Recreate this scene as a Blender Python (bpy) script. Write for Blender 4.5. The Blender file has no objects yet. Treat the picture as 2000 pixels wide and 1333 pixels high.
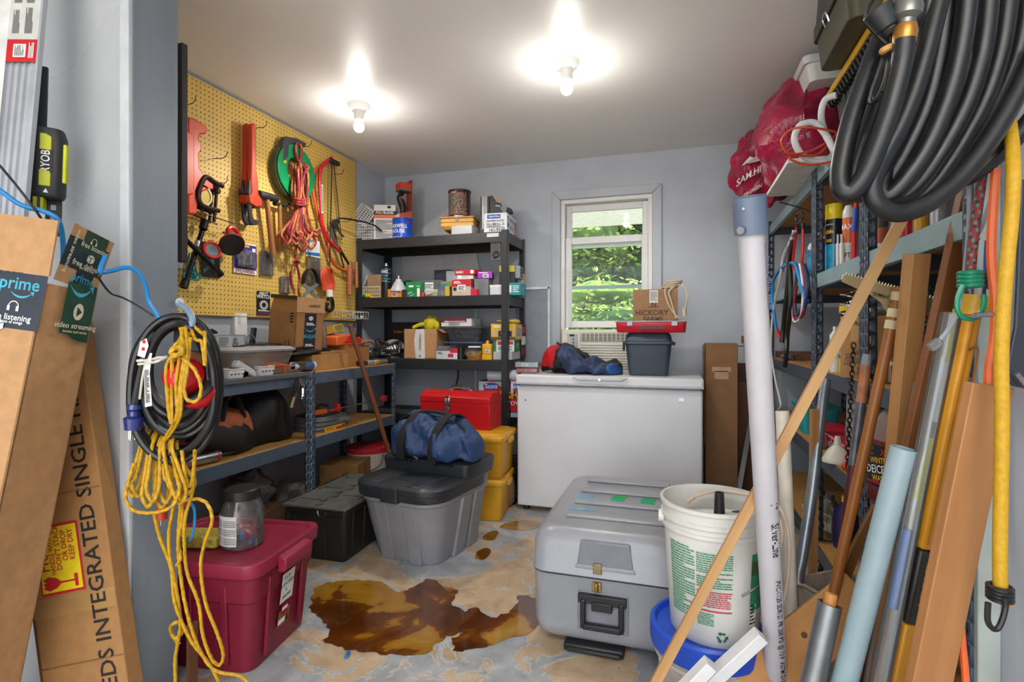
import bpy, bmesh, math, random
from mathutils import Vector as V, Matrix as MX, noise as NZ
PI = math.pi
rnd = random.Random(7)
scn = bpy.context.scene
COL = scn.collection
# ------------------------------------------------------------------ camera, world, exposure
CAMH = 1.12                                   # camera height, metres; X runs along the back wall, Y into the room
YAW = math.radians(17.4)
FPX, CX, HY = 1044.0, 1000.0, 652.0
cd = bpy.data.cameras.new('camera'); cam = bpy.data.objects.new('camera', cd); COL.objects.link(cam)
cd.sensor_width = 36.0; cd.lens = 36.0*FPX/2000.0
cd.shift_y = (HY-666.5)/2000.0
cd.clip_start = .02; cd.clip_end = 200
cam.location = (0, 0, CAMH); cam.rotation_euler = (PI/2, 0, YAW)
scn.camera = cam
w = bpy.data.worlds.new('sky'); scn.world = w; w.use_nodes = True
bg = w.node_tree.nodes['Background']; bg.inputs[0].default_value = (.90, .95, 1.0, 1); bg.inputs[1].default_value = 2.5
vs = scn.view_settings
vs.view_transform = 'Standard'; vs.look = 'None'; vs.gamma = 1.0; vs.use_curve_mapping = False
vs.exposure = 0.97
sunD = bpy.data.lights.new('sun', 'SUN'); sunD.energy = 6.0; sunD.angle = .01; sunD.color = (1, .95, .86)
sun = bpy.data.objects.new('sun', sunD); COL.objects.link(sun); sun.rotation_euler = (math.radians(38), 0, math.radians(28))
BULB_W = 2.8; BULB_DOWN = 12.0; FILL_W = 22.0
# unseen area light added behind the camera as soft fill, no known fixture
lmD = bpy.data.lights.new('fill_light', 'AREA'); lmD.energy = FILL_W; lmD.shape = 'RECTANGLE'; lmD.size = 1.2; lmD.size_y = .5
lmD.color = (1, .97, .93)
lm = bpy.data.objects.new('fill_light', lmD); COL.objects.link(lm); lm.location = (.38, -.6, 2.40)
# ------------------------------------------------------------------ measuring helpers
S_, C_ = math.sin(YAW), math.cos(YAW)
def ray(px, py):
    a = (px-CX)/FPX; b = (HY-py)/FPX
    return V((-S_+a*C_, C_+a*S_, b))
def aD(px, py, D): return V((0, 0, CAMH)) + ray(px, py)*D
def aY(px, py, Y): r = ray(px, py); return V((0, 0, CAMH)) + r*(Y/r.y)
def aX(px, py, X): r = ray(px, py); return V((0, 0, CAMH)) + r*(X/r.x)
def aZ(px, py, Z): r = ray(px, py); return V((0, 0, CAMH)) + r*((Z-CAMH)/r.z)
# ------------------------------------------------------------------ materials
def lin(h):
    if isinstance(h, str):
        h = h.lstrip('#'); c = [int(h[i:i+2], 16)/255 for i in (0, 2, 4)]
    else: c = h
    return tuple((x/12.92 if x <= .04045 else ((x+.055)/1.055)**2.4) for x in c) + (1.0,)
MATS = {}
def mat(hexc, rough=.5, metal=0., var=.08, scale=18., bump=.0, kind='', spec=.5, c2=None, coat=0.):
    key = (hexc, rough, metal, var, scale, bump, kind, spec, c2, coat)
    if key in MATS: return MATS[key]
    m = bpy.data.materials.new('m_%s_%s' % (kind or 'plain', hexc.strip('#'))); m.use_nodes = True
    nt = m.node_tree; N = nt.nodes; L = nt.links
    p = N['Principled BSDF']; out = N['Material Output']
    p.inputs['Roughness'].default_value = rough; p.inputs['Metallic'].default_value = metal
    p.inputs['Specular IOR Level'].default_value = spec; p.inputs['Coat Weight'].default_value = coat
    c = lin(hexc); p.inputs['Base Color'].default_value = c
    tc = N.new('ShaderNodeTexCoord')
    if kind == 'clear':
        tr = N.new('ShaderNodeBsdfTransparent'); tr.inputs[0].default_value = c
        gl = N.new('ShaderNodeBsdfGlossy'); gl.inputs['Roughness'].default_value = rough
        fr = N.new('ShaderNodeFresnel'); fr.inputs[0].default_value = 1.45
        ad = N.new('ShaderNodeMath'); ad.operation = 'ADD'; ad.inputs[1].default_value = metal
        mx = N.new('ShaderNodeMixShader')
        L.new(fr.outputs[0], ad.inputs[0]); L.new(ad.outputs[0], mx.inputs[0]); L.new(tr.outputs[0], mx.inputs[1])
        df = N.new('ShaderNodeBsdfPrincipled'); df.inputs['Base Color'].default_value = lin(c2 or '#ffffff'); df.inputs['Roughness'].default_value = rough
        m2 = N.new('ShaderNodeMixShader'); m2.inputs[0].default_value = var
        L.new(gl.outputs[0], mx.inputs[2]); L.new(mx.outputs[0], m2.inputs[1]); L.new(df.outputs[0], m2.inputs[2]); L.new(m2.outputs[0], out.inputs[0])
        if bump:
            nz = N.new('ShaderNodeTexNoise'); nz.inputs['Scale'].default_value = scale; bp = N.new('ShaderNodeBump'); bp.inputs['Strength'].default_value = bump; bp.inputs['Distance'].default_value = .01
            L.new(tc.outputs['Object'], nz.inputs[0]); L.new(nz.outputs[0], bp.inputs['Height'])
            for q in (gl, df): L.new(bp.outputs[0], q.inputs['Normal'])
            L.new(bp.outputs[0], fr.inputs['Normal'])
        MATS[key] = m; return m
    if kind == 'emit':
        p.inputs['Emission Color'].default_value = c; p.inputs['Emission Strength'].default_value = scale
        MATS[key] = m; return m
    mp = N.new('ShaderNodeMapping'); L.new(tc.outputs['Object'], mp.inputs[0])
    nz = N.new('ShaderNodeTexNoise'); nz.inputs['Scale'].default_value = scale; nz.inputs['Detail'].default_value = 5
    L.new(mp.outputs[0], nz.inputs[0])
    fac = nz.outputs['Fac']
    if kind == 'wood':                                          # grain along local Z
        mp.inputs['Scale'].default_value = (1, 1, .06)
        nz.inputs['Distortion'].default_value = .6; nz.inputs['Roughness'].default_value = .62
        n2 = N.new('ShaderNodeTexNoise'); n2.inputs['Scale'].default_value = 3.5; L.new(tc.outputs['Object'], n2.inputs[0])
        a2 = N.new('ShaderNodeMath'); a2.operation = 'MULTIPLY_ADD'; a2.inputs[1].default_value = .45; L.new(n2.outputs[0], a2.inputs[0])
        s2 = N.new('ShaderNodeMath'); s2.operation = 'MULTIPLY_ADD'; s2.inputs[1].default_value = .75; s2.inputs[2].default_value = -.1; L.new(fac, s2.inputs[0])
        L.new(s2.outputs[0], a2.inputs[2]); fac = a2.outputs[0]
    if kind == 'weave':
        wv = N.new('ShaderNodeTexChecker'); wv.inputs['Scale'].default_value = 700; L.new(tc.outputs['Object'], wv.inputs[0])
    if kind == 'ridge':                                         # fine ribs across a hose
        nz.inputs['Scale'].default_value = scale
    rp = N.new('ShaderNodeValToRGB'); rp.color_ramp.elements[0].position = .3; rp.color_ramp.elements[1].position = .72
    if c2: ca = lin(c2)
    else: ca = tuple(x*(1-2.2*var) for x in c[:3])+(1,)
    cb = c if c2 else tuple(min(1, x*(1+1.2*var)) for x in c[:3])+(1,)
    rp.color_ramp.elements[0].color = ca; rp.color_ramp.elements[1].color = cb
    L.new(fac, rp.inputs[0]); L.new(rp.outputs[0], p.inputs['Base Color'])
    rr = N.new('ShaderNodeMapRange'); rr.inputs[3].default_value = max(.02, rough-.08); rr.inputs[4].default_value = min(1, rough+.08)
    L.new(nz.outputs['Fac'], rr.inputs[0]); L.new(rr.outputs[0], p.inputs['Roughness'])
    if bump:
        bp = N.new('ShaderNodeBump'); bp.inputs['Strength'].default_value = bump; bp.inputs['Distance'].default_value = .004
        src = fac
        if kind in ('crumple', 'foil'):
            n3 = N.new('ShaderNodeTexNoise'); n3.inputs['Scale'].default_value = scale; n3.inputs['Detail'].default_value = 7; n3.inputs['Distortion'].default_value = 1.2
            L.new(tc.outputs['Object'], n3.inputs[0]); src = n3.outputs[0]; bp.inputs['Distance'].default_value = .02
        L.new(src, bp.inputs['Height']); L.new(bp.outputs[0], p.inputs['Normal'])
    MATS[key] = m; return m
# ------------------------------------------------------------------ mesh builder
def catmull(P, sub=6, closed=False):
    P = [V(p) for p in P]; n = len(P); R = []
    if n < 3 or sub < 2: return P
    for i in range(n if closed else n-1):
        if closed: a, b, c, d = P[i-1], P[i], P[(i+1) % n], P[(i+2) % n]
        else: a, b, c, d = P[max(i-1, 0)], P[i], P[i+1], P[min(i+2, n-1)]
        for k in range(sub):
            t = k/sub; R.append(.5*((2*b)+(c-a)*t+(2*a-5*b+4*c-d)*t*t+(3*b-a-3*c+d)*t**3))
    if not closed: R.append(P[-1])
    return R
def rrect(w, d, r, n=4):
    pts = []; r = min(r, w/2*.999, d/2*.999)
    for cx, cy, a0 in ((w/2-r, d/2-r, 0), (-w/2+r, d/2-r, PI/2), (-w/2+r, -d/2+r, PI), (w/2-r, -d/2+r, 1.5*PI)):
        for k in range(n+1):
            a = a0+PI/2*k/n; pts.append((cx+r*math.cos(a), cy+r*math.sin(a)))
    return pts
class G:
    def __init__(s, m=None): s.v = []; s.f = []; s.mi = []; s.m = m; s.cm = 0
    def av(s, pts):
        b = len(s.v)
        s.v += [(s.m @ V(p)) if s.m else V(p) for p in pts]; return b
    def af(s, fs, b=0):
        for f in fs: s.f.append([i+b for i in f]); s.mi.append(s.cm)
    def slab(s, O, U, W, T):                                       # parallelepiped from a corner
        O, U, W, T = V(O), V(U), V(W), V(T)
        if U.cross(W).dot(T) < 0: U, W = W, U
        b = s.av([O, O+U, O+U+W, O+W, O+T, O+U+T, O+U+W+T, O+W+T])
        s.af([(0, 3, 2, 1), (4, 5, 6, 7), (0, 1, 5, 4), (1, 2, 6, 5), (2, 3, 7, 6), (3, 0, 4, 7)], b); return s
    def box(s, c, d, R=None):
        R = R or MX.Identity(3); c = V(c)
        if not isinstance(R, MX): R = MX.Rotation(R, 3, 'Z')
        u, v_, t = R @ V((d[0], 0, 0)), R @ V((0, d[1], 0)), R @ V((0, 0, d[2]))
        return s.slab(c-(u+v_+t)/2, u, v_, t)
    def cyl(s, a, b, r, r2=None, n=16, cap=True, inner=None):
        a, b = V(a), V(b); ax = (b-a).normalized(); r2 = r if r2 is None else r2
        u = ax.orthogonal().normalized(); w_ = ax.cross(u)
        cs = [(math.cos(2*PI*i/n), math.sin(2*PI*i/n)) for i in range(n)]
        o = s.av([a+(u*c+w_*q)*r for c, q in cs]+[b+(u*c+w_*q)*r2 for c, q in cs])
        s.af([(i, (i+1) % n, n+(i+1) % n, n+i) for i in range(n)], o)
        if inner:                                                  # an open tube
            k = inner
            o2 = s.av([a+(u*c+w_*q)*r*k for c, q in cs]+[b+(u*c+w_*q)*r2*k for c, q in cs])
            s.af([(i, n+i, n+(i+1) % n, (i+1) % n) for i in range(n)], o2)
            for e in (0, n):
                for i in range(n):
                    q = [o+e+i, o+e+(i+1) % n, o2+e+(i+1) % n, o2+e+i]
                    s.af([q[::-1] if e == 0 else q])
        elif cap: s.af([list(range(n))[::-1], list(range(n, 2*n))], o)
        return s
    def tube(s, P, r, n=8, closed=False, sub=6, lobes=0, twist=0., depth=.25, pat=None, cap=True):
        P = catmull(P, sub, closed); N = len(P); rings = []
        T = []
        for i in range(N):
            a = P[i-1] if (i or closed) else P[0]; b = P[(i+1) % N] if (i < N-1 or closed) else P[-1]
            t = (b-a); T.append(t.normalized() if t.length > 1e-9 else V((0, 0, 1)))
        u = T[0].orthogonal().normalized(); ln = 0
        for i in range(N):
            if i: ln += (P[i]-P[i-1]).length
            u = (u-T[i]*u.dot(T[i])); u = u.normalized() if u.length > 1e-6 else T[i].orthogonal().normalized()
            w_ = T[i].cross(u); R_ = r(i/(N-1)) if callable(r) else r
            ring = []
            for k in range(n):
                th = 2*PI*k/n; rr = R_
                if lobes: rr = R_*(1-depth*(.5-.5*math.cos(lobes*th+twist*ln)))
                ring.append(P[i]+(u*math.cos(th)+w_*math.sin(th))*rr)
            rings.append(ring)
        o = s.av([p for q in rings for p in q])
        for i in range(N if closed else N-1):
            j = (i+1) % N
            for k in range(n):
                if pat: s.cm = pat(i, k)
                s.af([(i*n+k, i*n+(k+1) % n, j*n+(k+1) % n, j*n+k)], o)
        if not closed and cap: s.af([list(range(n))[::-1], [(N-1)*n+k for k in range(n)]], o)
        return s
    def loft(s, rings, cap0=True, cap1=True):
        n = len(rings[0]); o = s.av([p for q in rings for p in q])
        for i in range(len(rings)-1):
            s.af([(i*n+k, i*n+(k+1) % n, (i+1)*n+(k+1) % n, (i+1)*n+k) for k in range(n)], o)
        if cap0: s.af([list(range(n))[::-1]], o)
        if cap1: s.af([[(len(rings)-1)*n+k for k in range(n)]], o)
        return s
    def lathe(s, prof, o=(0, 0, 0), n=24, R=None):
        o = V(o); rings = []
        for r, z in prof: rings.append([o+((R @ V((r*math.cos(2*PI*i/n), r*math.sin(2*PI*i/n), z))) if R else V((r*math.cos(2*PI*i/n), r*math.sin(2*PI*i/n), z))) for i in range(n)])
        return s.loft(rings, prof[0][0] > 1e-5, prof[-1][0] > 1e-5)
    def bin(s, secs, n=4, cap0=True, cap1=True):                   # (w, d, r, z[, ox, oy]) rounded rectangles
        rr = []
        for q in secs:
            w_, d, r, z = q[:4]; ox, oy = (q[4], q[5]) if len(q) > 4 else (0, 0)
            rr.append([V((x+ox, y+oy, z)) for x, y in rrect(w_, d, r, n)])
        return s.loft(rr, cap0, cap1)
    def prism(s, poly, O, U, W, T):                                # poly in (u, w); extruded by vector T
        O, U, W, T = V(O), V(U), V(W), V(T); n = len(poly)
        ar = sum(poly[i][0]*poly[(i+1) % n][1]-poly[(i+1) % n][0]*poly[i][1] for i in range(n))
        if (ar > 0) != (U.cross(W).dot(T) > 0): poly = poly[::-1]
        A = [O+U*x+W*y for x, y in poly]
        o = s.av(A+[p+T for p in A])
        s.af([list(range(n))[::-1], list(range(n, 2*n))]+[(i, (i+1) % n, n+(i+1) % n, n+i) for i in range(n)], o); return s
    def ell(s, c, r, n=16, m=10, R=None, dis=0., fr=6., seed=0.):
        c = V(c); rings = []
        for j in range(m+1):
            ph = -PI/2+PI*j/m; rg = []
            for i in range(n):
                th = 2*PI*i/n
                d = V((math.cos(th)*math.cos(ph), math.sin(th)*math.cos(ph), math.sin(ph)))
                k = 1+(dis*NZ.noise(d*fr*.5+V((seed, seed, 0))) if dis else 0)
                p = V((d.x*r[0]*k, d.y*r[1]*k, d.z*r[2]*k)); rg.append(c+(R @ p if R else p))
            rings.append(rg)
        return s.loft(rings, False, False)
    def wrap(s, mesh_vf, f):                                       # add raw verts/faces through a map
        v_, fs = mesh_vf; o = s.av([f(p) for p in v_]); s.af(fs, o); return s
def mesh_obj(name, g, mats, parent=None, bevel=0., sub=0, flat=False, ang=38, seg=2):
    me = bpy.data.meshes.new(name)
    me.from_pydata([tuple(p) for p in g.v], [], g.f)
    if not isinstance(mats, (list, tuple)): mats = [mats]
    for m in mats: me.materials.append(m)
    if len(mats) > 1: me.polygons.foreach_set('material_index', g.mi)
    if not flat:
        me.polygons.foreach_set('use_smooth', [True]*len(me.polygons))
        me.set_sharp_from_angle(angle=math.radians(ang))
    me.update()
    o = bpy.data.objects.new(name, me); COL.objects.link(o)
    if parent: o.parent = parent
    if bevel:
        b = o.modifiers.new('bevel', 'BEVEL'); b.width = bevel; b.segments = seg; b.limit_method = 'ANGLE'; b.angle_limit = math.radians(40)
    if sub:
        b = o.modifiers.new('sub', 'SUBSURF'); b.levels = sub; b.render_levels = sub
    return o
def tag(o, label, cat, group=None):
    o['label'] = label; o['category'] = cat
    if group: o['group'] = group
    return o
def thing(name, label, cat, loc=(0, 0, 0), rot=0., group=None):
    o = bpy.data.objects.new(name, None); COL.objects.link(o); o.empty_display_size = .05
    if isinstance(rot, MX): o.matrix_world = MX.Translation(V(loc)) @ rot.to_4x4()
    else: o.location = loc; o.rotation_euler = rot if isinstance(rot, tuple) else (0, 0, rot)
    return tag(o, label, cat, group)
def part(t, name, m, g, bevel=0., label=None, world=False, **k):
    if world:
        q = t.location; g.v = [p-q for p in g.v]
    o = mesh_obj(name, g, m, t, bevel, **k)
    if label: o['label'] = label
    return o
def solo(name, label, cat, m, g, bevel=0., group=None, origin=None, **k):   # a thing that is one mesh, origin at its base
    q = V(origin) if origin else V((sum(p.x for p in g.v)/len(g.v), sum(p.y for p in g.v)/len(g.v), min(p.z for p in g.v)))
    g.v = [p-q for p in g.v]
    o = mesh_obj(name, g, m, None, bevel, **k); o.location = q
    return tag(o, label, cat, group)
def struct(name, m, g, bevel=0., parent=None, **k):
    o = mesh_obj(name, g, m, parent, bevel, **k)
    if not parent: o['kind'] = 'structure'
    return o
TXT = {}
def textvf(s, bold=0.):
    if (s, bold) in TXT: return TXT[(s, bold)]
    cu = bpy.data.curves.new('t', 'FONT'); cu.body = s; cu.size = 1.0; cu.resolution_u = 2; cu.align_x = 'CENTER'; cu.align_y = 'CENTER'; cu.offset = bold
    ob = bpy.data.objects.new('t', cu)
    me = ob.to_mesh(); vf = ([v_.co.copy() for v_ in me.vertices], [list(p.vertices) for p in me.polygons])
    ob.to_mesh_clear(); bpy.data.objects.remove(ob); bpy.data.curves.remove(cu)
    TXT[(s, bold)] = vf; return vf
def gtext(g, s, size, o, right, up, bold=.012, wide=1., off=.0008):
    r_, u_ = V(right).normalized(), V(up).normalized(); nn = r_.cross(u_); o = V(o)+nn*off
    g.wrap(textvf(s, bold), lambda p: o+r_*(p.x*size*wide)+u_*(p.y*size))
def gquad(g, o, u, w_, off=.0005):
    u, w_ = V(u), V(w_); nn = u.cross(w_).normalized(); o = V(o)+nn*off
    b = g.av([o, o+u, o+u+w_, o+w_]); g.af([(0, 1, 2, 3)], b)
def glines(g, o, u, w_, rows, fill=.55, off=.0009, seed=1):        # rows of tiny illegible print
    u, w_ = V(u), V(w_); q = random.Random(seed)
    for i in range(rows):
        l = 1 if q.random() < .75 else q.uniform(.4, .9); gquad(g, V(o)+w_*((i+.5-fill/2)/rows), u*l, w_*(fill/rows), off)
# decor: list of ('r', face, u0, v0, u1, v1, mat) / ('t', face, u, v, size, text, mat[, rot, wide]) / ('l', face, u0, v0, u1, v1, rows, mat)
def decor(t, size, items, name='printing', off=.0):
    w_, d, h = size
    F = {'F': (V((-w_/2, -d/2-off, 0)), V((1, 0, 0)), V((0, 0, 1)), w_, h), 'R': (V((w_/2+off, -d/2, 0)), V((0, 1, 0)), V((0, 0, 1)), d, h),
         'L': (V((-w_/2-off, d/2, 0)), V((0, -1, 0)), V((0, 0, 1)), d, h), 'T': (V((-w_/2, -d/2, h+off)), V((1, 0, 0)), V((0, 1, 0)), w_, d),
         'B': (V((w_/2, d/2+off, 0)), V((-1, 0, 0)), V((0, 0, 1)), w_, h)}
    g = G(); mats = []
    for it in items:
        o, ru, rv, fw, fh = F[it[1]]
        m = it[7] if it[0] == 'l' else it[6]
        if m not in mats: mats.append(m)
        g.cm = mats.index(m)
        if it[0] == 'r':
            g_off = .0007+.00025*mats.index(m)
            gquad(g, o+ru*it[2]*fw+rv*it[3]*fh, ru*(it[4]-it[2])*fw, rv*(it[5]-it[3])*fh, g_off)
        elif it[0] == 'l': glines(g, o+ru*it[2]*fw+rv*it[3]*fh, ru*(it[4]-it[2])*fw, rv*(it[5]-it[3])*fh, it[6], off=.0026)
        else:
            a = math.radians(it[7]) if len(it) > 7 else 0
            gtext(g, it[5], it[4], o+ru*it[2]*fw+rv*it[3]*fh, ru*math.cos(a)+rv*math.sin(a), rv*math.cos(a)-ru*math.sin(a), wide=it[8] if len(it) > 8 else 1., off=.0032)
    return part(t, name, mats, g, flat=True)
def carton(name, label, cat, loc, rz, size, m, items=(), bevel=.0015, group=None, pname='carton_body', rot=None):
    t = thing(name, label, cat, loc, rot if rot is not None else rz, group)
    g = G().box((0, 0, size[2]/2), size); b = part(t, pname, m, g, bevel)
    if items: decor(b, size, items)
    return t
def lathing(name, label, cat, loc, parts, rot=0., group=None, n=24):   # parts: (name, mat, profile)
    t = thing(name, label, cat, loc, rot, group)
    for q in parts: part(t, q[0], q[1], G().lathe(q[2], n=n))
    return t
def cyltext(t, s, size, r, z, ang, m, name='lettering', wide=1.):      # text wrapped around a vertical cylinder
    g = G(); g.wrap(textvf(s, .015), lambda p: V((math.cos(ang+p.x*size*wide/r)*(r+.0008), math.sin(ang+p.x*size*wide/r)*(r+.0008), z+p.y*size)))
    return part(t, name, m, g, flat=True)
def frame(zdir, xdir=(1, 0, 0)):                                       # rotation whose local Z runs along zdir
    z = V(zdir).normalized(); x = V(xdir); x = (x-z*x.dot(z)).normalized(); y = z.cross(x)
    return MX((x, y, z)).transposed()
def pole(name, label, cat, a, b, build, m, xdir=(1, 0, 0), group=None, bevel=0., **k):   # a = foot, b = head; build(g, length) in local space
    a, b = V(a), V(b); R = frame(b-a, xdir); g = G(); build(g, (b-a).length)
    o = mesh_obj(name, g, m, None, bevel, **k); o.matrix_world = MX.Translation(a) @ R.to_4x4()
    return tag(o, label, cat, group)
def polet(name, label, cat, a, b, xdir=(1, 0, 0), group=None):          # the same, but an Empty to hold parts; returns (thing, length)
    a, b = V(a), V(b); return thing(name, label, cat, a, frame(b-a, xdir), group), (b-a).length
WHITE = mat('#e8e8e6', .45); BLACK = mat('#17171a', .45); INK = mat('#1c1b1a', .6, var=.02)
RED = mat('#c8141e', .4); CARD = mat('#b58a5e', .75, var=.06, scale=40, bump=.05); CARD2 = mat('#a37747', .78, var=.07, scale=30, bump=.06)
YEL = mat('#f0c518', .45); STEEL = mat('#b9bcc0', .28, 1.0); DSTEEL = mat('#55575c', .4, .9); CHROME = mat('#e0e2e6', .12, 1.0)
CLEAR = mat('#f4f6f8', .08, .04, .05, kind='clear'); CLEARG = mat('#d9dde0', .15, .05, .16, kind='clear', c2='#c9ced2')
WINK = mat('#f2f2f0', .5, var=.01)
# ------------------------------------------------------------------ the room
PX0, PX1, PY0, PY1 = -1.50, .60, 1.14, 1.28                      # opening in the partition the camera looks through
WX0, WX1, BY, CH = -2.38, 1.06, 4.0, 2.44
wallm = mat('#b3b9c3', .34, var=.05, scale=3, bump=.03)
# floor: worn grey paint over tan concrete
def floor_mat():
    m = mat('#a6a7a8', .42, var=.03, scale=2.01); nt = m.node_tree; N = nt.nodes; L = nt.links; p = N['Principled BSDF']
    tc = N.new('ShaderNodeTexCoord')
    def nz(sc, det, dist): q = N.new('ShaderNodeTexNoise'); q.inputs['Scale'].default_value = sc; q.inputs['Detail'].default_value = det; q.inputs['Distortion'].default_value = dist; q.inputs['Roughness'].default_value = .62; L.new(tc.outputs['Object'], q.inputs[0]); return q.outputs['Fac']
    def ramp(f, a, b, ca, cb):
        r = N.new('ShaderNodeValToRGB'); r.color_ramp.elements[0].position = a; r.color_ramp.elements[1].position = b
        r.color_ramp.elements[0].color = ca; r.color_ramp.elements[1].color = cb; L.new(f, r.inputs[0]); return r.outputs[0]
    big = nz(2.9, 10, .7); mid = nz(9, 6, .3); fine = nz(55, 4, .2)
    mask = ramp(big, .497, .507, (0, 0, 0, 1), (1, 1, 1, 1))
    paint = ramp(mid, .3, .7, lin('#868a90'), lin('#b2b4b6')); conc = ramp(mid, .3, .72, lin('#a58b6f'), lin('#cdb698'))
    mx = N.new('ShaderNodeMix'); mx.data_type = 'RGBA'; L.new(mask, mx.inputs[0]); L.new(paint, mx.inputs[6]); L.new(conc, mx.inputs[7])
    edge = ramp(big, .484, .503, (0, 0, 0, 1), (0, 0, 0, 1)); er = N[edge.node.name].color_ramp; er.elements.new(.497).color = (.75, .75, .75, 1)
    m2 = N.new('ShaderNodeMix'); m2.data_type = 'RGBA'; L.new(edge, m2.inputs[0]); L.new(mx.outputs[2], m2.inputs[6]); m2.inputs[7].default_value = lin('#d2cdc2'); mx = m2
    sp = ramp(fine, .66, .72, (0, 0, 0, 1), (1, 1, 1, 1)); m3 = N.new('ShaderNodeMix'); m3.data_type = 'RGBA'; L.new(sp, m3.inputs[0])
    L.new(mx.outputs[2], m3.inputs[6]); m3.inputs[7].default_value = lin('#6e6457'); L.new(m3.outputs[2], p.inputs['Base Color'])
    bp = N.new('ShaderNodeBump'); bp.inputs['Strength'].default_value = .5; bp.inputs['Distance'].default_value = .002; bp.invert = True; L.new(mask, bp.inputs['Height']); L.new(bp.outputs[0], p.inputs['Normal'])
    return m
struct('floor', floor_mat(), G().box((-.6, .8, -.05), (4.2, 6.8, .1)))
ceilm = mat('#e9e9e8', .38, var=.015, scale=2, bump=.02)
struct('ceiling', ceilm, G().box((-.6, .8, CH+.05), (4.2, 6.8, .1)))
struct('wall_left', wallm, G().box((WX0-.06, .8, CH/2), (.12, 6.8, CH)))
struct('wall_right', wallm, G().box((WX1+.06, .8, CH/2), (.12, 6.8, CH)))
# back wall with the window opening
OX0, OX1, OZ0, OZ1 = -.862, -.188, .80, 2.135
g = G()
g.box(((WX0+OX0)/2, BY+.07, CH/2), (OX0-WX0, .14, CH)); g.box(((WX1+OX1)/2, BY+.07, CH/2), (WX1-OX1, .14, CH))
g.box(((OX0+OX1)/2, BY+.07, (CH+OZ1)/2), (OX1-OX0, .14, CH-OZ1)); g.box(((OX0+OX1)/2, BY+.07, OZ0/2), (OX1-OX0, .14, OZ0))
struct('wall_back', wallm, g)
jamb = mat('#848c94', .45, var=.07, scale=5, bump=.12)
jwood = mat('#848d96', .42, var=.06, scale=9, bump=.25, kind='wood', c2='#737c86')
bead = mat('#c9cdd2', .4, var=.04)
pw = mat('#b9bcbf', .26, var=.05, scale=2.5, bump=.04)
o = struct('wall_partition_left', pw, G().box(((WX0+PX0-.02)/2, (PY0+PY1)/2, CH/2), (PX0-.02-WX0, PY1-PY0-.004, CH)))
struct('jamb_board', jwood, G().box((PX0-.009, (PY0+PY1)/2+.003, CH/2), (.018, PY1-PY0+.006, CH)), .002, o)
struct('corner_bead', bead, G().box((PX0-.021, PY0-.004, CH/2), (.034, .012, CH)), .002, o)
o = struct('wall_partition_right', wallm, G().box(((WX1+PX1+.02)/2, (PY0+PY1)/2, CH/2), (WX1-PX1-.02, PY1-PY0-.004, CH)))
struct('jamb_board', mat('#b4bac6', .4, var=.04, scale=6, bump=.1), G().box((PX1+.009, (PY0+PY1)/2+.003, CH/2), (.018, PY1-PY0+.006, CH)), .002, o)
stud = mat('#a3aca8', .5, var=.10, scale=7, bump=.2)
struct('trim_1', stud, G().box((.581, 1.290, CH/2), (.038, .016, CH)), .002)
# window: casing, frame, two sashes, glass
wt = struct('window_1', mat('#e4e4e2', .35, var=.02), G().slab((OX0, BY-.005, OZ1-.03), (OX1-OX0, 0, 0), (0, .14, 0), (0, 0, .03))
            .slab((OX0, BY-.005, OZ0), (.03, 0, 0), (0, .14, 0), (0, 0, OZ1-OZ0-.03)).slab((OX1-.03, BY-.005, OZ0), (.03, 0, 0), (0, .14, 0), (0, 0, OZ1-OZ0-.03))
            .slab((OX0+.03, BY-.005, OZ0), (OX1-OX0-.06, 0, 0), (0, .14, 0), (0, 0, .03)), .003)
cas = mat('#b3b9c2', .35, var=.04, scale=5)
cw = .068
for nm, P in (('casing_left', [(OX0-cw, OZ0-.05), (OX0, OZ0-.05), (OX0, OZ1), (OX0-cw, OZ1+cw)]), ('casing_right', [(OX1, OZ0-.05), (OX1+cw, OZ0-.05), (OX1+cw, OZ1+cw), (OX1, OZ1)]), ('casing_head', [(OX0, OZ1), (OX1, OZ1), (OX1+cw, OZ1+cw), (OX0-cw, OZ1+cw)])):
    struct(nm, cas, G().prism(P, (0, BY-.022, 0), (1, 0, 0), (0, 0, 1), (0, .021, 0)), .005, wt)
sash = mat('#dedede', .35, var=.02)
def mk_sash(z0, z1, y, st, rt, rb):
    g = G(); x0, x1 = OX0+.032, OX1-.032
    g.slab((x0, y, z0), (st, 0, 0), (0, .03, 0), (0, 0, z1-z0)).slab((x1-st, y, z0), (st, 0, 0), (0, .03, 0), (0, 0, z1-z0))
    g.slab((x0+st, y, z0), (x1-x0-2*st, 0, 0), (0, .03, 0), (0, 0, rb)).slab((x0+st, y, z1-rt), (x1-x0-2*st, 0, 0), (0, .03, 0), (0, 0, rt))
    s = struct('sash', sash, g, .003, wt)
    struct('glass', mat('#f3f8f6', .01, -.022, 0, kind='clear'), G().slab((x0+st, y+.012, z0+rb), (x1-x0-2*st, 0, 0), (0, .005, 0), (0, 0, z1-z0-rt-rb)), 0, s)
    return s
mk_sash(1.775, OZ1-.034, BY+.055, .042, .05, .03); s2 = mk_sash(1.165, 1.85, BY+.016, .045, .052, .05)
struct('screen_bar', mat('#9aa3ad', .4), G().box(((OX0+OX1)/2, BY+.1, 1.475), (OX1-OX0-.07, .02, .026)), .002, wt)
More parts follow.
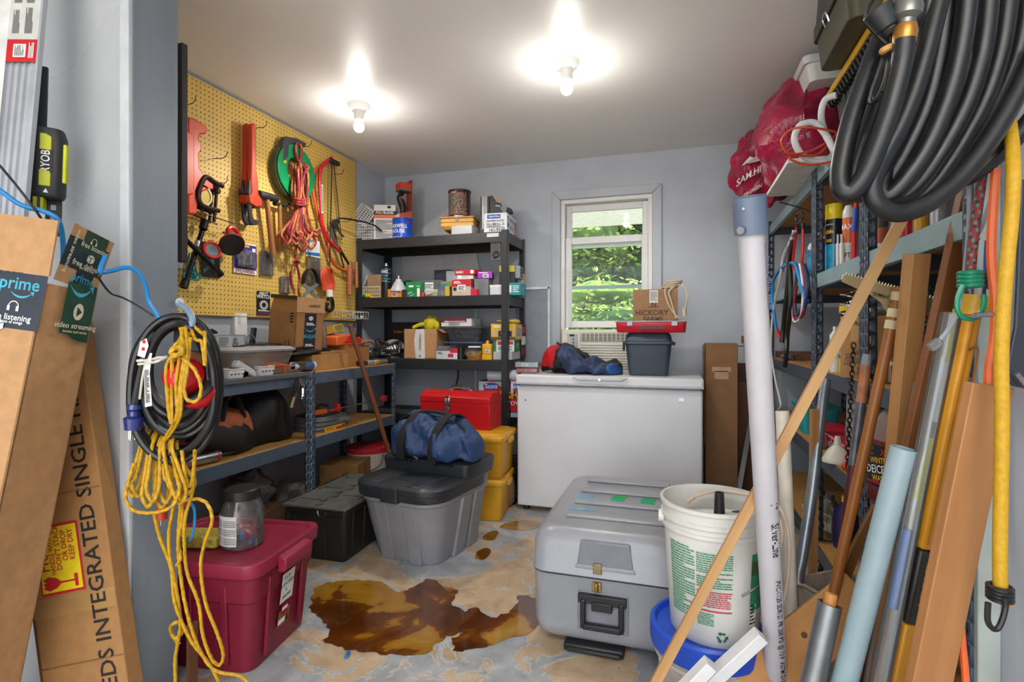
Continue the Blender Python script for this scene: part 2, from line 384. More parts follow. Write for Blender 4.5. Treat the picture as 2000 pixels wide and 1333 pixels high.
# air conditioner under the sash
ac = thing('air_conditioner', 'off-white window air conditioner below the raised sash, behind the freezer', 'air conditioner', (-.545, 3.86, .83))
acm = mat('#d6d3c6', .45, var=.03); acd = mat('#3c3d3c', .6)
part(ac, 'housing', acm, G().box((0, .12, .16), (.56, .27, .32)), .01)
part(ac, 'grille_recess', acd, G().box((.055, -.016, .265), (.39, .012, .055)))
for k in range(6): part(ac, 'grille_slat', acm, G().box((.055, -.026, .243+.0088*k), (.39, .010, .0032)))
for k in range(13): part(ac, 'grille_bar', acm, G().box((-.13+.0308*k, -.029, .265), (.004, .008, .055)))
for k in range(11): part(ac, 'front_slat', acm, G().box((.055, -.021, .028+.0185*k), (.39, .016, .012)), .002)
cp = part(ac, 'control_panel', mat('#b6b8b6', .4), G().box((-.2, -.018, .225), (.075, .012, .13)), .004)
part(cp, 'display', INK, G().box((-.2, -.026, .277), (.036, .004, .014)))
for k in range(4): part(cp, 'button', mat('#55585a', .4), G().cyl((-.19, -.024, .25-.024*k), (-.19, -.031, .25-.024*k), .0065, n=12))
solo('wood_spacer', 'small tan wood block wedged left of the air conditioner', 'wood block', mat('#c9a877', .6, kind='wood'), G().box((-.835, 3.97, 1.06), (.03, .04, .18)))
# grey access panel with white trim on the back wall, left of the window
pt = struct('trim_2', mat('#8b929d', .45, var=.05), G().box((-1.09, BY-.006, 1.1), (.26, .012, .72)))
for a, d in (((-.952, BY-.012, 1.1), (.02, .024, .76)), ((-1.09, BY-.012, 1.47), (.29, .024, .02))): struct('panel_trim', mat('#dcdfe2', .4), G().box(a, d), .002, pt)
struct('panel_trim', mat('#d0d3d8', .4), G().box((-1.55, BY-.010, 1.05), (.028, .02, 1.2)), .002, pt)
lb = solo('leaning_panel', 'pale grey board with a slanted end standing behind the black rack', 'board', mat('#c8c9cd', .4, var=.04), G().prism([(0, 0), (.72, 0), (.60, .62), (.42, .70), (0, .42)], (-2.2, BY-.03, 1.44), (1, 0, 0), (0, 0, 1), (0, .02, 0)))
# ceiling bulbs in porcelain keyless holders
por = mat('#e6e6e4', .25, var=.01)
def bulb(px, py, side):
    q = aZ(px, py, CH); t = thing('bulb_holder', 'white porcelain ceiling holder with a lit bulb, %s' % side, 'ceiling light', (q.x, q.y, CH))
    part(t, 'ceiling_plate', por, G().lathe([(0, -.038), (.04, -.036), (.052, -.026), (.058, -.012), (.064, -.004), (.066, 0)], n=32))
    part(t, 'socket', por, G().lathe([(.0, -.088), (.026, -.088), (.028, -.06), (.034, -.036)], n=24))
    for k in (-1, 1): part(t, 'screw', STEEL, G().cyl((.043*k, 0, -.036), (.043*k, 0, -.026), .004, n=8))
    pr = [(0, -.158), (.012, -.156), (.022, -.149), (.0285, -.138), (.03, -.126), (.027, -.112), (.02, -.1), (.016, -.088)]
    b = part(t, 'bulb', mat('#fff6e8', .3, kind='emit', scale=14), G().lathe(pr, n=24)); b.visible_shadow = True
    ld = bpy.data.lights.new('bulb_light', 'POINT'); ld.energy = BULB_W; ld.color = (1, .95, .88); ld.shadow_soft_size = .032
    lo = bpy.data.objects.new('bulb_light', ld); COL.objects.link(lo); lo.location = (q.x, q.y, CH-.2)
    sdn = bpy.data.lights.new('bulb_beam', 'SPOT'); sdn.energy = BULB_DOWN; sdn.color = (1, .96, .9); sdn.spot_size = math.radians(172); sdn.spot_blend = .45; sdn.shadow_soft_size = .032   # an LED bulb sends most of its light downwards
    so = bpy.data.objects.new('bulb_beam', sdn); COL.objects.link(so); so.location = (q.x, q.y, CH-.2)
bulb(701, 205, 'the left of the two, nearer the pegboard'); bulb(1107, 122, 'the right of the two, nearer the window')
# ------------------------------------------------------------------ outside the window: porch ceiling and greenery
struct('soffit', mat('#cdcac4', .7), G().box((-.5, 5.25, 2.42), (5, 2.2, .06)))
struct('bounce_slab', mat('#c2beb4', .9, var=.1), G().box((0, -9.1, -.1), (30, 13, .1)))  # unseen pale slab behind the camera, added to bounce daylight onto the ceiling
struct('ground', mat('#c6c2b4', .9, var=.1), G().box((0, 16, -.6), (40, 23.5, .2)))
def tree(name, label, c, r, n, cols, seed, leaf=.1, trunk=True, group=None):
    q = random.Random(seed); base = V((c[0], c[1], -.5)); t = thing(name, label, 'tree', base, 0, group)
    if trunk: part(t, 'trunk', mat('#6d6250', .8, bump=.2), G().tube([(0, 0, 0), (.1, 0, (c[2]+.5)*.5), (0, .1, c[2]+.5+r[2]*.4)], lambda u: .11*(1-.7*u), n=8))
    gs = G(); cc = V(c)-base
    blobs = [(V((q.uniform(-1, 1)*r[0]*.75, q.uniform(-1, 1)*r[1]*.75, q.uniform(-.8, .9)*r[2]*.8)), q.uniform(.3, .55)) for _ in range(26)]
    for i in range(n):
        b, k = blobs[i % 26]; d = V((q.gauss(0, 1), q.gauss(0, 1), q.gauss(0, 1))).normalized()
        p = cc+b+V((d.x*r[0]*k, d.y*r[1]*k, d.z*r[2]*k*.6))*q.uniform(.7, 1.05)
        u = V((q.gauss(0, 1), q.gauss(0, 1), q.gauss(0, .5))).normalized(); w_ = u.cross(d).normalized() if u.cross(d).length > .01 else u.orthogonal()
        s_ = leaf*q.uniform(.6, 1.3); gs.cm = q.randrange(len(cols))
        o = gs.av([p-u*s_*.5, p+w_*s_*.22, p+u*s_*.5, p-w_*s_*.22]); gs.af([(0, 1, 2, 3)], o)
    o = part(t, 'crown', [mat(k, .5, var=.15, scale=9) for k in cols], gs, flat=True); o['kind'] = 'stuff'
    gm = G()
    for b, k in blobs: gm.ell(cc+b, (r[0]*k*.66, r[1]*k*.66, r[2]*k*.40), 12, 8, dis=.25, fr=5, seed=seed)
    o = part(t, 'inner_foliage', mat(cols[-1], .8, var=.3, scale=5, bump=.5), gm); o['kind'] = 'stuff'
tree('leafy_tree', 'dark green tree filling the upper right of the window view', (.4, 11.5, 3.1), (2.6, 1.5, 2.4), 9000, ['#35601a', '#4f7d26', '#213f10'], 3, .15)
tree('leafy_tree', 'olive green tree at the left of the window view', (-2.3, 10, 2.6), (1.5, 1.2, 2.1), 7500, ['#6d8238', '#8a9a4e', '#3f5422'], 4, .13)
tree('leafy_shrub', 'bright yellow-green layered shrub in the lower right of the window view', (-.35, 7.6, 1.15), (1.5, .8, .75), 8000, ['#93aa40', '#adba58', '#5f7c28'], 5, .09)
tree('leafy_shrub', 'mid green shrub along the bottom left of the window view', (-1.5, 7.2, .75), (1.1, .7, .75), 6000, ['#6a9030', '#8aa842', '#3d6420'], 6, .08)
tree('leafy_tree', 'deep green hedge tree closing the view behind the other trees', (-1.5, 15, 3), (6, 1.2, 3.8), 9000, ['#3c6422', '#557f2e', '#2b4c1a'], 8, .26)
# ------------------------------------------------------------------ puddle and stains on the floor
pud = mat('#a06a18', .06, var=.1, scale=4.6, c2='#5a2c0a', spec=.6, coat=.5)
rp = [n for n in pud.node_tree.nodes if n.type == 'VALTORGB'][0].color_ramp
for e, (x, c) in zip(rp.elements, ((.36, '#4a2409'), (.78, '#a8823c'))): e.position = x; e.color = lin(c)
for x, c in ((.47, '#5e300d'), (.535, '#74420f'), (.55, '#96681a'), (.63, '#a17423')): rp.elements.new(x).color = lin(c)
[n for n in pud.node_tree.nodes if n.type == 'TEX_NOISE'][0].inputs['Distortion'].default_value = .8
def puddle(name, label, px, m, z=.0018, jit=.004):
    P = [aZ(x, y, 0) for x, y in px]; P = catmull(P, 5, True); q = random.Random(len(px))
    P = [p+V((NZ.noise(p*38)*jit*4+NZ.noise(p*90)*jit*2, NZ.noise(p*38+V((9, 9, 9)))*jit*4, 0)) for p in P]
    c = sum(P, V())/len(P); bm = bmesh.new(); vs_ = [bm.verts.new((p.x-c.x, p.y-c.y, z)) for p in P]
    f = bm.faces.new(vs_); bmesh.ops.triangulate(bm, faces=[f])
    if sum(f.normal.z for f in bm.faces) < 0: bmesh.ops.reverse_faces(bm, faces=bm.faces[:])
    me = bpy.data.meshes.new(name); bm.to_mesh(me); bm.free(); me.materials.append(m)
    o = bpy.data.objects.new(name, me); COL.objects.link(o); o.location = (c.x, c.y, 0); tag(o, label, 'puddle'); return o
puddle('puddle', 'wide shallow brown puddle on the floor between the burgundy tote and the grey case', [(606, 1178), (616, 1150), (650, 1139), (700, 1135), (748, 1140), (775, 1158), (806, 1149), (838, 1133), (868, 1147), (893, 1155), (884, 1178), (908, 1194), (932, 1188), (958, 1208), (985, 1200), (1008, 1184), (1013, 1165), (1045, 1170), (1060, 1200), (1040, 1235), (990, 1251), (955, 1263), (915, 1271), (884, 1272), (886, 1250), (906, 1238), (880, 1243), (850, 1262), (835, 1276), (790, 1281), (745, 1278), (700, 1274), (650, 1262), (628, 1254), (642, 1243), (638, 1222), (614, 1200)], pud)
puddle('puddle', 'small brown puddle beside the grey storage tub', [(928, 1090), (936, 1076), (955, 1072), (958, 1082), (945, 1094)], pud, jit=.002)
puddle('puddle', 'small brown streak puddle in front of the yellow bins', [(942, 1050), (962, 1038), (974, 1040), (966, 1054), (948, 1056)], pud, jit=.002)
puddle('puddle', 'long thin puddle along the foot of the white freezer', [(975, 1030), (1000, 1020), (1040, 1018), (1062, 1026), (1035, 1036), (1000, 1036)], mat('#b08a50', .1, var=.1, scale=6, c2='#7a5218', coat=.5), jit=.002)
solo('plastic_scrap', 'tiny blue plastic piece lying on the floor in front of the puddle', 'scrap', mat('#1f6fb0', .35), G().cyl(aZ(676, 1284, .008), aZ(681, 1275, .008), .007, n=10))
# ------------------------------------------------------------------ metal shelving
rackm = mat('#26272b', .42, var=.08, scale=30); rackd = mat('#3a3b3d', .6, var=.08)
def rack():
    x0, x1, y0, y1 = -2.335, -1.135, 3.515, 3.955
    t = thing('shelf_rack', 'black steel five-shelf rack in the back left corner', 'shelf', ((x0+x1)/2, (y0+y1)/2, 0))
    for sx, x in ((1, x0), (-1, x1)):
        for sy, y in ((1, y0), (-1, y1)):
            part(t, 'post', rackm, G().slab((x, y, 0), (sx*.045, 0, 0), (0, sy*.003, 0), (0, 0, 1.842)).slab((x, y, 0), (sx*.003, 0, 0), (0, sy*.045, 0), (0, 0, 1.842)), .001, world=True)
    for z in RZ:
        part(t, 'beam', rackm, G().slab((x0+.003, y0+.004, z-.075), (x1-x0-.006, 0, 0), (0, .012, 0), (0, 0, .073)), .003, world=True)
        part(t, 'beam', rackm, G().slab((x0+.003, y1-.016, z-.075), (x1-x0-.006, 0, 0), (0, .012, 0), (0, 0, .073)), .003, world=True)
        for x in (x0+.004, x1-.016): part(t, 'side_beam', rackm, G().slab((x, y0+.016, z-.075), (.012, 0, 0), (0, y1-y0-.032, 0), (0, 0, .073)), .003, world=True)
        part(t, 'shelf_board', rackd, G().slab((x0+.016, y0+.016, z-.012), (x1-x0-.032, 0, 0), (0, y1-y0-.032, 0), (0, 0, .012)), world=True)
    a = aY(962, 459, 3.514); part(t, 'sticker', mat('#c9cacb', .5), G().box((a.x, y0+.0035, a.z), (.088, .001, .026)), label='worn white sticker', world=True)
    return t
RZ = [.13, .53, .936, 1.392, 1.832]
rack()
def perf(L, o, u, n_, w_=.036, pitch=.045, hw=.009, hh=.026, g=None):   # a steel strip with a column of slots
    g = g or G(); o, u = V(o), V(u); k = max(1, round(L/pitch)); p = L/k; up = V((0, 0, 1))
    for i in range(k):
        z = i*p; out = [(0, z), (w_/2, z), (w_, z), (w_, z+p/2), (w_, z+p), (w_/2, z+p), (0, z+p), (0, z+p/2)]
        a, b, c = w_/2, z+p/2, .5
        inn = [(a-hw*.35, b-hh/2), (a, b-hh/2), (a+hw*.35, b-hh/2), (a+hw/2, b+.002), (a+hw*.4, b+hh/2), (a, b+hh/2), (a-hw*.4, b+hh/2), (a-hw/2, b+.002)]
        s = g.av([o+u*x+up*y for x, y in out]+[o+u*x+up*y for x, y in inn])
        for j in range(8): g.af([(j, (j+1) % 8, 8+(j+1) % 8, 8+j)], s)
    return g
blue = mat('#5d6e80', .4, .25, var=.08, scale=25); blued = mat('#4a5766', .42, .25, var=.08, scale=25); osb = mat('#b98a4d', .75, var=.12, scale=60, bump=.06)
greenb = mat('#8ea7ae', .38, .25, var=.07, scale=12)
def steel_unit(label, xf, xb, y0, y1, levels, top, bm, beam=.06, deck=.014, decks=None):
    t = thing('steel_shelving', label, 'shelf', ((xf+xb)/2, (y0+y1)/2, 0)); s = 1 if xb > xf else -1
    for x, sx in ((xf, s), (xb, -s)):
        for y, sy in ((y0, 1), (y1, -1)):
            g = perf(top, (x, y, 0), (0, sy, 0), None); perf(top, (x, y, 0), (sx, 0, 0), None, g=g)
            o = part(t, 'post', bm, g, world=True); m = o.modifiers.new('s', 'SOLIDIFY'); m.thickness = .002; m.offset = 0
    for i, z in enumerate(levels):
        for x, sx in ((xf, s), (xb, -s)):
            a = x+sx*.003
            part(t, 'beam', bm if z < 1.3 or s < 0 else greenb, G().slab((a, y0+.003, z-deck-beam+.012), (sx*.003, 0, 0), (0, y1-y0-.006, 0), (0, 0, beam)).slab((a, y0+.003, z-deck-beam+.012), (sx*.018, 0, 0), (0, y1-y0-.006, 0), (0, 0, .003)), .001, world=True)
        for y in (y0+.003, y1-.006): part(t, 'side_beam', bm, G().slab((min(xf, xb)+.012, y, z-deck-beam+.012), (abs(xb-xf)-.024, 0, 0), (0, .003, 0), (0, 0, beam)), world=True)
        part(t, 'shelf_board', osb, G().slab((min(xf, xb)+.008, y0+.008, z-deck), (abs(xb-xf)-.016, 0, 0), (0, y1-y0-.016, 0), (0, 0, deck)), .001, world=True)
        for y in (y0+.018, y1-.018):
            part(t, 'rivet', STEEL, G().cyl((xf-s*.004, y, z-.045), (xf+s*.004, y, z-.045), .006, n=8).cyl((xf-s*.004, y, z-.02), (xf+s*.004, y, z-.02), .006, n=8), world=True)
    return t
BXF, BXB, BZ, BZ2 = -1.93, -2.37, .905, .545
steel_unit('blue-grey steel workbench unit with two particle-board shelves, the near one under the pegboard', BXF, BXB, 1.55, 2.465, [BZ2, BZ], .91, blue, .065)
steel_unit('blue-grey steel workbench unit with two particle-board shelves, the far one beside the black rack', BXF, BXB, 2.47, 3.385, [BZ2, BZ], .91, blue, .065)
SXF, SXB = .56, 1.02
SZ = [.22, .622, .965, 1.378, 1.83]
steel_unit('blue-grey steel shelving unit on the right, far one next to the back wall', SXF, SXB, 2.63, 3.88, SZ, 1.86, blued)
steel_unit('blue-grey steel shelving unit on the right, in the middle behind the hanging cables', SXF, SXB, 1.965, 2.62, SZ, 1.84, blued)
steel_unit('blue-grey steel shelving unit on the right, nearest one behind the leaning lumber', SXF, SXB, 1.30, 1.955, SZ, 1.84, blued)
# ------------------------------------------------------------------ pegboard with real holes
PGX = -2.355
def pegboard():
    y0, y1, z0, z1 = 1.30, 3.53, 1.217, 2.425
    t = thing('pegboard', 'large yellow perforated hardboard on the left wall above the workbench', 'pegboard', (PGX, (y0+y1)/2, z0))
    p = .0254*1.0; ny, nz = round((y1-y0)/p), round((z1-z0)/p); py, pz = (y1-y0)/ny, (z1-z0)/nz; g = G(); r = .0036
    O8 = [(0, 0), (.5, 0), (1, 0), (1, .5), (1, 1), (.5, 1), (0, 1), (0, .5)]
    I8 = [(math.cos(a)*r, math.sin(a)*r) for a in [PI*1.25+i*PI/4 for i in range(8)]]
    V_, F_ = [], []
    for i in range(ny):
        for j in range(nz):
            b = len(V_); cy, cz = y0+(i+.5)*py, z0+(j+.5)*pz
            V_ += [V((PGX, y0+(i+a)*py, z0+(j+c)*pz)) for a, c in O8]+[V((PGX, cy+a, cz+c)) for a, c in I8]
            F_ += [[b+k, b+(k+1) % 8, b+8+(k+1) % 8, b+8+k] for k in range(8)]
    g.v, g.f, g.mi = V_, F_, [0]*len(F_)
    part(t, 'panel', mat('#dcb75e', .55, var=.04, scale=5), g, world=True, flat=True)
    part(t, 'backing', mat('#4a3c22', .9), G().box((PGX-.012, (y0+y1)/2, (z0+z1)/2), (.010, y1-y0, z1-z0)), world=True)
    e = mat('#8a6a36', .7)
    part(t, 'edge', e, G().box((PGX-.004, y1+.001, (z0+z1)/2), (.010, .003, z1-z0)).box((PGX-.004, (y0+y1)/2, z0-.0015), (.010, y1-y0, .003)), world=True)
    return t
pegboard()
# ------------------------------------------------------------------ chest freezer
def freezer():
    x0, x1, y0, y1 = -.985, .128, 3.25, 3.82
    t = thing('chest_freezer', 'white chest freezer under the window', 'freezer', ((x0+x1)/2, (y0+y1)/2, 0)); fm = mat('#d3d5da', .36, var=.02, scale=4, bump=.02)
    w_, d = x1-x0, y1-y0
    part(t, 'cabinet', fm, G().box((0, 0, .41), (w_, d, .76)), .012)
    part(t, 'gasket', mat('#9a9ca0', .6), G().box((0, .004, .795), (w_-.03, d-.03, .014)))
    part(t, 'lid', fm, G().box((0, -.006, .831), (w_+.012, d+.016, .06)), .012)
    part(t, 'lid_band', mat('#b7b8bb', .4), G().box((0, -d/2-.016, .808), (w_+.008, .006, .014)), .002)
    hm = mat('#bfc1c4', .35); part(t, 'lid_handle', hm, G().prism([(-.17, 0), (.17, 0), (.13, -.022), (-.13, -.022)], (-.03, -d/2-.014, .857), (1, 0, 0), (0, 0, 1), (0, -.018, 0)), .005)
    part(t, 'lock', CHROME, G().cyl((-.03, -d/2-.03, .843), (-.03, -d/2-.038, .843), .007, n=16))
    part(t, 'badge', STEEL, G().box((.44, -d/2-.001, .735), (.035, .003, .022)), .001)
    part(t, 'drain', DSTEEL, G().cyl((-.5, -d/2, .70), (-.5, -d/2-.003, .70), .005, n=8))
    for sx in (-1, 1):
        for sy in (-1, 1): part(t, 'foot', BLACK, G().cyl((sx*(w_/2-.05), sy*(d/2-.05), 0), (sx*(w_/2-.05), sy*(d/2-.05), .03), .02, n=12))
freezer()
FZ = .861
# ------------------------------------------------------------------ flat print on any face
def prints(t, o, u, v_, w_, h, items, name='printing', world=False, label=None):
    o, u, v_ = V(o), V(u).normalized(), V(v_).normalized(); g = G(); mats = []
    for k, it in enumerate(items):
        m = it[-1] if it[0] != 't' else it[5]
        if m not in mats: mats.append(m)
        g.cm = mats.index(m)
        if it[0] == 'r': gquad(g, o+u*it[1]*w_+v_*it[2]*h, u*(it[3]-it[1])*w_, v_*(it[4]-it[2])*h, .0006+.0002*k)
        elif it[0] == 'p':
            n = u.cross(v_); b = g.av([o+u*a*w_+v_*c*h+n*(.0006+.0002*k) for a, c in it[1]]); g.af([list(range(len(it[1])))], b)
        elif it[0] == 'l': glines(g, o+u*it[1]*w_+v_*it[2]*h, u*(it[3]-it[1])*w_, v_*(it[4]-it[2])*h, it[5], off=.0006+.0002*k)
        elif it[0] == 'v': glines(g, o+u*it[1]*w_+v_*it[2]*h, v_*(it[4]-it[2])*h, u*(it[3]-it[1])*w_*-1 if False else u*(it[3]-it[1])*w_, it[5], off=-(.0006+.0002*k))
        else:
            a = math.radians(it[6]) if len(it) > 6 else 0
            gtext(g, it[4], it[3], o+u*it[1]*w_+v_*it[2]*h, u*math.cos(a)+v_*math.sin(a), v_*math.cos(a)-u*math.sin(a), wide=it[7] if len(it) > 7 else 1., off=.0006+.0002*k)
    # faces drawn the other way round are turned outwards
    nn = u.cross(v_)
    for i, f in enumerate(g.f):
        if len(f) > 2:
            a, b, c = g.v[f[0]], g.v[f[1]], g.v[f[2]]
            if (b-a).cross(c-b).dot(nn) < 0: g.f[i] = f[::-1]
    return part(t, name, mats, g, label=label, world=world, flat=True)
def smile(x, y, w_, m, n=10):                                        # a curved arrow as a polygon
    up = [(x-w_/2+w_*i/n, y-.16*w_*(1-((2*i/n-1)**2))) for i in range(n+1)]
    lo = [(x-w_/2+w_*i/n, y-.24*w_*(1-((2*i/n-1)**2))-.01*w_) for i in range(n+1)]
    return ('p', up+lo[::-1], m), ('p', [(x+w_*.36, y+.02*w_), (x+w_*.56, y+.07*w_), (x+w_*.55, y-.14*w_), (x+w_*.47, y-.02*w_)], m)
def box_icon(x, y, s, m): return ('p', [(x-s, y-s*.5), (x-.1*s, y-s*.9), (x-.1*s, y+s*.2), (x-s, y+s*.5)], m), ('p', [(x+.1*s, y-s*.9), (x+s, y-s*.5), (x+s, y+s*.5), (x+.1*s, y+s*.2)], m), ('p', [(x-s, y+s*.65), (x, y+.35*s), (x+s, y+s*.65), (x, y+s*.95)], m)
def phones_icon(x, y, s, m): return ('p', [(x+s*math.cos(a), y+s*math.sin(a)) for a in [PI*k/10 for k in range(11)]]+[(x+.84*s*math.cos(a), y+.84*s*math.sin(a)) for a in [PI-PI*k/10 for k in range(11)]], m), ('r', x-1.1*s, y-.75*s, x-.6*s, y+.1*s, m), ('r', x+.6*s, y-.75*s, x+1.1*s, y+.1*s, m)
# ------------------------------------------------------------------ cloth and bags
def softbag(L, W, H, seed=1, n=28, m=20, dis=.025, fr=9., top=None, pw=2.6, sag=.12):
    g = G(); rings = []
    for i in range(n+1):
        t = i/n; x = -L/2+L*t; e = (1-abs(2*t-1)**3.2)**.5 if 0 < t < 1 else .0
        e = max(e, .03); hh = H*(top(t) if top else 1-sag*math.sin(PI*t*2)**2); rg = []
        for k in range(m):
            a = 2*PI*k/m; c, s = math.cos(a), math.sin(a)
            y = W/2*e*math.copysign(abs(c)**(2/pw), c); z = hh/2*(.35+.65*e)*(1+math.copysign(abs(s)**(2/pw), s)) if s > 0 else hh/2*(.35+.65*e)*(1-abs(s)**(2/pw))
            p = V((x, y, z)); d = NZ.noise(p*fr+V((seed*3.1, 0, seed)))*dis+abs(NZ.noise(p*fr*2.3+V((seed, 5, 0))))*dis*.6
            p += V((0, c*d, s*d)); p.z = max(.0, p.z); rg.append(p)
        rings.append(rg)
    return g.loft(rings)
NAVY = mat('#22314f', .62, var=.14, scale=30, bump=.25, kind='crumple'); BLKFAB = mat('#141416', .66, var=.15, scale=35, bump=.25, kind='crumple')
WEB = mat('#1a191b', .8, var=.1, scale=60)
def strap(g, P, w_, th=.003, sub=6, up=None):                        # a flat strap following points
    P = catmull(P, sub); b = []
    for i, p in enumerate(P):
        t = (P[min(i+1, len(P)-1)]-P[max(i-1, 0)]).normalized(); wd = V(up) if up is not None else t.cross(V((0, 0, 1)))
        wd = (wd-t*wd.dot(t)); wd = wd.normalized() if wd.length > 1e-5 else V((1, 0, 0)); nn = t.cross(wd)*th
        b.append([p-wd*w_/2-nn/2, p+wd*w_/2-nn/2, p+wd*w_/2+nn/2, p-wd*w_/2+nn/2])
    return g.loft(b)
# ------------------------------------------------------------------ burgundy tote with its jar and sponge
MAR = mat('#7c1730', .42, var=.06, scale=8, bump=.03); MARL = mat('#8f1f3b', .4, var=.05, scale=8)
mt = thing('storage_tote', 'burgundy plastic storage tote behind the left jamb, with a paper label', 'tote', (-1.576, 1.552, 0), math.radians(8))
part(mt, 'body', MAR, G().bin([(.42, .33, .04, 0), (.425, .335, .04, .01), (.46, .365, .04, .235), (.475, .38, .04, .24), (.49, .39, .04, .325)]), .003)
for x in (-.13, 0, .13): part(mt, 'rib', MAR, G().slab((x-.012, -.183, .03), (.024, 0, 0), (0, .012, 0), (0, -.012, .26)), .003)
for y in (-.1, .1): part(mt, 'rib', MAR, G().slab((.218, y-.012, .03), (0, .024, 0), (.012, 0, 0), (.018, 0, .27)), .003)
part(mt, 'lid', MARL, G().bin([(.50, .40, .05, .325), (.515, .415, .05, .327), (.52, .42, .05, .365), (.515, .415, .05, .374), (.475, .375, .045, .374), (.465, .365, .04, .362), (.45, .35, .04, .360)], 6), .002)
for s in (1, -1):
    part(mt, 'handle', MARL, G().prism([(0, .30), (.028, .305), (.034, .33), (.034, .352), (0, .36)], (s*.255, -.085, 0), (s, 0, 0), (0, 0, 1), (0, .17, 0)), .005)
sl = (V((.0338, 0, .325))).normalized()
prints(mt, (.2225, -.04, .08), (0, 1, 0), (.030, 0, .235), .075, .2, [('r', 0, 0, .95, .3, mat('#8a5a3a', .6)), ('r', .05, .05, .6, .14, WINK), ('v', .62, .03, .9, .14, 9, INK), ('p', [(.2, .22), (.47, .16), (.74, .22), (.74, .4), (.2, .4)], mat('#9c1b22', .5)),
       ('r', .25, .28, .7, .34, WINK), ('r', -.02, .44, 1.0, .98, mat('#dfe0da', .6)), ('t', .42, .88, .020, 'FCF', INK, 4), ('t', .5, .77, .018, 'LANTERN', INK, 3), ('t', .4, .66, .016, '&', INK), ('t', .46, .55, .019, 'Hooks', INK, 6)], 'paper_label', label='white paper label with handwriting')
p = aZ(470, 1078, .362); jar = thing('plastic_jar', 'clear plastic jar with a black lid on the burgundy tote', 'jar', (-1.50, 1.545, .3615))
jr = .071
part(jar, 'black_lid', mat('#1b1b1c', .4), G().lathe([(0, .205), (.056, .205), (.060, .201), (.061, .17), (.058, .168)], n=32), label='black screw lid')
part(jar, 'jar_body', CLEAR, G().lathe([(.0, 0), (.062, 0), (.070, .008), (.072, .05), (.072, .12), (.066, .145), (.055, .165), (.055, .172)], n=32))
g = G(); cyl0 = lambda a, z: V((math.cos(a)*.0735, math.sin(a)*.0735, z))
for i in range(12):
    a0 = -2.45+i*.115; b = g.av([cyl0(a0, .018), cyl0(a0+.115, .018), cyl0(a0+.115, .122), cyl0(a0, .122)]); g.af([(0, 1, 2, 3)], b)
jl = part(jar, 'jar_label', mat('#dcdcd8', .5), g)
g = G()
for r_ in range(15):
    for seg_ in ((0, .55), (.65, 1.3)):
        if r_ % 5 == 4: continue
        n = 5; a_ = [-2.40+seg_[0]+(seg_[1]-seg_[0])*k/n for k in range(n+1)]; z = .026+r_*.006
        b = g.av([V((math.cos(a)*.0742, math.sin(a)*.0742, z+d)) for a in a_ for d in (0, .0028)]); g.af([(2*k, 2*k+2, 2*k+3, 2*k+1) for k in range(n)], b)
part(jl, 'fine_print', mat('#77787a', .6), g, flat=True)
q = random.Random(3)
for k in range(16):
    c = [RED, mat('#2f7ec2', .4), mat('#3d3d40', .5), mat('#b9babd', .4), RED][k % 5]; a = q.uniform(0, 6.28); r_ = q.uniform(.01, .045); z = .012+.018*(k//5)+q.uniform(0, .008); dx = V((q.uniform(-.018, .018), q.uniform(-.018, .018), q.uniform(-.004, .012)))
    pc = V((r_*math.cos(a), r_*math.sin(a), z+.008)); part(jar, 'fastener', c, G().cyl(pc-dx, pc+dx, .008, .006, n=8))
spm = mat('#c2b04a', .9, var=.25, scale=120, bump=.8); solo('sponge', 'yellow porous sponge lying on the burgundy tote behind the yellow rope', 'sponge', spm, G().box((-1.66, 1.50, .3835), (.20, .10, .042), .25), .008)
# ------------------------------------------------------------------ black flip-lid tote
BT = mat('#232321', .42, var=.1, scale=12, bump=.04)
t = thing('flip_lid_tote', 'black attached-lid tote on the floor in front of the bench, dusty top', 'tote', (-1.715, 2.50, 0), math.radians(2))
part(t, 'body', BT, G().bin([(.29, .52, .02, 0), (.30, .53, .02, .02), (.325, .565, .02, .235), (.345, .59, .02, .235), (.345, .59, .02, .262)]), .002)
for s in (-1, 1): part(t, 'lid_flap', mat('#5f605b', .55, var=.14, scale=10), G().slab((-.178+(0 if s < 0 else .18), -.305, .264), (.176, 0, 0), (0, .61, 0), (0, 0, .012)), .003)
g = G()
for k in range(9): g.box((-.0+((-1)**k)*.012, -.27+.0675*k, .279), (.024, .034, .006))
for k in range(5): g.box((-.09+(k % 2)*.18, -.2+.1*k, .278), (.10, .008, .004)); g.box((-.15+.3*(k % 2), -.23+.11*k, .278), (.008, .07, .004))
part(t, 'lid_ribs', mat('#565751', .55, var=.14), g, .001)
part(t, 'hinge_rod', DSTEEL, G().cyl((-.18, -.3, .270), (-.18, .3, .270), .004, n=8))
for k in range(7): part(t, 'hinge', mat('#2c2c2a', .5), G().box((-.182, -.26+.087*k, .272), (.02, .05, .014)), .003)
for k in range(4): part(t, 'rib', BT, G().slab((-.13+.086*k, -.272, .02), (.012, 0, 0), (0, .014, 0), (0, -.012, .215)), .002)
for k in range(5): part(t, 'rib', BT, G().slab((.148, -.22+.11*k, .02), (0, .012, 0), (.012, 0, 0), (.012, 0, .215)), .002)
part(t, 'latch_wire', STEEL, G().tube([(.02, -.298, .255), (.03, -.303, .235), (.06, -.303, .235), (.07, -.298, .255)], .0025, n=6, sub=4))
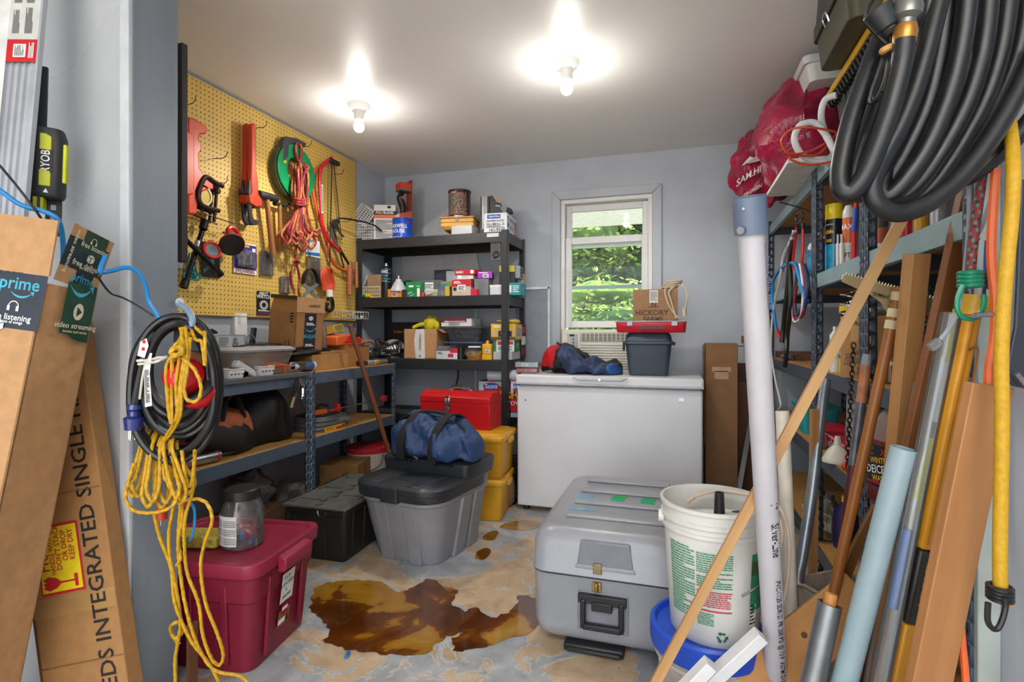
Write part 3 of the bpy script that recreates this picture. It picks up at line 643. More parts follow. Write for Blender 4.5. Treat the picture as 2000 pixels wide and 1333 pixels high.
# ------------------------------------------------------------------ grey tub with a black two-level lid, duffel on top
GT = mat('#86868a', .45, var=.05, scale=10, bump=.03); GTL = mat('#2b2e33', .4, var=.1, scale=10, bump=.05)
t = thing('storage_tub', 'grey plastic storage tub with a black sloped lid on the floor', 'tub', (-1.27, 2.52, 0), math.radians(-9)); t.scale = (1.05, 1.05, 1.0)
part(t, 'body', GT, G().bin([(.345, .36, .07, 0, 0, .02), (.36, .38, .08, .02, 0, .02), (.42, .44, .10, .18, 0, .01), (.455, .48, .12, .30, 0, 0), (.475, .50, .12, .305, 0, 0), (.475, .50, .12, .335, 0, 0)], 6), .003)
for s in (-1, 1):
    g = G(); g.loft([[V((s*(.045+a*.07), y, z)) for a, y in ((0, 0+b), (1, .0+b), (1, .03+b), (0, .03+b))] for z, b in ((0.0, -.178), (.15, -.205), (.30, -.243))])
    part(t, 'front_rib', GT, g, .004)
    for yy in (-.02, .1): part(t, 'side_rib', GT, G().slab((s*.172, yy, .0), (0, .09, 0), (s*.02, 0, 0), (s*.05, 0, .305)), .004)
part(t, 'rear_wall', GT, G().bin([(.47, .22, .03, .30, 0, .135), (.485, .23, .03, .42, 0, .135), (.50, .25, .03, .422, 0, .135), (.50, .25, .03, .44, 0, .135)]), .002)
part(t, 'lid', GTL, G().bin([(.485, .52, .12, .325), (.495, .53, .12, .333), (.495, .53, .12, .36), (.50, .535, .12, .362), (.50, .535, .12, .385), (.47, .505, .11, .398)], 6), .003)
part(t, 'raised_lid', GTL, G().bin([(.50, .27, .03, .38, 0, .135), (.515, .285, .03, .44, 0, .135), (.515, .285, .03, .458, 0, .135), (.48, .25, .03, .468, 0, .135)]), .003)
for s in (-1, 1): part(t, 'lid_panel', mat('#34373c', .42, var=.1), G().prism([(-.03, -.25), (.03, -.25), (.05, -.02), (-.05, -.02)], (s*.115, 0, .394), (1, 0, 0), (0, 1, 0), (0, 0, .010)), .005)
for s in (-1, 1):
    for k in range(5): part(t, 'hinge', BLACK, G().cyl((s*.12-.05+k*.022, -.005, .452), (s*.12-.034+k*.022, -.005, .452), .008, n=10))
g = G().ell((0, -.17, .3985), (.04, .02, .003), 20, 6); part(t, 'lid_emblem', mat('#23262a', .5), g)
part(t, 'lid_latch', GTL, G().bin([(.1, .03, .01, .318, 0, -.262), (.1, .04, .01, .39, 0, -.262)]), .004)
part(t, 'lid_handle', GTL, G().tube([(-.16, -.01, .466), (-.13, -.02, .488), (-.06, -.02, .488), (-.03, -.01, .466)], .011, n=8))
NV2 = mat('#2b4470', .6, var=.14, scale=25, bump=.3, kind='crumple')
t = thing('duffel_bag', 'navy zip duffel bag with black straps on the grey tub', 'bag', (-1.23, 2.60, .470), math.radians(-10))
part(t, 'body', NV2, softbag(.52, .28, .215, 3, n=44, m=32, dis=.055, fr=12, pw=2.8, top=lambda u: 1.02-.25*u**2), sub=1)
g = G()
for x in (-.11, .085): strap(g, [(x, -.165, .005), (x, -.176, .07), (x+.005, -.148, .15), (x+.02, -.07, .222), (x+.02, .02, .224), (x+.01, .1, .19)], .044, .008, up=(1, 0, 0))
part(t, 'strap', WEB, g)
g = G(); strap(g, [(-.09, -.03, .222), (-.06, -.04, .236), (0, -.045, .240), (.06, -.04, .236), (.1, -.03, .222)], .04, .012, up=(0, 1, 0)); part(t, 'carry_handle', WEB, g)
g = G(); strap(g, [(-.235, -.03, .12), (-.2, -.04, .185), (-.08, -.045, .222), (.08, -.04, .205), (.18, -.04, .17), (.225, -.05, .10)], .03, .006, up=(0, 1, -.3)); part(t, 'zip_panel', WEB, g)
prints(t, (-.13, -.181, .02), (1, 0, 0), (0, .1, 1), .04, .12, [('t', .5, .62, .018, 'W', mat('#7a1c1c', .7)), ('t', .5, .3, .018, 'W', mat('#7a1c1c', .7))], 'strap_print')
prints(t, (.068, -.181, .02), (1, 0, 0), (0, .1, 1), .04, .12, [('t', .5, .62, .018, 'W', mat('#7a1c1c', .7)), ('t', .5, .3, .018, 'W', mat('#7a1c1c', .7))], 'strap_print')
# ------------------------------------------------------------------ two yellow bins and the red toolbox
YB = mat('#d9a01c', .42, var=.06, scale=9, bump=.03)
for k, lb_ in enumerate(('yellow lidded plastic bin on the floor, lower of the two stacked', 'yellow lidded plastic bin stacked under the red toolbox, upper of the two')):
    t = thing('yellow_bin', lb_, 'bin', (-1.235+.01*k, 3.14, .262*k), math.radians(7-3*k), 'yellow stacked bins')
    part(t, 'body', YB, G().bin([(.40, .30, .025, 0), (.41, .31, .025, .01), (.435, .335, .025, .205), (.445, .345, .025, .207), (.445, .345, .025, .222)]), .002)
    part(t, 'lid', YB, G().bin([(.455, .355, .028, .212), (.46, .36, .03, .218), (.46, .36, .03, .24), (.45, .35, .03, .248), (.40, .30, .03, .25), (.39, .29, .03, .26)]), .002)
    g = G()
    for s in (-1, 1): g.box((s*.23, 0, .205), (.02, .1, .03))
    part(t, 'handle', YB, g, .004)
TB = mat('#c4181f', .32, var=.05, scale=8)
t = thing('tool_box', 'red steel toolbox with a chrome latch on the yellow bins', 'toolbox', (-1.35, 3.205, .523), math.radians(-3))
part(t, 'body', TB, G().box((0, 0, .08), (.485, .20, .16)), .004)
part(t, 'lid', TB, G().prism([(-.102, .160), (.102, .160), (.102, .195), (.055, .228), (-.055, .228), (-.102, .195)], (-.244, 0, 0), (0, 1, 0), (0, 0, 1), (.488, 0, 0)), .004)
g = G().box((-.045, -.106, .165), (.036, .008, .075)).box((-.045, -.108, .118), (.026, .010, .03)); g.cyl((-.055, -.112, .19), (-.055, -.112, .135), .005, n=8).cyl((-.035, -.112, .19), (-.035, -.112, .135), .005, n=8)
part(t, 'latch', CHROME, g, .003)
part(t, 'handle', STEEL, G().tube([(-.06, 0, .227), (-.055, 0, .243), (0, 0, .246), (.055, 0, .243), (.06, 0, .227)], .006, n=8))
for x in (-.07, .07): part(t, 'handle_clip', CHROME, G().box((x, 0, .232), (.03, .04, .012)), .003)
# ------------------------------------------------------------------ grey wheeled case
GC = mat('#94969c', .31, var=.04, scale=9, bump=.02)
t = thing('transit_case', 'large grey moulded transit case with a black handle on the floor', 'case', (-.225, 2.25, 0), 0)
part(t, 'base_shell', GC, G().bin([(.50, .73, .05, .035), (.545, .775, .06, .055), (.56, .79, .06, .09), (.565, .795, .06, .26), (.575, .805, .06, .268)], 6), .004)
part(t, 'lid_shell', GC, G().bin([(.578, .808, .06, .274), (.57, .80, .06, .282), (.565, .795, .06, .37), (.545, .775, .07, .405), (.50, .73, .08, .425), (.46, .69, .08, .428)], 6), .004)
part(t, 'seam', mat('#2c2d30', .7), G().bin([(.56, .79, .06, .265), (.56, .79, .06, .278)], 6))
for k in range(4): part(t, 'lid_rib', GC, G().slab((-.185, -.265+.165*k, .427), (.37, 0, 0), (0, .045, 0), (0, 0, .014)), .009, seg=3)
DG = mat('#7d7f86', .4); fy = -.3975
hr = part(t, 'handle_recess', DG, G().slab((-.115, fy-.003, .09), (.175, 0, 0), (0, .006, 0), (0, 0, .135)), .003)
g = G(); hx, hw, hz0, hz1 = -.028, .13, .105, .205
g.box((hx-hw/2, fy-.018, (hz0+hz1)/2), (.018, .018, hz1-hz0)).box((hx+hw/2, fy-.018, (hz0+hz1)/2), (.018, .018, hz1-hz0)).box((hx, fy-.02, hz0+.008), (hw, .022, .02))
part(hr, 'carry_handle', mat('#1d1d1f', .4), g, .004)
part(hr, 'handle_bracket', mat('#1d1d1f', .4), G().box((hx, fy-.012, .205), (.165, .02, .03)).box((hx, fy-.016, .185), (.07, .024, .03)), .003)
part(t, 'lid_recess', DG, G().prism([(-.1, .31), (.1, .31), (.085, .40), (-.085, .40)], (-.02, fy-.003, 0), (1, 0, 0), (0, 0, 1), (0, .03, 0)), .006)
part(t, 'recess_lip', GC, G().prism([(-.105, .303), (.105, .303), (.1, .318), (-.1, .318)], (-.02, fy-.008, 0), (1, 0, 0), (0, 0, 1), (0, .02, 0)), .004)
g = G().slab((-.06, fy-.011, .29), (.03, 0, 0), (0, .012, 0), (0, 0, .036)); part(t, 'latch_strike', mat('#9b8f68', .35, .8), g, .002)
g = G().slab((-.062, fy-.014, .232), (.03, 0, 0), (0, .016, 0), (0, 0, .03)).cyl((-.047, fy-.016, .262), (-.047, fy-.016, .232), .008, n=8); part(t, 'latch', mat('#b49a5a', .3, .9), g, .002)
part(t, 'tow_handle', mat('#19191b', .45), G().box((-.06, fy+.02, .02), (.21, .05, .028)).box((-.06, fy-.008, .018), (.19, .016, .016)), .008)
for s in (-1, 1): part(t, 'wheel', BLACK, G().cyl((s*.2, .3, .035), (s*.24, .3, .035), .035, n=20))
part(t, 'skid', mat('#202124', .6), G().box((0, 0, .0175), (.40, .60, .035)), .005)
for k, (x, y, w_, d, c, lb_) in enumerate(((-.155, -.025, .06, .055, '#7fa9c6', 'pale blue tape'), (-.02, -.025, .055, .06, '#1aa57e', 'green tape'), (.10, -.025, .055, .06, '#1aa57e', 'green tape'), (-.14, -.19, .10, .028, '#7fa9c6', 'pale blue tape'))):
    part(t, 'tape_strip', mat(c, .6), G().box((x, y+.03, .4292), (w_, d, .0015), .05*k), label=lb_)
for x in (-.02, .10): part(t, 'tape_strip', mat('#27a83a', .6), G().box((x+.006, .04, .4305), (.055, .02, .0015), .1), label='bright green tape end')
# ------------------------------------------------------------------ two five-gallon pails
PW = mat('#d2d1cc', .42, var=.05, scale=7, bump=.02)
def pail_prof(h): return [(.0, 0), (.118, 0), (.121, .004), (.139, h-.075), (.147, h-.075), (.147, h-.066), (.141, h-.064), (.142, h-.048), (.149, h-.048), (.149, h-.038), (.143, h-.036), (.145, h-.012), (.151, h-.010), (.151, h), (.143, h), (.139, h-.02), (.118, .012), (0, .012)]
lp = thing('plastic_pail', 'white five-gallon pail with a blue rim, underneath the other pail', 'bucket', (.075, 1.665, 0))
part(lp, 'body', mat('#c9c5bb', .5, var=.1, scale=9), G().lathe([(r, z) for r, z in pail_prof(.26)], n=40))
part(lp, 'blue_lid', mat('#2050c4', .4), G().lathe([(.147, .212), (.157, .212), (.160, .222), (.160, .272), (.154, .279), (.146, .278), (.140, .263), (0, .261)], n=40), label='blue lid rim')
ub = thing('plastic_pail', 'white five-gallon pail holding cords, standing on the blue-rimmed pail', 'bucket', (.095, 1.67, .263))
part(ub, 'body', PW, G().lathe(pail_prof(.375), n=48))
part(ub, 'bail', DSTEEL, G().tube([(.145, -.02, .315), (.152, -.07, .27), (.12, -.13, .21), (.06, -.158, .17)], .003, n=6))
for s in (-1, 1): part(ub, 'bail_ear', PW, G().cyl((s*.138, -.02, .317), (s*.154, -.02, .317), .018, n=12))
def onpail(items, name, r0=.1215, k=.018/.30):
    g = G(); mats = []
    for it in items:
        if it[-1] not in mats: mats.append(it[-1])
        g.cm = mats.index(it[-1])
        f = lambda a, z: V((math.cos(a)*(r0+k*z+.0012), math.sin(a)*(r0+k*z+.0012), z))
        if it[0] == 'r':
            _, a0, z0, a1, z1, m = it; n = max(1, int((a1-a0)/.12))
            b = g.av([f(a0+(a1-a0)*i/n, z) for i in range(n+1) for z in (z0, z1)]); g.af([(2*i, 2*i+2, 2*i+3, 2*i+1) for i in range(n)], b)
        elif it[0] == 'l':
            _, a0, z0, a1, z1, rows, m = it; q = random.Random(rows)
            for r_ in range(rows):
                z = z1-(z1-z0)*r_/rows; e = a1-(a1-a0)*(.0 if q.random() < .7 else q.uniform(.1, .5)); n = max(2, int((e-a0)/.1)); h = (z1-z0)/rows*.5
                x = a0
                while x < e-.01:
                    l = min(q.uniform(.03, .12), e-x); b = g.av([f(x, z-h), f(x+l, z-h), f(x+l, z), f(x, z)]); g.af([(0, 1, 2, 3)], b); x += l+.012
        elif it[0] == 't':
            _, a, z, s_, tx, m = it; g.wrap(textvf(tx, .015), lambda p: f(a+p.x*s_/.13, z+p.y*s_))
    part(ub, name, mats, g, flat=True)
GI, RI = mat('#2f8a62', .6), mat('#b8323a', .6); A0 = -2.62
onpail([('l', A0, .07, A0+.62, .27, 26, GI), ('l', A0+.66, .205, A0+1.36, .262, 9, GI), ('l', A0+.66, .165, A0+1.36, .198, 5, GI), ('r', A0+.66, .155, A0+1.36, .158, RI), ('l', A0+.66, .112, A0+1.34, .152, 7, RI), ('r', A0+.66, .102, A0+1.36, .106, RI), ('l', A0+.66, .06, A0+1.0, .096, 7, GI),
        ('r', A0+1.78, .1, A0+2.2, .26, GI), ('r', A0+1.78, .2, A0+2.2, .24, RI), ('r', A0+1.80, .06, A0+1.98, .12, WINK), ('l', A0+1.8, .06, A0+1.98, .12, 6, INK)], 'pail_print')
g = G()
for k in range(3):                                                  # chasing-arrows recycling mark
    a = PI/2+k*2*PI/3; c = V((math.cos(a), math.sin(a)))*.010
    for pl in ([(-.008, -.003), (.004, -.003), (.004, .003), (-.008, .003)], [(.004, -.0065), (.012, 0), (.004, .0065)]):
        d = V((-math.sin(a), math.cos(a))); pts = [c+d*x+V((math.cos(a), math.sin(a)))*y for x, y in pl]
        f = lambda x, z: V((math.cos(A0+1.17+x/.125)*(.1215+.06*(z+.04)+.0013), math.sin(A0+1.17+x/.125)*(.1215+.06*(z+.04)+.0013), z+.035))
        b = g.av([f(p.x, p.y) for p in pts]); g.af([list(range(len(pts)))], b)
part(ub, 'recycling_mark', mat('#22604a', .6), g, flat=True)
vc = thing('vacuum_wand', 'black plastic nozzle standing up in the white pail', 'nozzle', (.125, 1.70, .278))
part(vc, 'tube', mat('#191a1c', .35), G().cyl((0, 0, 0), (-.012, 0, .29), .008, n=12)); part(vc, 'nozzle_tip', BLACK, G().lathe([(.0, .27), (.018, .27), (.0185, .295), (.016, .30), (.013, .37), (.009, .37), (.008, .33)], (-.012, 0, 0), n=16))
part(vc, 'head', BLACK, G().ell((.05, .03, .28), (.05, .045, .03), 16, 8))
solo('coiled_cord', 'beige flat cord coiled in the white pail and hanging over its right rim', 'cord', mat('#c9b7a4', .5), G().tube([(0.020, 1.66, 0.618), (0.070, 1.74, 0.633), (0.150, 1.74, 0.640), (0.225, 1.69, 0.643), (0.252, 1.66, 0.633), (0.275, 1.66, 0.558), (0.260, 1.68, 0.458), (0.252, 1.67, 0.398), (0.275, 1.66, 0.358), (0.290, 1.65, 0.468), (0.288, 1.65, 0.568), (0.260, 1.65, 0.640), (0.190, 1.70, 0.648), (0.110, 1.73, 0.643), (0.040, 1.70, 0.628)], .0055, n=8, sub=8))
solo('foam_sheet', 'white foam sheet lying inside the white pail', 'foam', mat('#d9d9d4', .8), G().cyl((.095, 1.67, .575), (.094, 1.672, .588), .128, n=28))
# ------------------------------------------------------------------ things on the freezer
t = thing('parts_box', 'clear lidded box of blue and red small parts on the left end of the freezer', 'box', (-.955, 3.40, FZ), .1)
part(t, 'lower_tray', mat('#e8d0d4', .2, .04, .25, kind='clear', c2='#c02030'), G().box((0, 0, .018), (.14, .10, .034)), .004); part(t, 'upper_tray', CLEARG, G().box((0, 0, .056), (.155, .11, .036)), .004)
q = random.Random(5)
for k in range(10): part(t, 'small_part', mat(['#3b6fb8', '#b9c3d3', '#a01f2a'][k % 3], .4), G().box((q.uniform(-.055, .055), q.uniform(-.035, .035), .056 if k % 3 < 2 else .02), (.024, .024, .02), q.uniform(0, 3)))
t = thing('gym_bag', 'slumped navy bag with a red end panel on the freezer', 'bag', (-.615, 3.47, FZ), math.radians(-4))
g = softbag(.54, .27, .21, 8, n=44, m=32, dis=.06, fr=10, pw=2.4, top=lambda u: max(.34, 1.08-.95*u) if u > .12 else .98)
for i, f in enumerate(g.f):
    c = sum((g.v[j] for j in f), V())/len(f); g.mi[i] = 1 if c.x < -.135-.35*max(0, .09-c.z) and c.z > .045 else (2 if c.x < -.10+.3*(.1-c.z) or (c.z > .05 and c.y > -.045) else (3 if c.x > .20 else 0))
part(t, 'body', [mat('#25375c', .55, var=.14, scale=22, bump=.3, kind='crumple'), mat('#c31622', .5, var=.1, bump=.1, kind='crumple'), BLKFAB, mat('#2c5aa0', .5, var=.14, scale=22, bump=.3, kind='crumple')], g, sub=1)
part(t, 'zip_pull', BLKFAB, G().tube([(-.15, -.05, .20), (-.08, -.05, .16), (0, -.05, .13), (.08, -.05, .10)], .007, n=7, sub=6), label='black zip edge')
t = thing('slate_bin', 'dark slate plastic bin with a hinged lid on the freezer', 'bin', (-.185, 3.45, FZ), math.radians(2)); SL = mat('#33424e', .45, var=.08, scale=10, bump=.04)
part(t, 'body', SL, G().bin([(.225, .17, .025, 0), (.235, .18, .025, .02), (.275, .22, .03, .2)], 5), .002)
part(t, 'lid', SL, G().bin([(.285, .23, .03, .19), (.30, .245, .03, .195), (.30, .245, .03, .208), (.28, .225, .03, .214), (.265, .21, .04, .25), (.24, .185, .04, .265)], 5), .003)
part(t, 'lid_clip', BLACK, G().box((-.152, 0, .18), (.012, .05, .06)).box((.152, 0, .197), (.016, .06, .02)), .004)
t = thing('organizer_case', 'flat red tool organizer with clear latches on the slate bin', 'case', (-.165, 3.44, FZ+.265), math.radians(-1.5)); OR = mat('#c2182c', .32)
part(t, 'tray', OR, G().bin([(.39, .24, .015, 0), (.40, .25, .015, .006), (.41, .26, .015, .062)], 3), .002)
part(t, 'clear_lid', mat('#ead6d8', .15, .05, .3, kind='clear', c2='#cfc8c8'), G().box((0, 0, .068), (.415, .265, .01)), .003)
for x in (-.12, .14): part(t, 'latch', CLEARG, G().box((x, -.134, .055), (.035, .008, .03)), .002)
part(t, 'grip', mat('#7d2a34', .5), G().box((.01, -.133, .03), (.15, .006, .022)), .001)
g = G()
for k in range(11): g.box((-.054+.0128*k, -.137, .03), (.006, .006, .016))
part(t, 'grip_rib', mat('#3a2226', .5), g)
t = carton('gift_box', 'brown cardboard gift carton on top of the red organizer', 'box', (-.145, 3.475, FZ+.341), math.radians(2), (.265, .17, .19), mat('#95714f', .75, var=.06, scale=30, bump=.04), [('t', 'F', .42, .24, .045, 'HICKORY', mat('#4a3424', .7)), ('t', 'F', .45, .03, .04, 'FARMS', mat('#4a3424', .7)), ('r', 'F', .37, .56, .56, .97, mat('#dcd8d0', .6)), ('l', 'F', .39, .62, .54, .94, 6, mat('#8a8a8a', .6)), ('r', 'F', .33, .42, .6, .44, mat('#4a3424', .7)), ('t', 'F', .47, .5, .04, 'N', mat('#4a3424', .7))])
RP = mat('#c8b89c', .85, var=.1, scale=90, bump=.3); g = G(); z0 = FZ+.341+.19; q = random.Random(2)
for k in range(4): g.tube([(-.06+.045*math.cos(a+k)+.01*k, 3.44+.04*math.sin(a+k), z0+.012+.012*k) for a in [2*PI*i/8 for i in range(8)]], .006, n=6, closed=True, lobes=3, twist=400)
g.tube([(-.07, 3.405, z0+.02), (-.085, 3.384, z0-.02), (-.06, 3.382, z0-.1), (-.03, 3.383, z0-.15), (.0, 3.38, z0-.18)], .006, n=6, lobes=3, twist=400)
g.tube([(-.02, 3.41, z0+.03), (-.06, 3.384, z0-.02), (-.045, 3.382, z0-.08), (-.02, 3.38, z0-.18)], .006, n=6, lobes=3, twist=400)
g.tube([(-.03, 3.42, z0+.03), (.03, 3.40, z0+.01), (.045, 3.39, z0-.05), (.03, 3.39, z0-.13)], .0065, n=6, lobes=3, twist=400).tube([(.03, 3.39, z0-.12), (.028, 3.388, z0-.15), (.032, 3.388, z0-.168)], .012, n=8)
solo('twine_coil', 'loose coil of natural twine draped over the brown gift carton', 'rope', RP, g)
# tall carton and boards to the right of the freezer
t = thing('tall_carton', 'tall narrow cardboard carton standing right of the freezer', 'box', (.245, 3.58, 0)); CB = mat('#8a6340', .78, var=.06, scale=14, bump=.05)
part(t, 'carton_body', CB, G().box((0, 0, .53), (.185, .14, 1.06)), .003)
part(t, 'tape', mat('#b08a60', .4), G().box((-.0, -.071, .9), (.11, .001, .03)).box((.0, -.071, .865), (.08, .001, .05)))
part(t, 'flap', CB, G().slab((-.098, -.07, .45), (.004, 0, 0), (0, .14, 0), (-.006, 0, .6)))
DB = mat('#4a2a20', .6, kind='wood', scale=20, c2='#38201a', bump=.1)
solo('dark_board', 'dark reddish-brown board standing against the back wall right of the tall carton', 'board', DB, G().box((.45, 3.93, .46), (.20, .03, .92)), .003)
solo('plywood_panel', 'mid-brown plywood panel standing in front of the dark board', 'board', mat('#7a5034', .65, kind='wood', scale=14, bump=.1), G().box((.42, 3.87, .40), (.16, .025, .80)), .003)
solo('angle_iron', 'thin grey metal angle leaning beside the plywood panel', 'metal angle', mat('#8a8d92', .35, .7), G().slab((.30, 3.5, 0), (.03, 0, 0), (0, .003, 0), (.14, .3, .62)).slab((.30, 3.5, 0), (.003, 0, 0), (0, .03, 0), (.14, .3, .62)), 0)
cl = thing('bar_clamp', 'small wooden-jawed clamp with a yellow pad on the right of the back wall', 'clamp', (.43, 3.955, 1.04))
part(cl, 'jaw', mat('#7a4e2e', .6, kind='wood'), G().box((0, 0, .04), (.05, .05, .05)).box((.01, 0, .075), (.03, .05, .03)), .004); part(cl, 'bar', DSTEEL, G().cyl((-.06, 0, -.005), (.06, 0, -.005), .003, n=6)); part(cl, 'yellow_pad', mat('#c08a2c', .5), G().box((.012, -.005, -.02), (.04, .03, .07)), .004)
# ------------------------------------------------------------------ left foreground: cartons, aluminium section, charger, cords
def pp(g, pts, T):                                                  # prism from 3-D outline points
    T = V(T); n = len(pts); nn = V()
    for i in range(n): nn += pts[i].cross(pts[(i+1) % n])
    if nn.dot(T) > 0: pts = pts[::-1]
    o = g.av(list(pts)+[p+T for p in pts]); g.af([list(range(n)), list(range(n, 2*n))[::-1]]+[((i+1) % n, i, n+i, n+(i+1) % n) for i in range(n)], o); return g
RT = V((C_, S_, 0)); FW = V((-S_, C_, 0))
PTAPE = mat('#232b38', .42, var=.08); GTAPE = mat('#1f4634', .42, var=.12); CYAN = mat('#3fa9c4', .5); CREAM = mat('#d9d0b4', .6)
e1t, e1b, e2t, e2b = aD(99, 540, 1.25), aD(-140, 1668, 1.15), aD(190, 574, 1.40), aD(5, 1550, 1.30)
ax = ((e1t-e1b)+(e2t-e2b))/2; sd = ((e2t-e1t)+(e2b-e1b))/2; lf = ax.cross(sd).normalized()
if lf.dot(RT) > 0: lf = -lf
t = thing('shipping_carton', 'tall cardboard carton with dark printed tape leaning at the left edge, flaps open', 'box', e1b)
axl = ax.length
g = G(); th = .005
sn = sd.normalized(); an = ax.normalized()
g.slab(e1b, ax, lf*.30, sn*th).slab(e1b+lf*th, ax, sd, -lf*th if False else lf*-th).slab(e1b+sd, ax, lf*.30, -sn*th).slab(e1b+lf*.30, ax, sd, lf*th).slab(e1b, lf*.3, sd, an*th)
part(t, 'carton_body', CARD, g, world=True)
fl = aD(117, 432, 1.27)-e1t
part(t, 'front_flap', CARD, G().slab(e1t, fl, lf*.295, -FW*.005), world=True)
bl, br, tl = aD(104, 545, 1.262), aD(184, 574, 1.395), aD(146, 436, 1.285); tr = br+tl-bl
part(t, 'side_flap', CARD, pp(G(), [bl, br, tr, tl], FW*.005), world=True)
nfront = lf.cross(an)
fo = e1t+lf*.30-an*.2 + nfront*-.0 - sn*.0006
prints(t, e1t+lf*.115-an*.135, -lf, an, .13, .135, [('r', -.4, .02, .85, .99, PTAPE), ('t', .35, .80, .042, 'prime', CYAN), *smile(.42, .66, .42, CYAN), *phones_icon(.32, .40, .10, WINK), ('t', .3, .21, .020, 'free listening', WINK), ('t', .3, .13, .010, 'millions of songs', WINK), *box_icon(.12, .05, .1, WINK)], 'printed_tape', world=True, label='dark blue printed tape')
prints(t, e1t+lf*.23+fl*.02-FW*.001, -lf, fl, .2, fl.length, [('t', .52, .40, .030, '#1731034', INK, 180), ('t', .53, .66, .030, '2-27-24', INK, 180)], 'stamped_number', world=True)
so = e1t+sd*.33-an*.145
prints(t, so, sd, an, sd.length*.58, .14, [('p', [(0, .12), (.3, .10), (.5, .03), (.7, .0), (1, -.02), (1, 1.02), (0, 1.02)], GTAPE), *smile(.45, .97, .75, CYAN), ('p', [(.5+.17*math.cos(a), .52+.15*math.sin(a)) for a in [2*PI*k/16 for k in range(16)]], CREAM), ('p', [(.44, .43), (.62, .52), (.44, .61)], GTAPE), ('t', .5, .26, .019, 'video streaming', CREAM), ('t', .5, .16, .010, 'movies and series', CREAM)], 'green_tape', world=True, label='green printed tape')
u, v_ = br-bl, tl-bl
prints(t, bl-FW*.001, u, v_, u.length, v_.length, [('r', .42, 0, .85, .3, PTAPE), ('r', 0, .28, 1, .8, mat('#1d2f2f', .45, var=.1)), ('r', .32, .62, .9, 1.0, GTAPE), ('t', .62, .16, .032, 'prime', CYAN), ('t', .62, .40, .020, 'free delivery', CREAM), ('t', .62, .345, .010, 'fast and free', CREAM), *box_icon(.62, .54, .085, CREAM), *phones_icon(.55, .84, .07, CREAM), ('t', .62, .74, .018, 'free listening', CREAM), ('t', .14, .55, .017, 'video streaming', CREAM, -90)], 'flap_tape', world=True, label='green and black printed tape')
# long fixture carton
a, b = aD(270, 1475, 1.42), aD(150, 618, 1.50)
R = frame(b-a, RT); L = (b-a).length
t = thing('fixture_carton', 'long cardboard carton with black block lettering leaning behind the tall carton', 'box', a, R)
part(t, 'carton_body', CARD2, G().slab((-.225, 0, 0), (.225, 0, 0), (0, .055, 0), (0, 0, L)), .003)
part(t, 'torn_edge', mat('#6b4a2c', .9), G().slab((-.232, .002, .1), (.007, 0, 0), (0, .05, 0), (0, 0, L-.2)))
CT = mat('#a8814f', .35, var=.08); RD = mat('#c01f2c', .5)
prints(t, (-.225, 0, 0), (1, 0, 0), (0, 0, 1), .225, L, [('r', 0, .33, 1, .372, CT), ('t', .80, .545, .058, 'LEDS INTEGRATED SINGLE FIXTURE', INK, 90, 1.07), ('r', .13, .378, .66, .535, RD), ('r', .15, .384, .635, .529, mat('#ecd21c', .5)),
       ('t', .21, .49, .038, 'FRAGILE', RD, 90), ('t', .31, .482, .021, 'HANDLE WITH CARE', RD, 90, .72), ('t', .39, .482, .021, "DON'T STACK", RD, 90, .9), ('t', .475, .484, .021, 'OR DROP', RD, 90, .9), ('t', .56, .484, .021, 'KEEP DRY', RD, 90, .9),
       ('p', [(.17, .395), (.24, .388), (.33, .393), (.40, .404), (.33, .415), (.24, .42), (.17, .413), (.21, .408), (.17, .404), (.20, .400)], RD), ('r', .39, .402, .56, .406, RD), ('r', .55, .390, .59, .418, RD), ('r', 0, .22, 1, .222, mat('#7a5630', .8)), ('r', 0, .60, 1, .602, mat('#7a5630', .8))], 'box_print')
# corrugated aluminium section
a, b = aD(-105, 1700, 1.28), aD(66, -120, 1.50); R = frame(b-a, RT); L = (b-a).length
t = thing('aluminium_section', 'white ribbed aluminium section leaning in the top left corner', 'metal panel', a, R)
pr = [(-.062, .0), (-.062, -.012), (-.034, -.012)]
for k in range(4): pr += [(-.032+.018*k, -.004), (-.024+.018*k, -.004), (-.02+.018*k, -.010), (-.017+.018*k, -.010)]
pr += [(.042, -.004), (.050, -.014), (.056, -.014), (.056, .0)]
part(t, 'profile', mat('#bcbfc6', .38, .55, var=.04), G().prism(pr, (0, 0, 0), (1, 0, 0), (0, 1, 0), (0, 0, L)), flat=True)
part(t, 'white_flange', mat('#dcdcda', .4), G().slab((-.063, -.0135, 0), (.03, 0, 0), (0, .001, 0), (0, 0, L)))
zz = L*(1700-160)/1820
prints(t, (-.036, -.0125, L*.845), (1, 0, 0), (0, 0, 1), .085, .34, [('r', 0, .17, 1, 1, mat('#c9cac6', .5)), ('r', 0, 0, 1, .19, RED), ('r', .25, .04, .65, .15, WINK), ('v', .29, .05, .6, .14, 9, INK), ('v', .15, .24, .38, .44, 7, mat('#6a6a6a', .6)), ('v', .55, .24, .8, .46, 7, mat('#6a6a6a', .6)), ('v', .15, .5, .4, .7, 7, mat('#6a6a6a', .6)), ('v', .55, .5, .8, .72, 7, mat('#6a6a6a', .6)), ('v', .15, .75, .8, .96, 14, mat('#6a6a6a', .6)), ('v', .75, .03, .93, .16, 4, WINK)], 'sticker', label='red and white printed sticker')
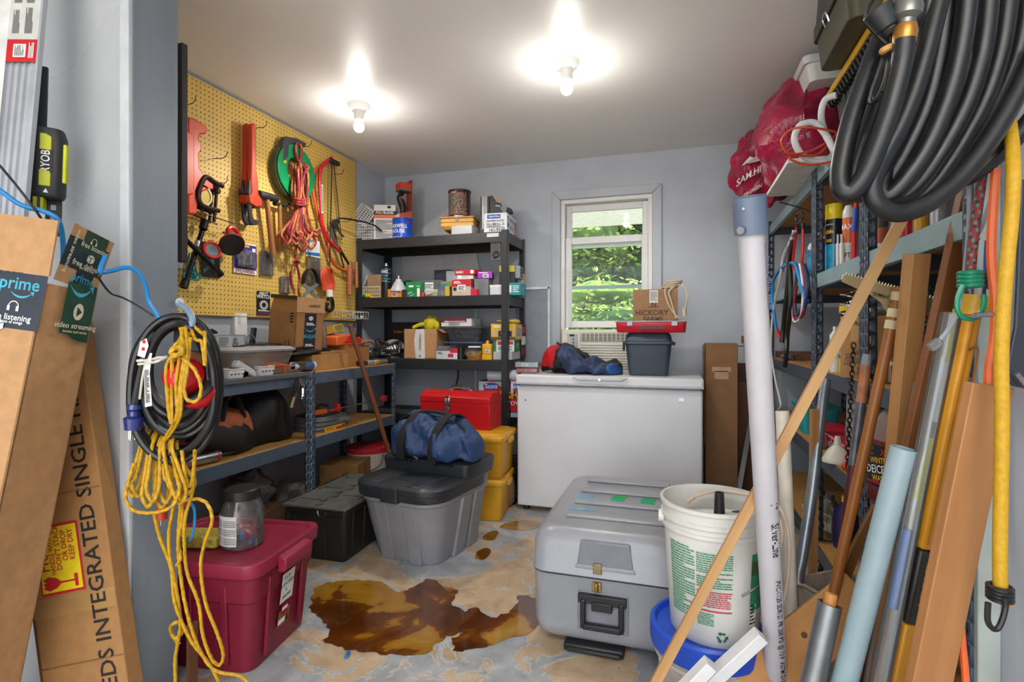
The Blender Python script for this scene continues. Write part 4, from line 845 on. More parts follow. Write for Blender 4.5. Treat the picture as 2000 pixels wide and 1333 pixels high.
# black-and-yellow battery charger hanging behind it
a = aD(84, 388, 1.50); R = frame(RT*.03+V((0, 0, 1)), RT+FW*.55)
t = thing('tool_battery', 'black and yellow tool battery hanging on the left wall beside the aluminium section', 'battery', a, R)
RYB = mat('#26272a', .5, var=.08, bump=.05); RYY = mat('#c6cc1c', .45)
part(t, 'body', RYB, G().bin([(.09, .05, .02, 0), (.098, .06, .022, .012), (.10, .06, .022, .17), (.085, .055, .02, .195)], 5), .003)
for z in (.03, .13): part(t, 'yellow_pad', RYY, G().prism([(-.012, 0), (.014, 0), (.014, .038), (.002, .045), (-.012, .045)], (.008, -.034, z), (1, 0, 0), (0, 0, 1), (0, .01, 0)), .002)
part(t, 'side_grip', RYY, G().slab((.044, -.022, .045), (.010, 0, 0), (0, .024, 0), (0, 0, .11)), .003)
prints(t, (-.010, -.0315, .07), (1, 0, 0), (0, 0, 1), .035, .07, [('r', .15, 0, 1, .95, INK), ('t', .58, .45, .028, 'RYOBI', WINK, 90, .85)], 'brand_print')
prints(t, (0, -.0315, .008), (1, 0, 0), (0, 0, 1), .02, .02, [('p', [(.3, .2), (.9, .2), (.6, .8)], WINK)], 'arrow_print')
part(t, 'yellow_latch', RYY, G().box((-.02, 0, -.016), (.05, .045, .04)), .006); g = G()
for k in range(3): part(t, 'latch_rib', BLACK, G().box((-.036+.016*k, -.023, -.016), (.007, .004, .035)))
part(t, 'bracket', mat('#2b2d31', .6), G().box((.02, .02, -.05), (.035, .01, .10))); part(t, 'back_plate', mat('#2b2d31', .6), G().box((-.03, .035, .28), (.05, .012, .2)))
for z in (-.02, -.05, -.08): part(t, 'bracket_slot', mat('#9fa3a8', .4), G().box((.02, .0145, z), (.012, .002, .015)))
BLU = mat('#1f83c8', .42, var=.04)
def cord(name, label, m, pts, r, group=None, sub=8, n=8, cat='cord', **k): return solo(name, label, cat, m, G().tube(pts, r, n=n, sub=sub, **k), group=group)
cord('blue_cable', 'blue cable crossing the aluminium section into the tall carton', BLU, [aD(-40, 345, 1.34), aD(0, 372, 1.34), aD(40, 400, 1.35), aD(85, 413, 1.36), aD(112, 428, 1.37), aD(121, 455, 1.39), aD(124, 490, 1.40), aD(122, 530, 1.40)], .0062)
cord('blue_cable', 'blue cable arching from the carton flap over the jamb to the black cord coil', BLU, [aD(206, 500, 1.372), aD(196, 530, 1.36), aD(215, 530, 1.39), aD(245, 523, 1.42), aD(268, 530, 1.44), aD(284, 558, 1.46), aD(291, 590, 1.47), aD(312, 622, 1.47)], .0058)
cord('thin_cable', 'thin black cable running from the carton flap to the cord coil', BLACK, [aD(194, 545, 1.36), aD(215, 572, 1.40), aD(240, 582, 1.43), aD(270, 598, 1.45), aD(300, 618, 1.46)], .0026)
cord('thin_cable', 'thin black cable crossing the aluminium section at the left edge', BLACK, [aD(-30, 290, 1.33), aD(5, 330, 1.33), aD(30, 360, 1.33), aD(55, 392, 1.34), aD(82, 430, 1.36), aD(100, 470, 1.39)], .003)
# dark board fixed behind the left jamb
solo('dark_batten', 'dark brown vertical batten just behind the left jamb in front of the pegboard', 'board', mat('#241c1a', .55, kind='wood', scale=30, c2='#171213', bump=.2), G().slab(aD(342, 512, 1.70), (.030, 0, 0), (0, .02, 0), (0, 0, .695)), .002)
hk = thing('wall_hook', 'blue-grey coated steel hook on the left jamb carrying the cord coil', 'hook', aD(343, 608, 1.52))
part(hk, 'mount', CHROME, G().cyl(aD(336, 595, 1.6), aD(351, 590, 1.52), .011, n=14), world=True)
part(hk, 'arm', mat('#8098b0', .4), G().tube([aD(348, 594, 1.52), aD(360, 601, 1.48), aD(371, 612, 1.44), aD(376, 626, 1.42), aD(372, 640, 1.41)], .0085, n=10), world=True)
# black extension cord coil
RUB = mat('#1b1c1e', .38, var=.12, scale=30); q = random.Random(11)
t = thing('extension_cord', 'thick black extension cord coiled on the left jamb hook', 'cord', aD(350, 900, 1.45)); g = G()
for k in range(13):
    f = k/12; cx = 349+q.uniform(-7, 7)-4*f; rx = 58+30*f+q.uniform(-3, 4); top = 616+q.uniform(0, 18)+6*(1-f); bot = 800+100*f+q.uniform(-8, 8); d0 = 1.45+q.uniform(-.035, .025); sk = q.uniform(-14, 10)
    cy, ry = (top+bot)/2, (bot-top)/2
    P = [aD(cx+rx*math.cos(a)*(1.0 if math.sin(a) < 0 else .95)+sk*math.sin(a)*-.5, cy-ry*math.sin(a), d0+.03*math.cos(a+k)*.7+(.0 if math.cos(a) > 0 else -.015)) for a in [2*PI*j/14 for j in range(14)]]
    g.tube(P, .0098, n=9, closed=True, sub=5)
g.tube([aD(300, 640, 1.42), aD(288, 680, 1.40), aD(276, 730, 1.39), aD(268, 770, 1.385), aD(264, 795, 1.385)], .0105, n=9)
g.tube([aD(278, 660, 1.46), aD(262, 690, 1.46), aD(256, 730, 1.46), aD(266, 765, 1.46), aD(290, 800, 1.46)], .0075, n=8)
part(t, 'cable', RUB, g, world=True)
g = G(); a0, b0 = aD(263, 790, 1.385), aD(260, 842, 1.385); R = frame(b0-a0, RT)
pl = lambda *pr: G(MX.Translation(a0) @ R.to_4x4()).lathe(list(pr), n=20)
part(t, 'plug', mat('#4d62c8', .1, .06, .35, kind='clear', c2='#3a4fae'), pl((0, 0), (.016, 0), (.018, .012), (.013, .018), (.013, .03), (.023, .036), (.019, .066), (.0, .066)), label='translucent blue plug', world=True)
g = G(MX.Translation(a0) @ R.to_4x4())
for x in (-.008, .008): g.box((x, 0, .078), (.0022, .007, .026))
g.cyl((0, .008, .066), (0, .008, .092), .003, n=8)
part(t, 'prong', CHROME, g, world=True)
g = G(); prf = [aD(268, 705, 1.375), aD(290, 704, 1.372), aD(306, 700, 1.38), aD(326, 698, 1.39)]
g.tube(prf, .0045, n=7, lobes=3, twist=300); g.tube([aD(326, 698, 1.39), aD(318, 702, 1.38), aD(300, 708, 1.37), aD(270, 712, 1.375)], .004, n=7, lobes=3, twist=300); g.tube([aD(285, 706, 1.37), aD(278, 740, 1.375), aD(273, 780, 1.38)], .003, n=6)
part(t, 'tie_string', mat('#cdc8bd', .8), g, label='white tie string', world=True)
tg = [aD(268, 695, 1.37), aD(274, 668, 1.37), aD(286, 661, 1.37), aD(290, 676, 1.37), aD(282, 700, 1.37)]
part(t, 'warning_tag', mat('#dedddb', .5), pp(G(), tg, FW*.001), label='white tag with red dots', world=True)
for x, y in ((282, 668), (280.5, 682)): part(t, 'tag_dot', RED, G().cyl(aD(x, y, 1.3695), aD(x, y, 1.3685), .0048, n=14), world=True)
o_ = aD(284, 795, 1.37); part(t, 'cable_label', mat('#d8d9d8', .5), pp(G(), [aD(281, 718, 1.37), aD(293, 690, 1.37), aD(297, 690, 1.37), aD(292, 730, 1.37), aD(297, 793, 1.372), aD(283, 796, 1.37)], FW*.001), world=True)
prints(t, aD(284, 788, 1.3695), aD(295, 786, 1.3695)-aD(284, 788, 1.3695), aD(281, 722, 1.3695)-aD(284, 788, 1.3695), .013, .085, [('l', .08, 0, .92, 1, 22, INK)], 'fine_print', world=True)
# ear defenders hanging inside the coil
t = thing('ear_defenders', 'red and black ear defenders hanging inside the black cord coil', 'ear muffs', aD(365, 810, 1.45)); ER = mat('#c31522', .22, var=.03)
c = aD(359, 735, 1.40); Rb = frame(-FW*.9+V((0, 0, .25)), RT)
part(t, 'cup', ER, G(MX.Translation(c) @ Rb.to_4x4()).lathe([(0, .04), (.024, .037), (.042, .024), (.05, 0), (.05, -.008), (.0, -.01)], n=28), world=True, label='glossy red cup seen from outside')
c = aD(389, 770, 1.40); Rb = frame(-FW*.55-RT*.25+V((0, 0, .75)), RT)
part(t, 'cup', ER, G(MX.Translation(c) @ Rb.to_4x4()).lathe([(0, -.03), (.03, -.025), (.045, -.005), (.046, .004), (.0, .004)], n=28), world=True)
part(t, 'ear_cushion', mat('#1c1c20', .5), G(MX.Translation(c) @ Rb.to_4x4()).lathe([(.0, .010), (.016, .008), (.024, .015), (.036, .016), (.043, .008), (.043, .002), (0, .002)], n=28), world=True, label='black ear cushion')
g = G(); strap(g, [aD(352, 740, 1.43), aD(346, 690, 1.45), aD(345, 655, 1.46), aD(352, 630, 1.45), aD(372, 628, 1.44), aD(392, 660, 1.45), aD(402, 720, 1.44), aD(400, 760, 1.42)], .02, .004, up=FW); part(t, 'headband', mat('#4b5c70', .5), g, world=True)
# yellow braided rope
YR = mat('#c39612', .6, var=.14, scale=80, bump=.2)
t = thing('yellow_rope', 'yellow braided rope looped on the jamb hook and trailing to the floor', 'rope', aD(380, 1330, 1.5)); g = G(); q = random.Random(4)
rope = lambda P, r=.0050, s=8: g.tube(P, r, n=9, sub=s, lobes=3, twist=260, depth=.34)
for (xa, ya, xb, yb) in ((324, 745, 334, 790), (328, 800, 338, 700), (394, 690, 400, 668)):
    rope([aD(368+q.uniform(-6, 4), 636, 1.42), aD((368+xa)/2+q.uniform(-9, 3), (636+ya)/2, 1.38), aD(xa, ya-20, 1.365), aD((xa+xb)/2+3, max(ya, yb)+25, 1.362), aD(xb, yb-15, 1.368), aD((370+xb)/2+10, (636+yb)/2, 1.39), aD(374+q.uniform(-4, 5), 636, 1.42)])
for xs in ((357, 352, 344, 345), (362, 366, 356, 352), (352, 360, 352, 346)):
    rope([aD(xs[0], 640, 1.40), aD(xs[1], 690, 1.355), aD(xs[2], 750, 1.35), aD(xs[3], 812, 1.36), aD(xs[3]-20, 850, 1.40), aD(xs[3]-45, 880, 1.43)])
rope([aD(356, 700, 1.345), aD(378, 720, 1.34), aD(392, 752, 1.335), aD(388, 780, 1.335), aD(370, 784, 1.335), aD(360, 765, 1.335), aD(366, 720, 1.345), aD(372, 660, 1.38)])
rope([aD(358, 676, 1.345), aD(340, 682, 1.34), aD(335, 690, 1.338), aD(343, 695, 1.335), aD(354, 688, 1.335), aD(352, 678, 1.34), aD(342, 682, 1.342)], .0075)
for k in range(9):                                                  # the fan of loops under the coil
    x0 = 278+6*k+q.uniform(-4, 4); x1 = 256+13.5*k+q.uniform(-4, 4); yb = 985+q.uniform(-14, 14)-abs(k-3)*3; d = 1.43-.012*(k % 4)
    rope([aD(x0+18, 830, 1.46), aD(x0, 868, d), aD((x0+x1)/2-6, 925, d-.02), aD(x1-8, yb-22, d-.03), aD(x1+4, yb, d-.03), aD(x1+16, yb-24, d-.02), aD((x0+x1)/2+16, 915, d-.01), aD(x0+16, 868, d), aD(x0+34, 835, 1.46)], .0056, 6)
rope([aD(262, 905, 1.37), aD(250, 945, 1.36), aD(246, 975, 1.355), aD(262, 998, 1.35), aD(300, 1002, 1.345), aD(335, 990, 1.345), aD(350, 960, 1.36), aD(345, 930, 1.38), aD(335, 890, 1.42)])
for P in ([(336, 940), (338, 990), (330, 1040), (332, 1090), (344, 1150), (352, 1220), (342, 1290), (344, 1345)], [(300, 1000), (312, 1050), (334, 1110), (342, 1180), (372, 1250), (410, 1300), (435, 1350)],
          [(352, 955), (356, 1010), (348, 1060), (352, 1120), (366, 1200), (390, 1270), (420, 1310), (470, 1322), (492, 1345)], [(379, 900), (376, 960), (362, 1010), (360, 1060), (366, 1120), (388, 1180), (396, 1240), (412, 1285), (428, 1300), (436, 1280), (425, 1240), (402, 1180), (392, 1110), (400, 1060), (414, 1020), (408, 990), (390, 976), (362, 978)],
          [(350, 1260), (336, 1240), (334, 1224), (346, 1216), (356, 1226), (352, 1242), (340, 1248)], [(345, 1105), (352, 1090), (348, 1050), (352, 990), (349, 960)], [(355, 880), (362, 930), (372, 950), (380, 900), (380, 880)]):
    rope([aD(x, y, 1.40+.07*(y-950)/380+q.uniform(-.008, .008)) for x, y in P], .0052)
part(t, 'rope', YR, g, world=True)
# red cord end and blue wire hanging under the coil
t = thing('orange_plug_cord', 'short red-orange cord end hanging behind the yellow rope', 'cord', aD(360, 1010, 1.47)); OC = mat('#c23f22', .5)
part(t, 'connector', OC, G().cyl(aD(357, 870, 1.47), aD(358, 990, 1.47), .011, .012, n=14), world=True); part(t, 'cable', OC, G().tube([aD(355, 800, 1.47), aD(356, 840, 1.475), aD(357, 875, 1.47)], .006), world=True)
part(t, 'plug', OC, G().cyl(aD(316, 990, 1.47), aD(317, 1015, 1.47), .013, n=14), world=True); part(t, 'prong', CHROME, G().cyl(aD(314, 1015, 1.47), aD(314, 1027, 1.47), .0016, n=6).cyl(aD(320, 1015, 1.47), aD(320, 1027, 1.47), .0016, n=6), world=True)
cord('blue_wire', 'thin blue wire hanging in front of the burgundy tote lid', BLU, [aD(362, 970, 1.45), aD(378, 992, 1.44), aD(380, 1020, 1.44), aD(376, 1045, 1.44), aD(370, 1056, 1.44)], .0035)
solo('wood_strip', 'thin brown wood strip standing against the foot of the left jamb', 'wood strip', mat('#6b4226', .7, kind='wood'), G().slab(aD(364, 1480, 1.62)*1.0+V((0, 0, 0)), (.012, 0, 0), (0, .03, 0), (0, 0, .40)))
# ------------------------------------------------------------------ tools hanging on the pegboard
def pg(px, py, off=.0): return aX(px, py, PGX+off)
NX = V((1, 0, 0)); WIRE = mat('#5b5348', .4, .8); WD = mat('#b0743c', .5, kind='wood', scale=30, c2='#8e5a2a', bump=.05); IRON = mat('#47484a', .45, .7, var=.12, scale=20, bump=.1)
def peg_hook(px, py, ln, group='wire hooks in the pegboard', label=None):
    a = pg(px, py); solo('peg_hook', label, 'hook', WIRE, G().tube([a, a+V((ln*.6, .0, -.004)), a+V((ln*.9, .0, .004)), a+V((ln, 0, .03))], .0022, n=6, sub=4), group=group)
for (x, y, l, lb) in ((352, 205, .10, 'empty wire pegboard hook highest up beside the dark batten'), (415, 310, .10, 'empty double wire hook left of the orange pipe wrenches'), (497, 250, .09, 'wire hook at the top end of the pipe wrenches'), (586, 287, .09, 'wire hook holding the red rope at the reel'), (430, 357, .05, 'short wire hook just right of the C-clamps'), (600, 430, .10, 'wire hook right of the red rope bundle'), (668, 433, .08, 'wire hook right of the grey locking pliers'), (350, 455, .07, 'wire hook left of the lug wrench'), (655, 340, .07, 'short hook carrying the saw blades')):
    peg_hook(x, y, l, None, lb)
def on(name, label, cat): return thing(name, label, cat, V((0, 0, 0)))
def base(t):                                                        # put the empty at the lowest point of its parts
    cs = [o for o in bpy.data.objects if o.parent == t]; vv = [v_.co for o in cs for v_ in o.data.vertices]
    q = V((sum(v_.x for v_ in vv)/len(vv), sum(v_.y for v_ in vv)/len(vv), min(v_.z for v_ in vv)))
    for o in cs: o.data.transform(MX.Translation(-q))
    t.location = q; return t
def plate(pts, off, th, **k): return pp(G(), [pg(x, y, off) for x, y in pts], NX*th)
OT = mat('#df4a26', .35, var=.04)
t = on('reel_tool', 'orange moulded reel tool on the pegboard beside the dark batten', 'tool')
part(t, 'handle', OT, plate([(352, 231), (362, 232), (388, 248), (392, 256), (388, 264), (376, 265), (374, 276), (379, 284), (379, 296), (374, 303), (375, 330), (388, 348), (403, 355), (403, 372), (388, 374), (376, 380), (372, 392), (370, 420), (352, 420)], .02, .05), .008)
part(t, 'spine', OT, plate([(352, 255), (374, 262), (374, 380), (352, 382)], .06, .02), .006)
c = pg(386, 383, .03); part(t, 'tape_roll', mat('#d8cfae', .5), G().cyl(c, c+V((.04, 0, 0)), .052, n=28, inner=.82), label='cream tape roll'); part(t, 'roll_core', mat('#d6b432', .5), G().cyl(c, c+V((.036, 0, 0)), .043, n=28)); base(t)
CLM = mat('#33221e', .4, .5, var=.1)
for k, (dx, dy, of, lb) in enumerate(((0, 0, .03, 'dark brown C-clamp hanging beside the orange reel tool, nearer the wall'), (9, -2, .07, 'dark brown C-clamp hanging in front of the other C-clamp'))):
    t = on('c_clamp', lb, 'clamp'); P = lambda x, y: pg(x+dx, y+dy, of)
    part(t, 'frame', CLM, G().tube([P(426, 366), P(410, 358), P(394, 348), P(384, 360), P(378, 385), P(384, 402), P(402, 410), P(418, 414)], .013, n=8)); part(t, 'screw', CLM, G().cyl(P(414, 376), P(409, 436), .008, n=10)); part(t, 'swivel_pad', CLM, G().cyl(P(415, 371), P(414, 379), .017, n=12)); part(t, 'tommy_bar', CLM, G().cyl(P(378 if k == 0 else 392, 420), P(424 if k == 0 else 448, 439), .0035, n=6)); base(t)
PWR = mat('#c9401f', .38, var=.06); PWS = mat('#4a4a4c', .45, .7, var=.1)
for k, (dx, of, lb) in enumerate(((-11, .02, 'orange pipe wrench on the pegboard, the one behind'), (0, .065, 'orange pipe wrench on the pegboard, the one in front'))):
    t = on('pipe_wrench', lb, 'wrench'); f = lambda L_: [(x+dx, y) for x, y in L_]
    part(t, 'handle', PWR, plate(f([(483, 244), (488, 241), (493, 244), (493, 330), (497, 350), (498, 385), (484, 382), (482, 355), (483, 330)]), of, .028), .008)
    part(t, 'head', PWR, plate(f([(476, 380), (484, 377), (495, 380), (503, 392), (503, 404), (492, 406), (478, 398)]), of-.004, .036), .006)
    part(t, 'hook_jaw', PWS, plate(f([(482, 352), (487, 352), (488, 380), (489, 420), (492, 428), (503, 433), (500, 440), (488, 441), (483, 430), (481, 400)]), of+.008, .016), .004); part(t, 'heel_jaw', PWS, plate(f([(491, 403), (503, 402), (501, 408), (491, 408)]), of+.004, .022), .003)
    a, b = pg(476+dx, 375, of+.014), pg(490+dx, 378, of+.014); part(t, 'knurled_nut', PWS, G().cyl(pg(484+dx, 371, of+.014), pg(484+dx, 380, of+.014), .02, n=14)); base(t)
t = on('club_hammer', 'club hammer with a thick wooden handle on the pegboard', 'hammer')
part(t, 'head', IRON, G().cyl(pg(505, 380, .055), pg(541, 389, .055), .026, .022, n=10), .004); part(t, 'handle', WD, G().cyl(pg(521, 388, .055), pg(533, 498, .05), .0145, .018, n=14)); base(t)
t = on('claw_hammer', 'hammer with a slim wooden handle right of the club hammer', 'hammer')
part(t, 'head', IRON, G().tube([pg(536, 398, .045), pg(545, 399, .045), pg(555, 401, .045), pg(566, 398, .045)], lambda u: .014-.006*u, n=8)); part(t, 'handle', WD, G().cyl(pg(546, 400, .045), pg(548, 490, .035), .011, .014, n=12)); base(t)
t = on('fish_tape_reel', 'green fish tape reel with a grey handle on the pegboard', 'reel'); GRN = mat('#118a52', .25, var=.03); c = pg(568, 338, .02); cz = pg(568, 338)
rng = lambda r0, r1, x: [V((x, c.y+math.cos(a)*r*.92, c.z+math.sin(a)*r)) for r in (r0, r1) for a in [2*PI*k/40 for k in range(40)]]
def annulus(x0, th, r0, r1, n=40):
    g = G(); A = lambda r, x: [V((x, c.y+math.cos(2*PI*k/n)*r, c.z+math.sin(2*PI*k/n)*r)) for k in range(n)]
    return g.loft([A(r0, x0), A(r1, x0), A(r1, x0+th), A(r0, x0+th), A(r0, x0)], False, False)
part(t, 'case_back', mat('#3d4a35', .5), annulus(PGX+.02, .035, .09, .178)); part(t, 'case_front', GRN, annulus(PGX+.055, .014, .088, .168), .004); part(t, 'tape', DSTEEL, annulus(PGX+.045, .012, .165, .172))
h = [(542, 300), (546, 272), (556, 267), (583, 275), (592, 283), (590, 292), (560, 281), (553, 284), (552, 300)]
part(t, 'handle', mat('#3b3d40', .45), plate([(541, 318), (543, 276), (549, 268), (570, 271), (590, 282), (586, 288), (566, 282), (555, 284), (553, 308)], .03, .04), .005)
part(t, 'exit_slot', BLACK, plate([(568, 376), (574, 376), (577, 388), (568, 388)], .068, .006)); part(t, 'screw', YEL, G().cyl(pg(557, 316, .07), pg(557, 316, .076), .009, n=12)); base(t)
# red-and-yellow rope bundle
RR = [mat('#94192c', .65, var=.1, scale=60), mat('#b9783c', .65, var=.1, scale=60), mat('#5e1230', .65)]
pat = lambda s: (lambda i, k: 1 if (i//3+k+s) % 5 < 2 else (2 if (i//3+k+s) % 7 == 3 else 0))
t = on('climbing_rope', 'red and gold patterned rope tied in a long bundle on the pegboard', 'rope'); q = random.Random(9); g = G()
rp = lambda P, s=0, r=.0085: g.tube([pg(x, y, o) for x, y, o in P], r, n=8, sub=7, pat=pat(s))
for k in range(10):
    u = k/9; xm = 577+20*u; xb = 556+58*u+q.uniform(-3, 3); yb = 482+q.uniform(-14, 14)-16*abs(u-.5); o = .075+.03*math.sin(PI*u)+q.uniform(-.012, .012)
    rp([(xm, 395, .09), (xm-4+q.uniform(-3, 3), 425, o), (xb-10+6*u, 455, o), (xb-6, yb-8, o+.01), (xb+2, yb, o+.015), (xb+10, yb-14, o+.01), (xb+4-8*u, 450, o), (xm+2, 415, o+.01), (xm+2, 392, .1)], k)
for k in range(6):
    x = 575+4*k; o = .08+.02*(k % 3); rp([(x, 398, o), (x-2+q.uniform(-3, 3), 370, o+.01), (x-1, 340, o+.01), (x+1+2*(k-2), 326, o), (586, 318, o), (x+5, 335, o+.01), (x+6, 365, o+.015), (x+2, 398, o)], k+3)
for y in (388, 393, 398): rp([(574, y, .075), (580, y+2, .125), (592, y+2, .13), (601, y, .085)], y)
rp([(583, 316, .09), (577, 296, .085), (580, 282, .08), (587, 284, .085), (589, 300, .09), (583, 318, .1)], 2); rp([(578, 480, .09), (577, 500, .08), (578, 512, .07), (570, 530, .06), (568, 550, .05), (575, 572, .05)], 4); rp([(578, 512, .07), (583, 530, .06), (585, 552, .05), (584, 572, .05), (588, 590, .05)], 5, .0075); rp([(572, 512, .08), (578, 508, .088), (584, 512, .08), (578, 517, .07)], 1)
part(t, 'rope', RR, g); base(t)
# bow saws
BSR, BSO = mat('#c8142c', .3), mat('#d4562a', .4, var=.06)
for P, m, of, lb in (([(610, 374), (609, 345), (616, 330), (636, 315)], None, 0, ''),): pass
t = on('bow_saw', 'red bow saw hanging at the right side of the pegboard, in front', 'saw')
part(t, 'frame', BSR, G().tube([pg(x, y, .075) for x, y in ((648, 308), (636, 318), (626, 332), (624, 360), (627, 410), (630, 440), (640, 466), (652, 480), (664, 492))], .0115, n=10)); g = G()
bp = [pg(648, 320, .075), pg(645, 400, .07), pg(644, 520, .06)]
def blade(g, a, b, w_, teeth, of=.0): 
    d = (b-a); n_ = V((0, 1, 0)); pts = [a+n_*w_*.5]+[b+n_*w_*.5]
    lo = []
    for i in range(teeth): lo += [b-d*(i/teeth)-n_*w_*.5, b-d*((i+.5)/teeth)-n_*w_*1.0]
    return pp(g, pts+lo+[a-n_*w_*.5], NX*.002)
part(t, 'saw_blade', mat('#5d5248', .5, .7, var=.15), blade(g, bp[0], bp[2], .010, 50)); part(t, 'end_clamp', BLACK, G().box(pg(652, 317, .08), (.03, .10, .03)), .003)
prints(t, pg(627.5, 416, .0875), V((0, 1, 0)), V((0, .0, 1)), .017, .19, [('r', 0, 0, 1, 1, WINK), ('v', .1, .05, .9, .95, 20, INK)], 'white_label'); base(t)
t = on('bow_saw', 'faded orange bow saw hanging behind the red one', 'saw')
part(t, 'frame', BSO, G().tube([pg(x, y, .04) for x, y in ((634, 318), (617, 332), (610, 350), (613, 385), (624, 430), (636, 470), (644, 500), (656, 520), (676, 530), (692, 534))], .0105, n=10)); part(t, 'saw_blade', mat('#6a5c4c', .55, .6), blade(G(), pg(652, 322, .05), pg(667, 470, .05), .010, 40)); base(t)
t = on('handled_tool', 'black handled tool hanging from the lower end of the red saw', 'tool'); part(t, 'grip', BLACK, G().cyl(pg(662, 485, .07), pg(681, 516, .07), .012, .008, n=10)); part(t, 'shaft', DSTEEL, G().cyl(pg(648, 436, .05), pg(672, 524, .04), .006, n=8)); base(t)
t = on('locking_pliers', 'grey locking pliers on the pegboard under the saw blades', 'pliers')
part(t, 'jaw', IRON, plate([(642, 436), (650, 428), (660, 432), (655, 440), (658, 448), (648, 446)], .04, .025), .004); part(t, 'handle', mat('#85857f', .4, .7), G().tube([pg(644, 442, .05), pg(650, 462, .05), pg(660, 485, .05)], .011, n=8)); part(t, 'lever', mat('#6f6f6a', .4, .7), G().tube([pg(656, 440, .05), pg(664, 455, .05), pg(671, 462, .05)], .008, n=8)); base(t)
cord('black_rod', 'bent black rod reaching from the pegboard to the white baskets', BLACK, [pg(655, 430, .06), pg(672, 427, .09), V((-2.2, 3.5, 1.94)), V((-2.16, 3.58, 1.90))], .006, cat='rod')
# four-way lug wrench
t = on('lug_wrench', 'black four-way lug wrench hanging beside the left jamb', 'wrench'); LW = mat('#161617', .28, .4)
part(t, 'bar', LW, G().cyl(pg(400, 436, .06), pg(361, 556, .06), .0125, n=12)); part(t, 'bar', LW, G().cyl(pg(350, 455, .085), pg(427, 533, .085), .0115, n=12))
for a, b in (((401, 430), (396, 448)), ((363, 546), (358, 562)), ((423, 528), (431, 538))): part(t, 'socket', LW, G().cyl(pg(*a, .07), pg(*b, .07), .0175, .0205, n=16, inner=.7))
part(t, 'silver_band', STEEL, G().cyl(pg(387, 471, .06), pg(384, 482, .06), .0135, n=12), label='worn silver patch'); base(t)
t = on('suction_lifter', 'red suction lifter with a dark rubber pad on the pegboard', 'suction cup'); c = pg(453, 478, .09); Rb = frame(V((.75, -.35, -.55)), (0, 1, 0))
part(t, 'rubber_pad', mat('#2a2622', .4), G(MX.Translation(c) @ Rb.to_4x4()).lathe([(0, .012), (.05, .012), (.062, .008), (.064, 0), (.05, -.01), (0, -.012)], n=28)); part(t, 'red_rim', RED, G(MX.Translation(c) @ Rb.to_4x4()).lathe([(.062, .004), (.066, 0), (.062, -.01), (.045, -.018), (0, -.02)], n=28))
part(t, 'handle', RED, G().tube([pg(447, 466, .08), pg(445, 450, .085), pg(451, 445, .085), pg(460, 450, .085), pg(470, 466, .085), pg(473, 476, .085)], .0115, n=8)); part(t, 'wing_nut', STEEL, G().ell(pg(438, 455, .05), (.01, .014, .008), 8, 6)); base(t)
def blister(name, label, px, items, th=.012, off=.006, cm=None, lean=0.):
    x0, y0, x1, y1 = px; a, b, cc = pg(x0, y1, off), pg(x1, y1, off), pg(x0, y0, off); w_, h = abs(b.y-a.y), cc.z-a.z
    t = thing(name, label, 'packet', (PGX+off, a.y, a.z), frame((0, 0, 1), (0, 1, 0)))
    part(t, 'backing_card', cm or mat('#e4e4e2', .5), G().slab((0, -.002, 0), (w_, 0, 0), (0, .002, 0), (0, 0, h))); prints(t, (0, -.002, 0), (1, 0, 0), (0, 0, 1), w_, h, items)
    return t, w_, h
PUR = mat('#4b3a8c', .4, var=.3, scale=14); t, w_, h = blister('bulb_packet', 'purple headlight-bulb blister packet hanging on the pegboard', (456, 470, 500, 532), [('r', 0, .13, 1, .95, PUR), ('r', 0, 0, 1, .14, WINK), ('t', .5, .065, .032, 'SYLVANIA', RED), ('r', .45, .86, .68, .93, mat('#d9b040', .5)), ('r', .12, .45, .4, .62, mat('#8c84c8', .4)), ('r', .5, .5, .9, .78, mat('#6d63b0', .4)), ('p', [(.1, .3), (.5, .22), (.9, .4), (.6, .48), (.3, .4)], mat('#b9b4dc', .4)), ('r', .66, .2, .86, .33, BLACK), ('r', .8, .75, .95, .86, WINK)])
part(t, 'blister', CLEAR, G().slab((w_*.1, -.03, h*.2), (w_*.8, 0, 0), (0, .026, 0), (0, 0, h*.5)), .01)
for x in (.35, .65): part(t, 'bulb', STEEL, G().cyl((w_*x, -.016, h*.3), (w_*x, -.016, h*.62), .009, n=10))
t, w_, h = blister('tool_packet', 'black tool packet hanging behind the red ring and lug wrench', (393, 471, 429, 540), [('r', .45, .3, .68, .55, mat('#57876f', .4)), ('r', .08, .7, .2, .9, WINK), ('p', [(.1, .1), (.5, .3), (.45, .36), (.08, .22)], mat('#3d5f4a', .4))], cm=mat('#141516', .35))
t = on('red_ring', 'red ring magnifier hanging in front of the black tool packet', 'ring'); c = pg(414, 489, .05); Rb = frame((.9, -.25, .25), (0, 1, 0)); m4 = MX.Translation(c) @ Rb.to_4x4(); tr = [V((math.cos(a), math.sin(a), 0))*.04 for a in [2*PI*k/20 for k in range(20)]]
part(t, 'rim', RED, G(m4).tube(tr, .0085, n=8, closed=True, sub=2)); part(t, 'lens', mat('#9fb4bc', .1, .1, .5, kind='clear', c2='#8ea3a8'), G(m4).cyl((0, 0, -.003), (0, 0, .003), .036, n=24)); base(t)
t, w_, h = blister('blade_packet', 'clear packet with a red card hanging under the hammers', (507, 489, 533, 536), [('r', .42, .0, 1, .52, mat('#b01830', .4)), ('r', .06, .2, .36, .62, mat('#5c7390', .4)), ('r', .3, .5, 1, .95, mat('#cfcac0', .4))], cm=mat('#d8d4cc', .3)); part(t, 'wallet', CLEAR, G().slab((0, -.012, 0), (w_, 0, 0), (0, .009, 0), (0, 0, h)), .003)
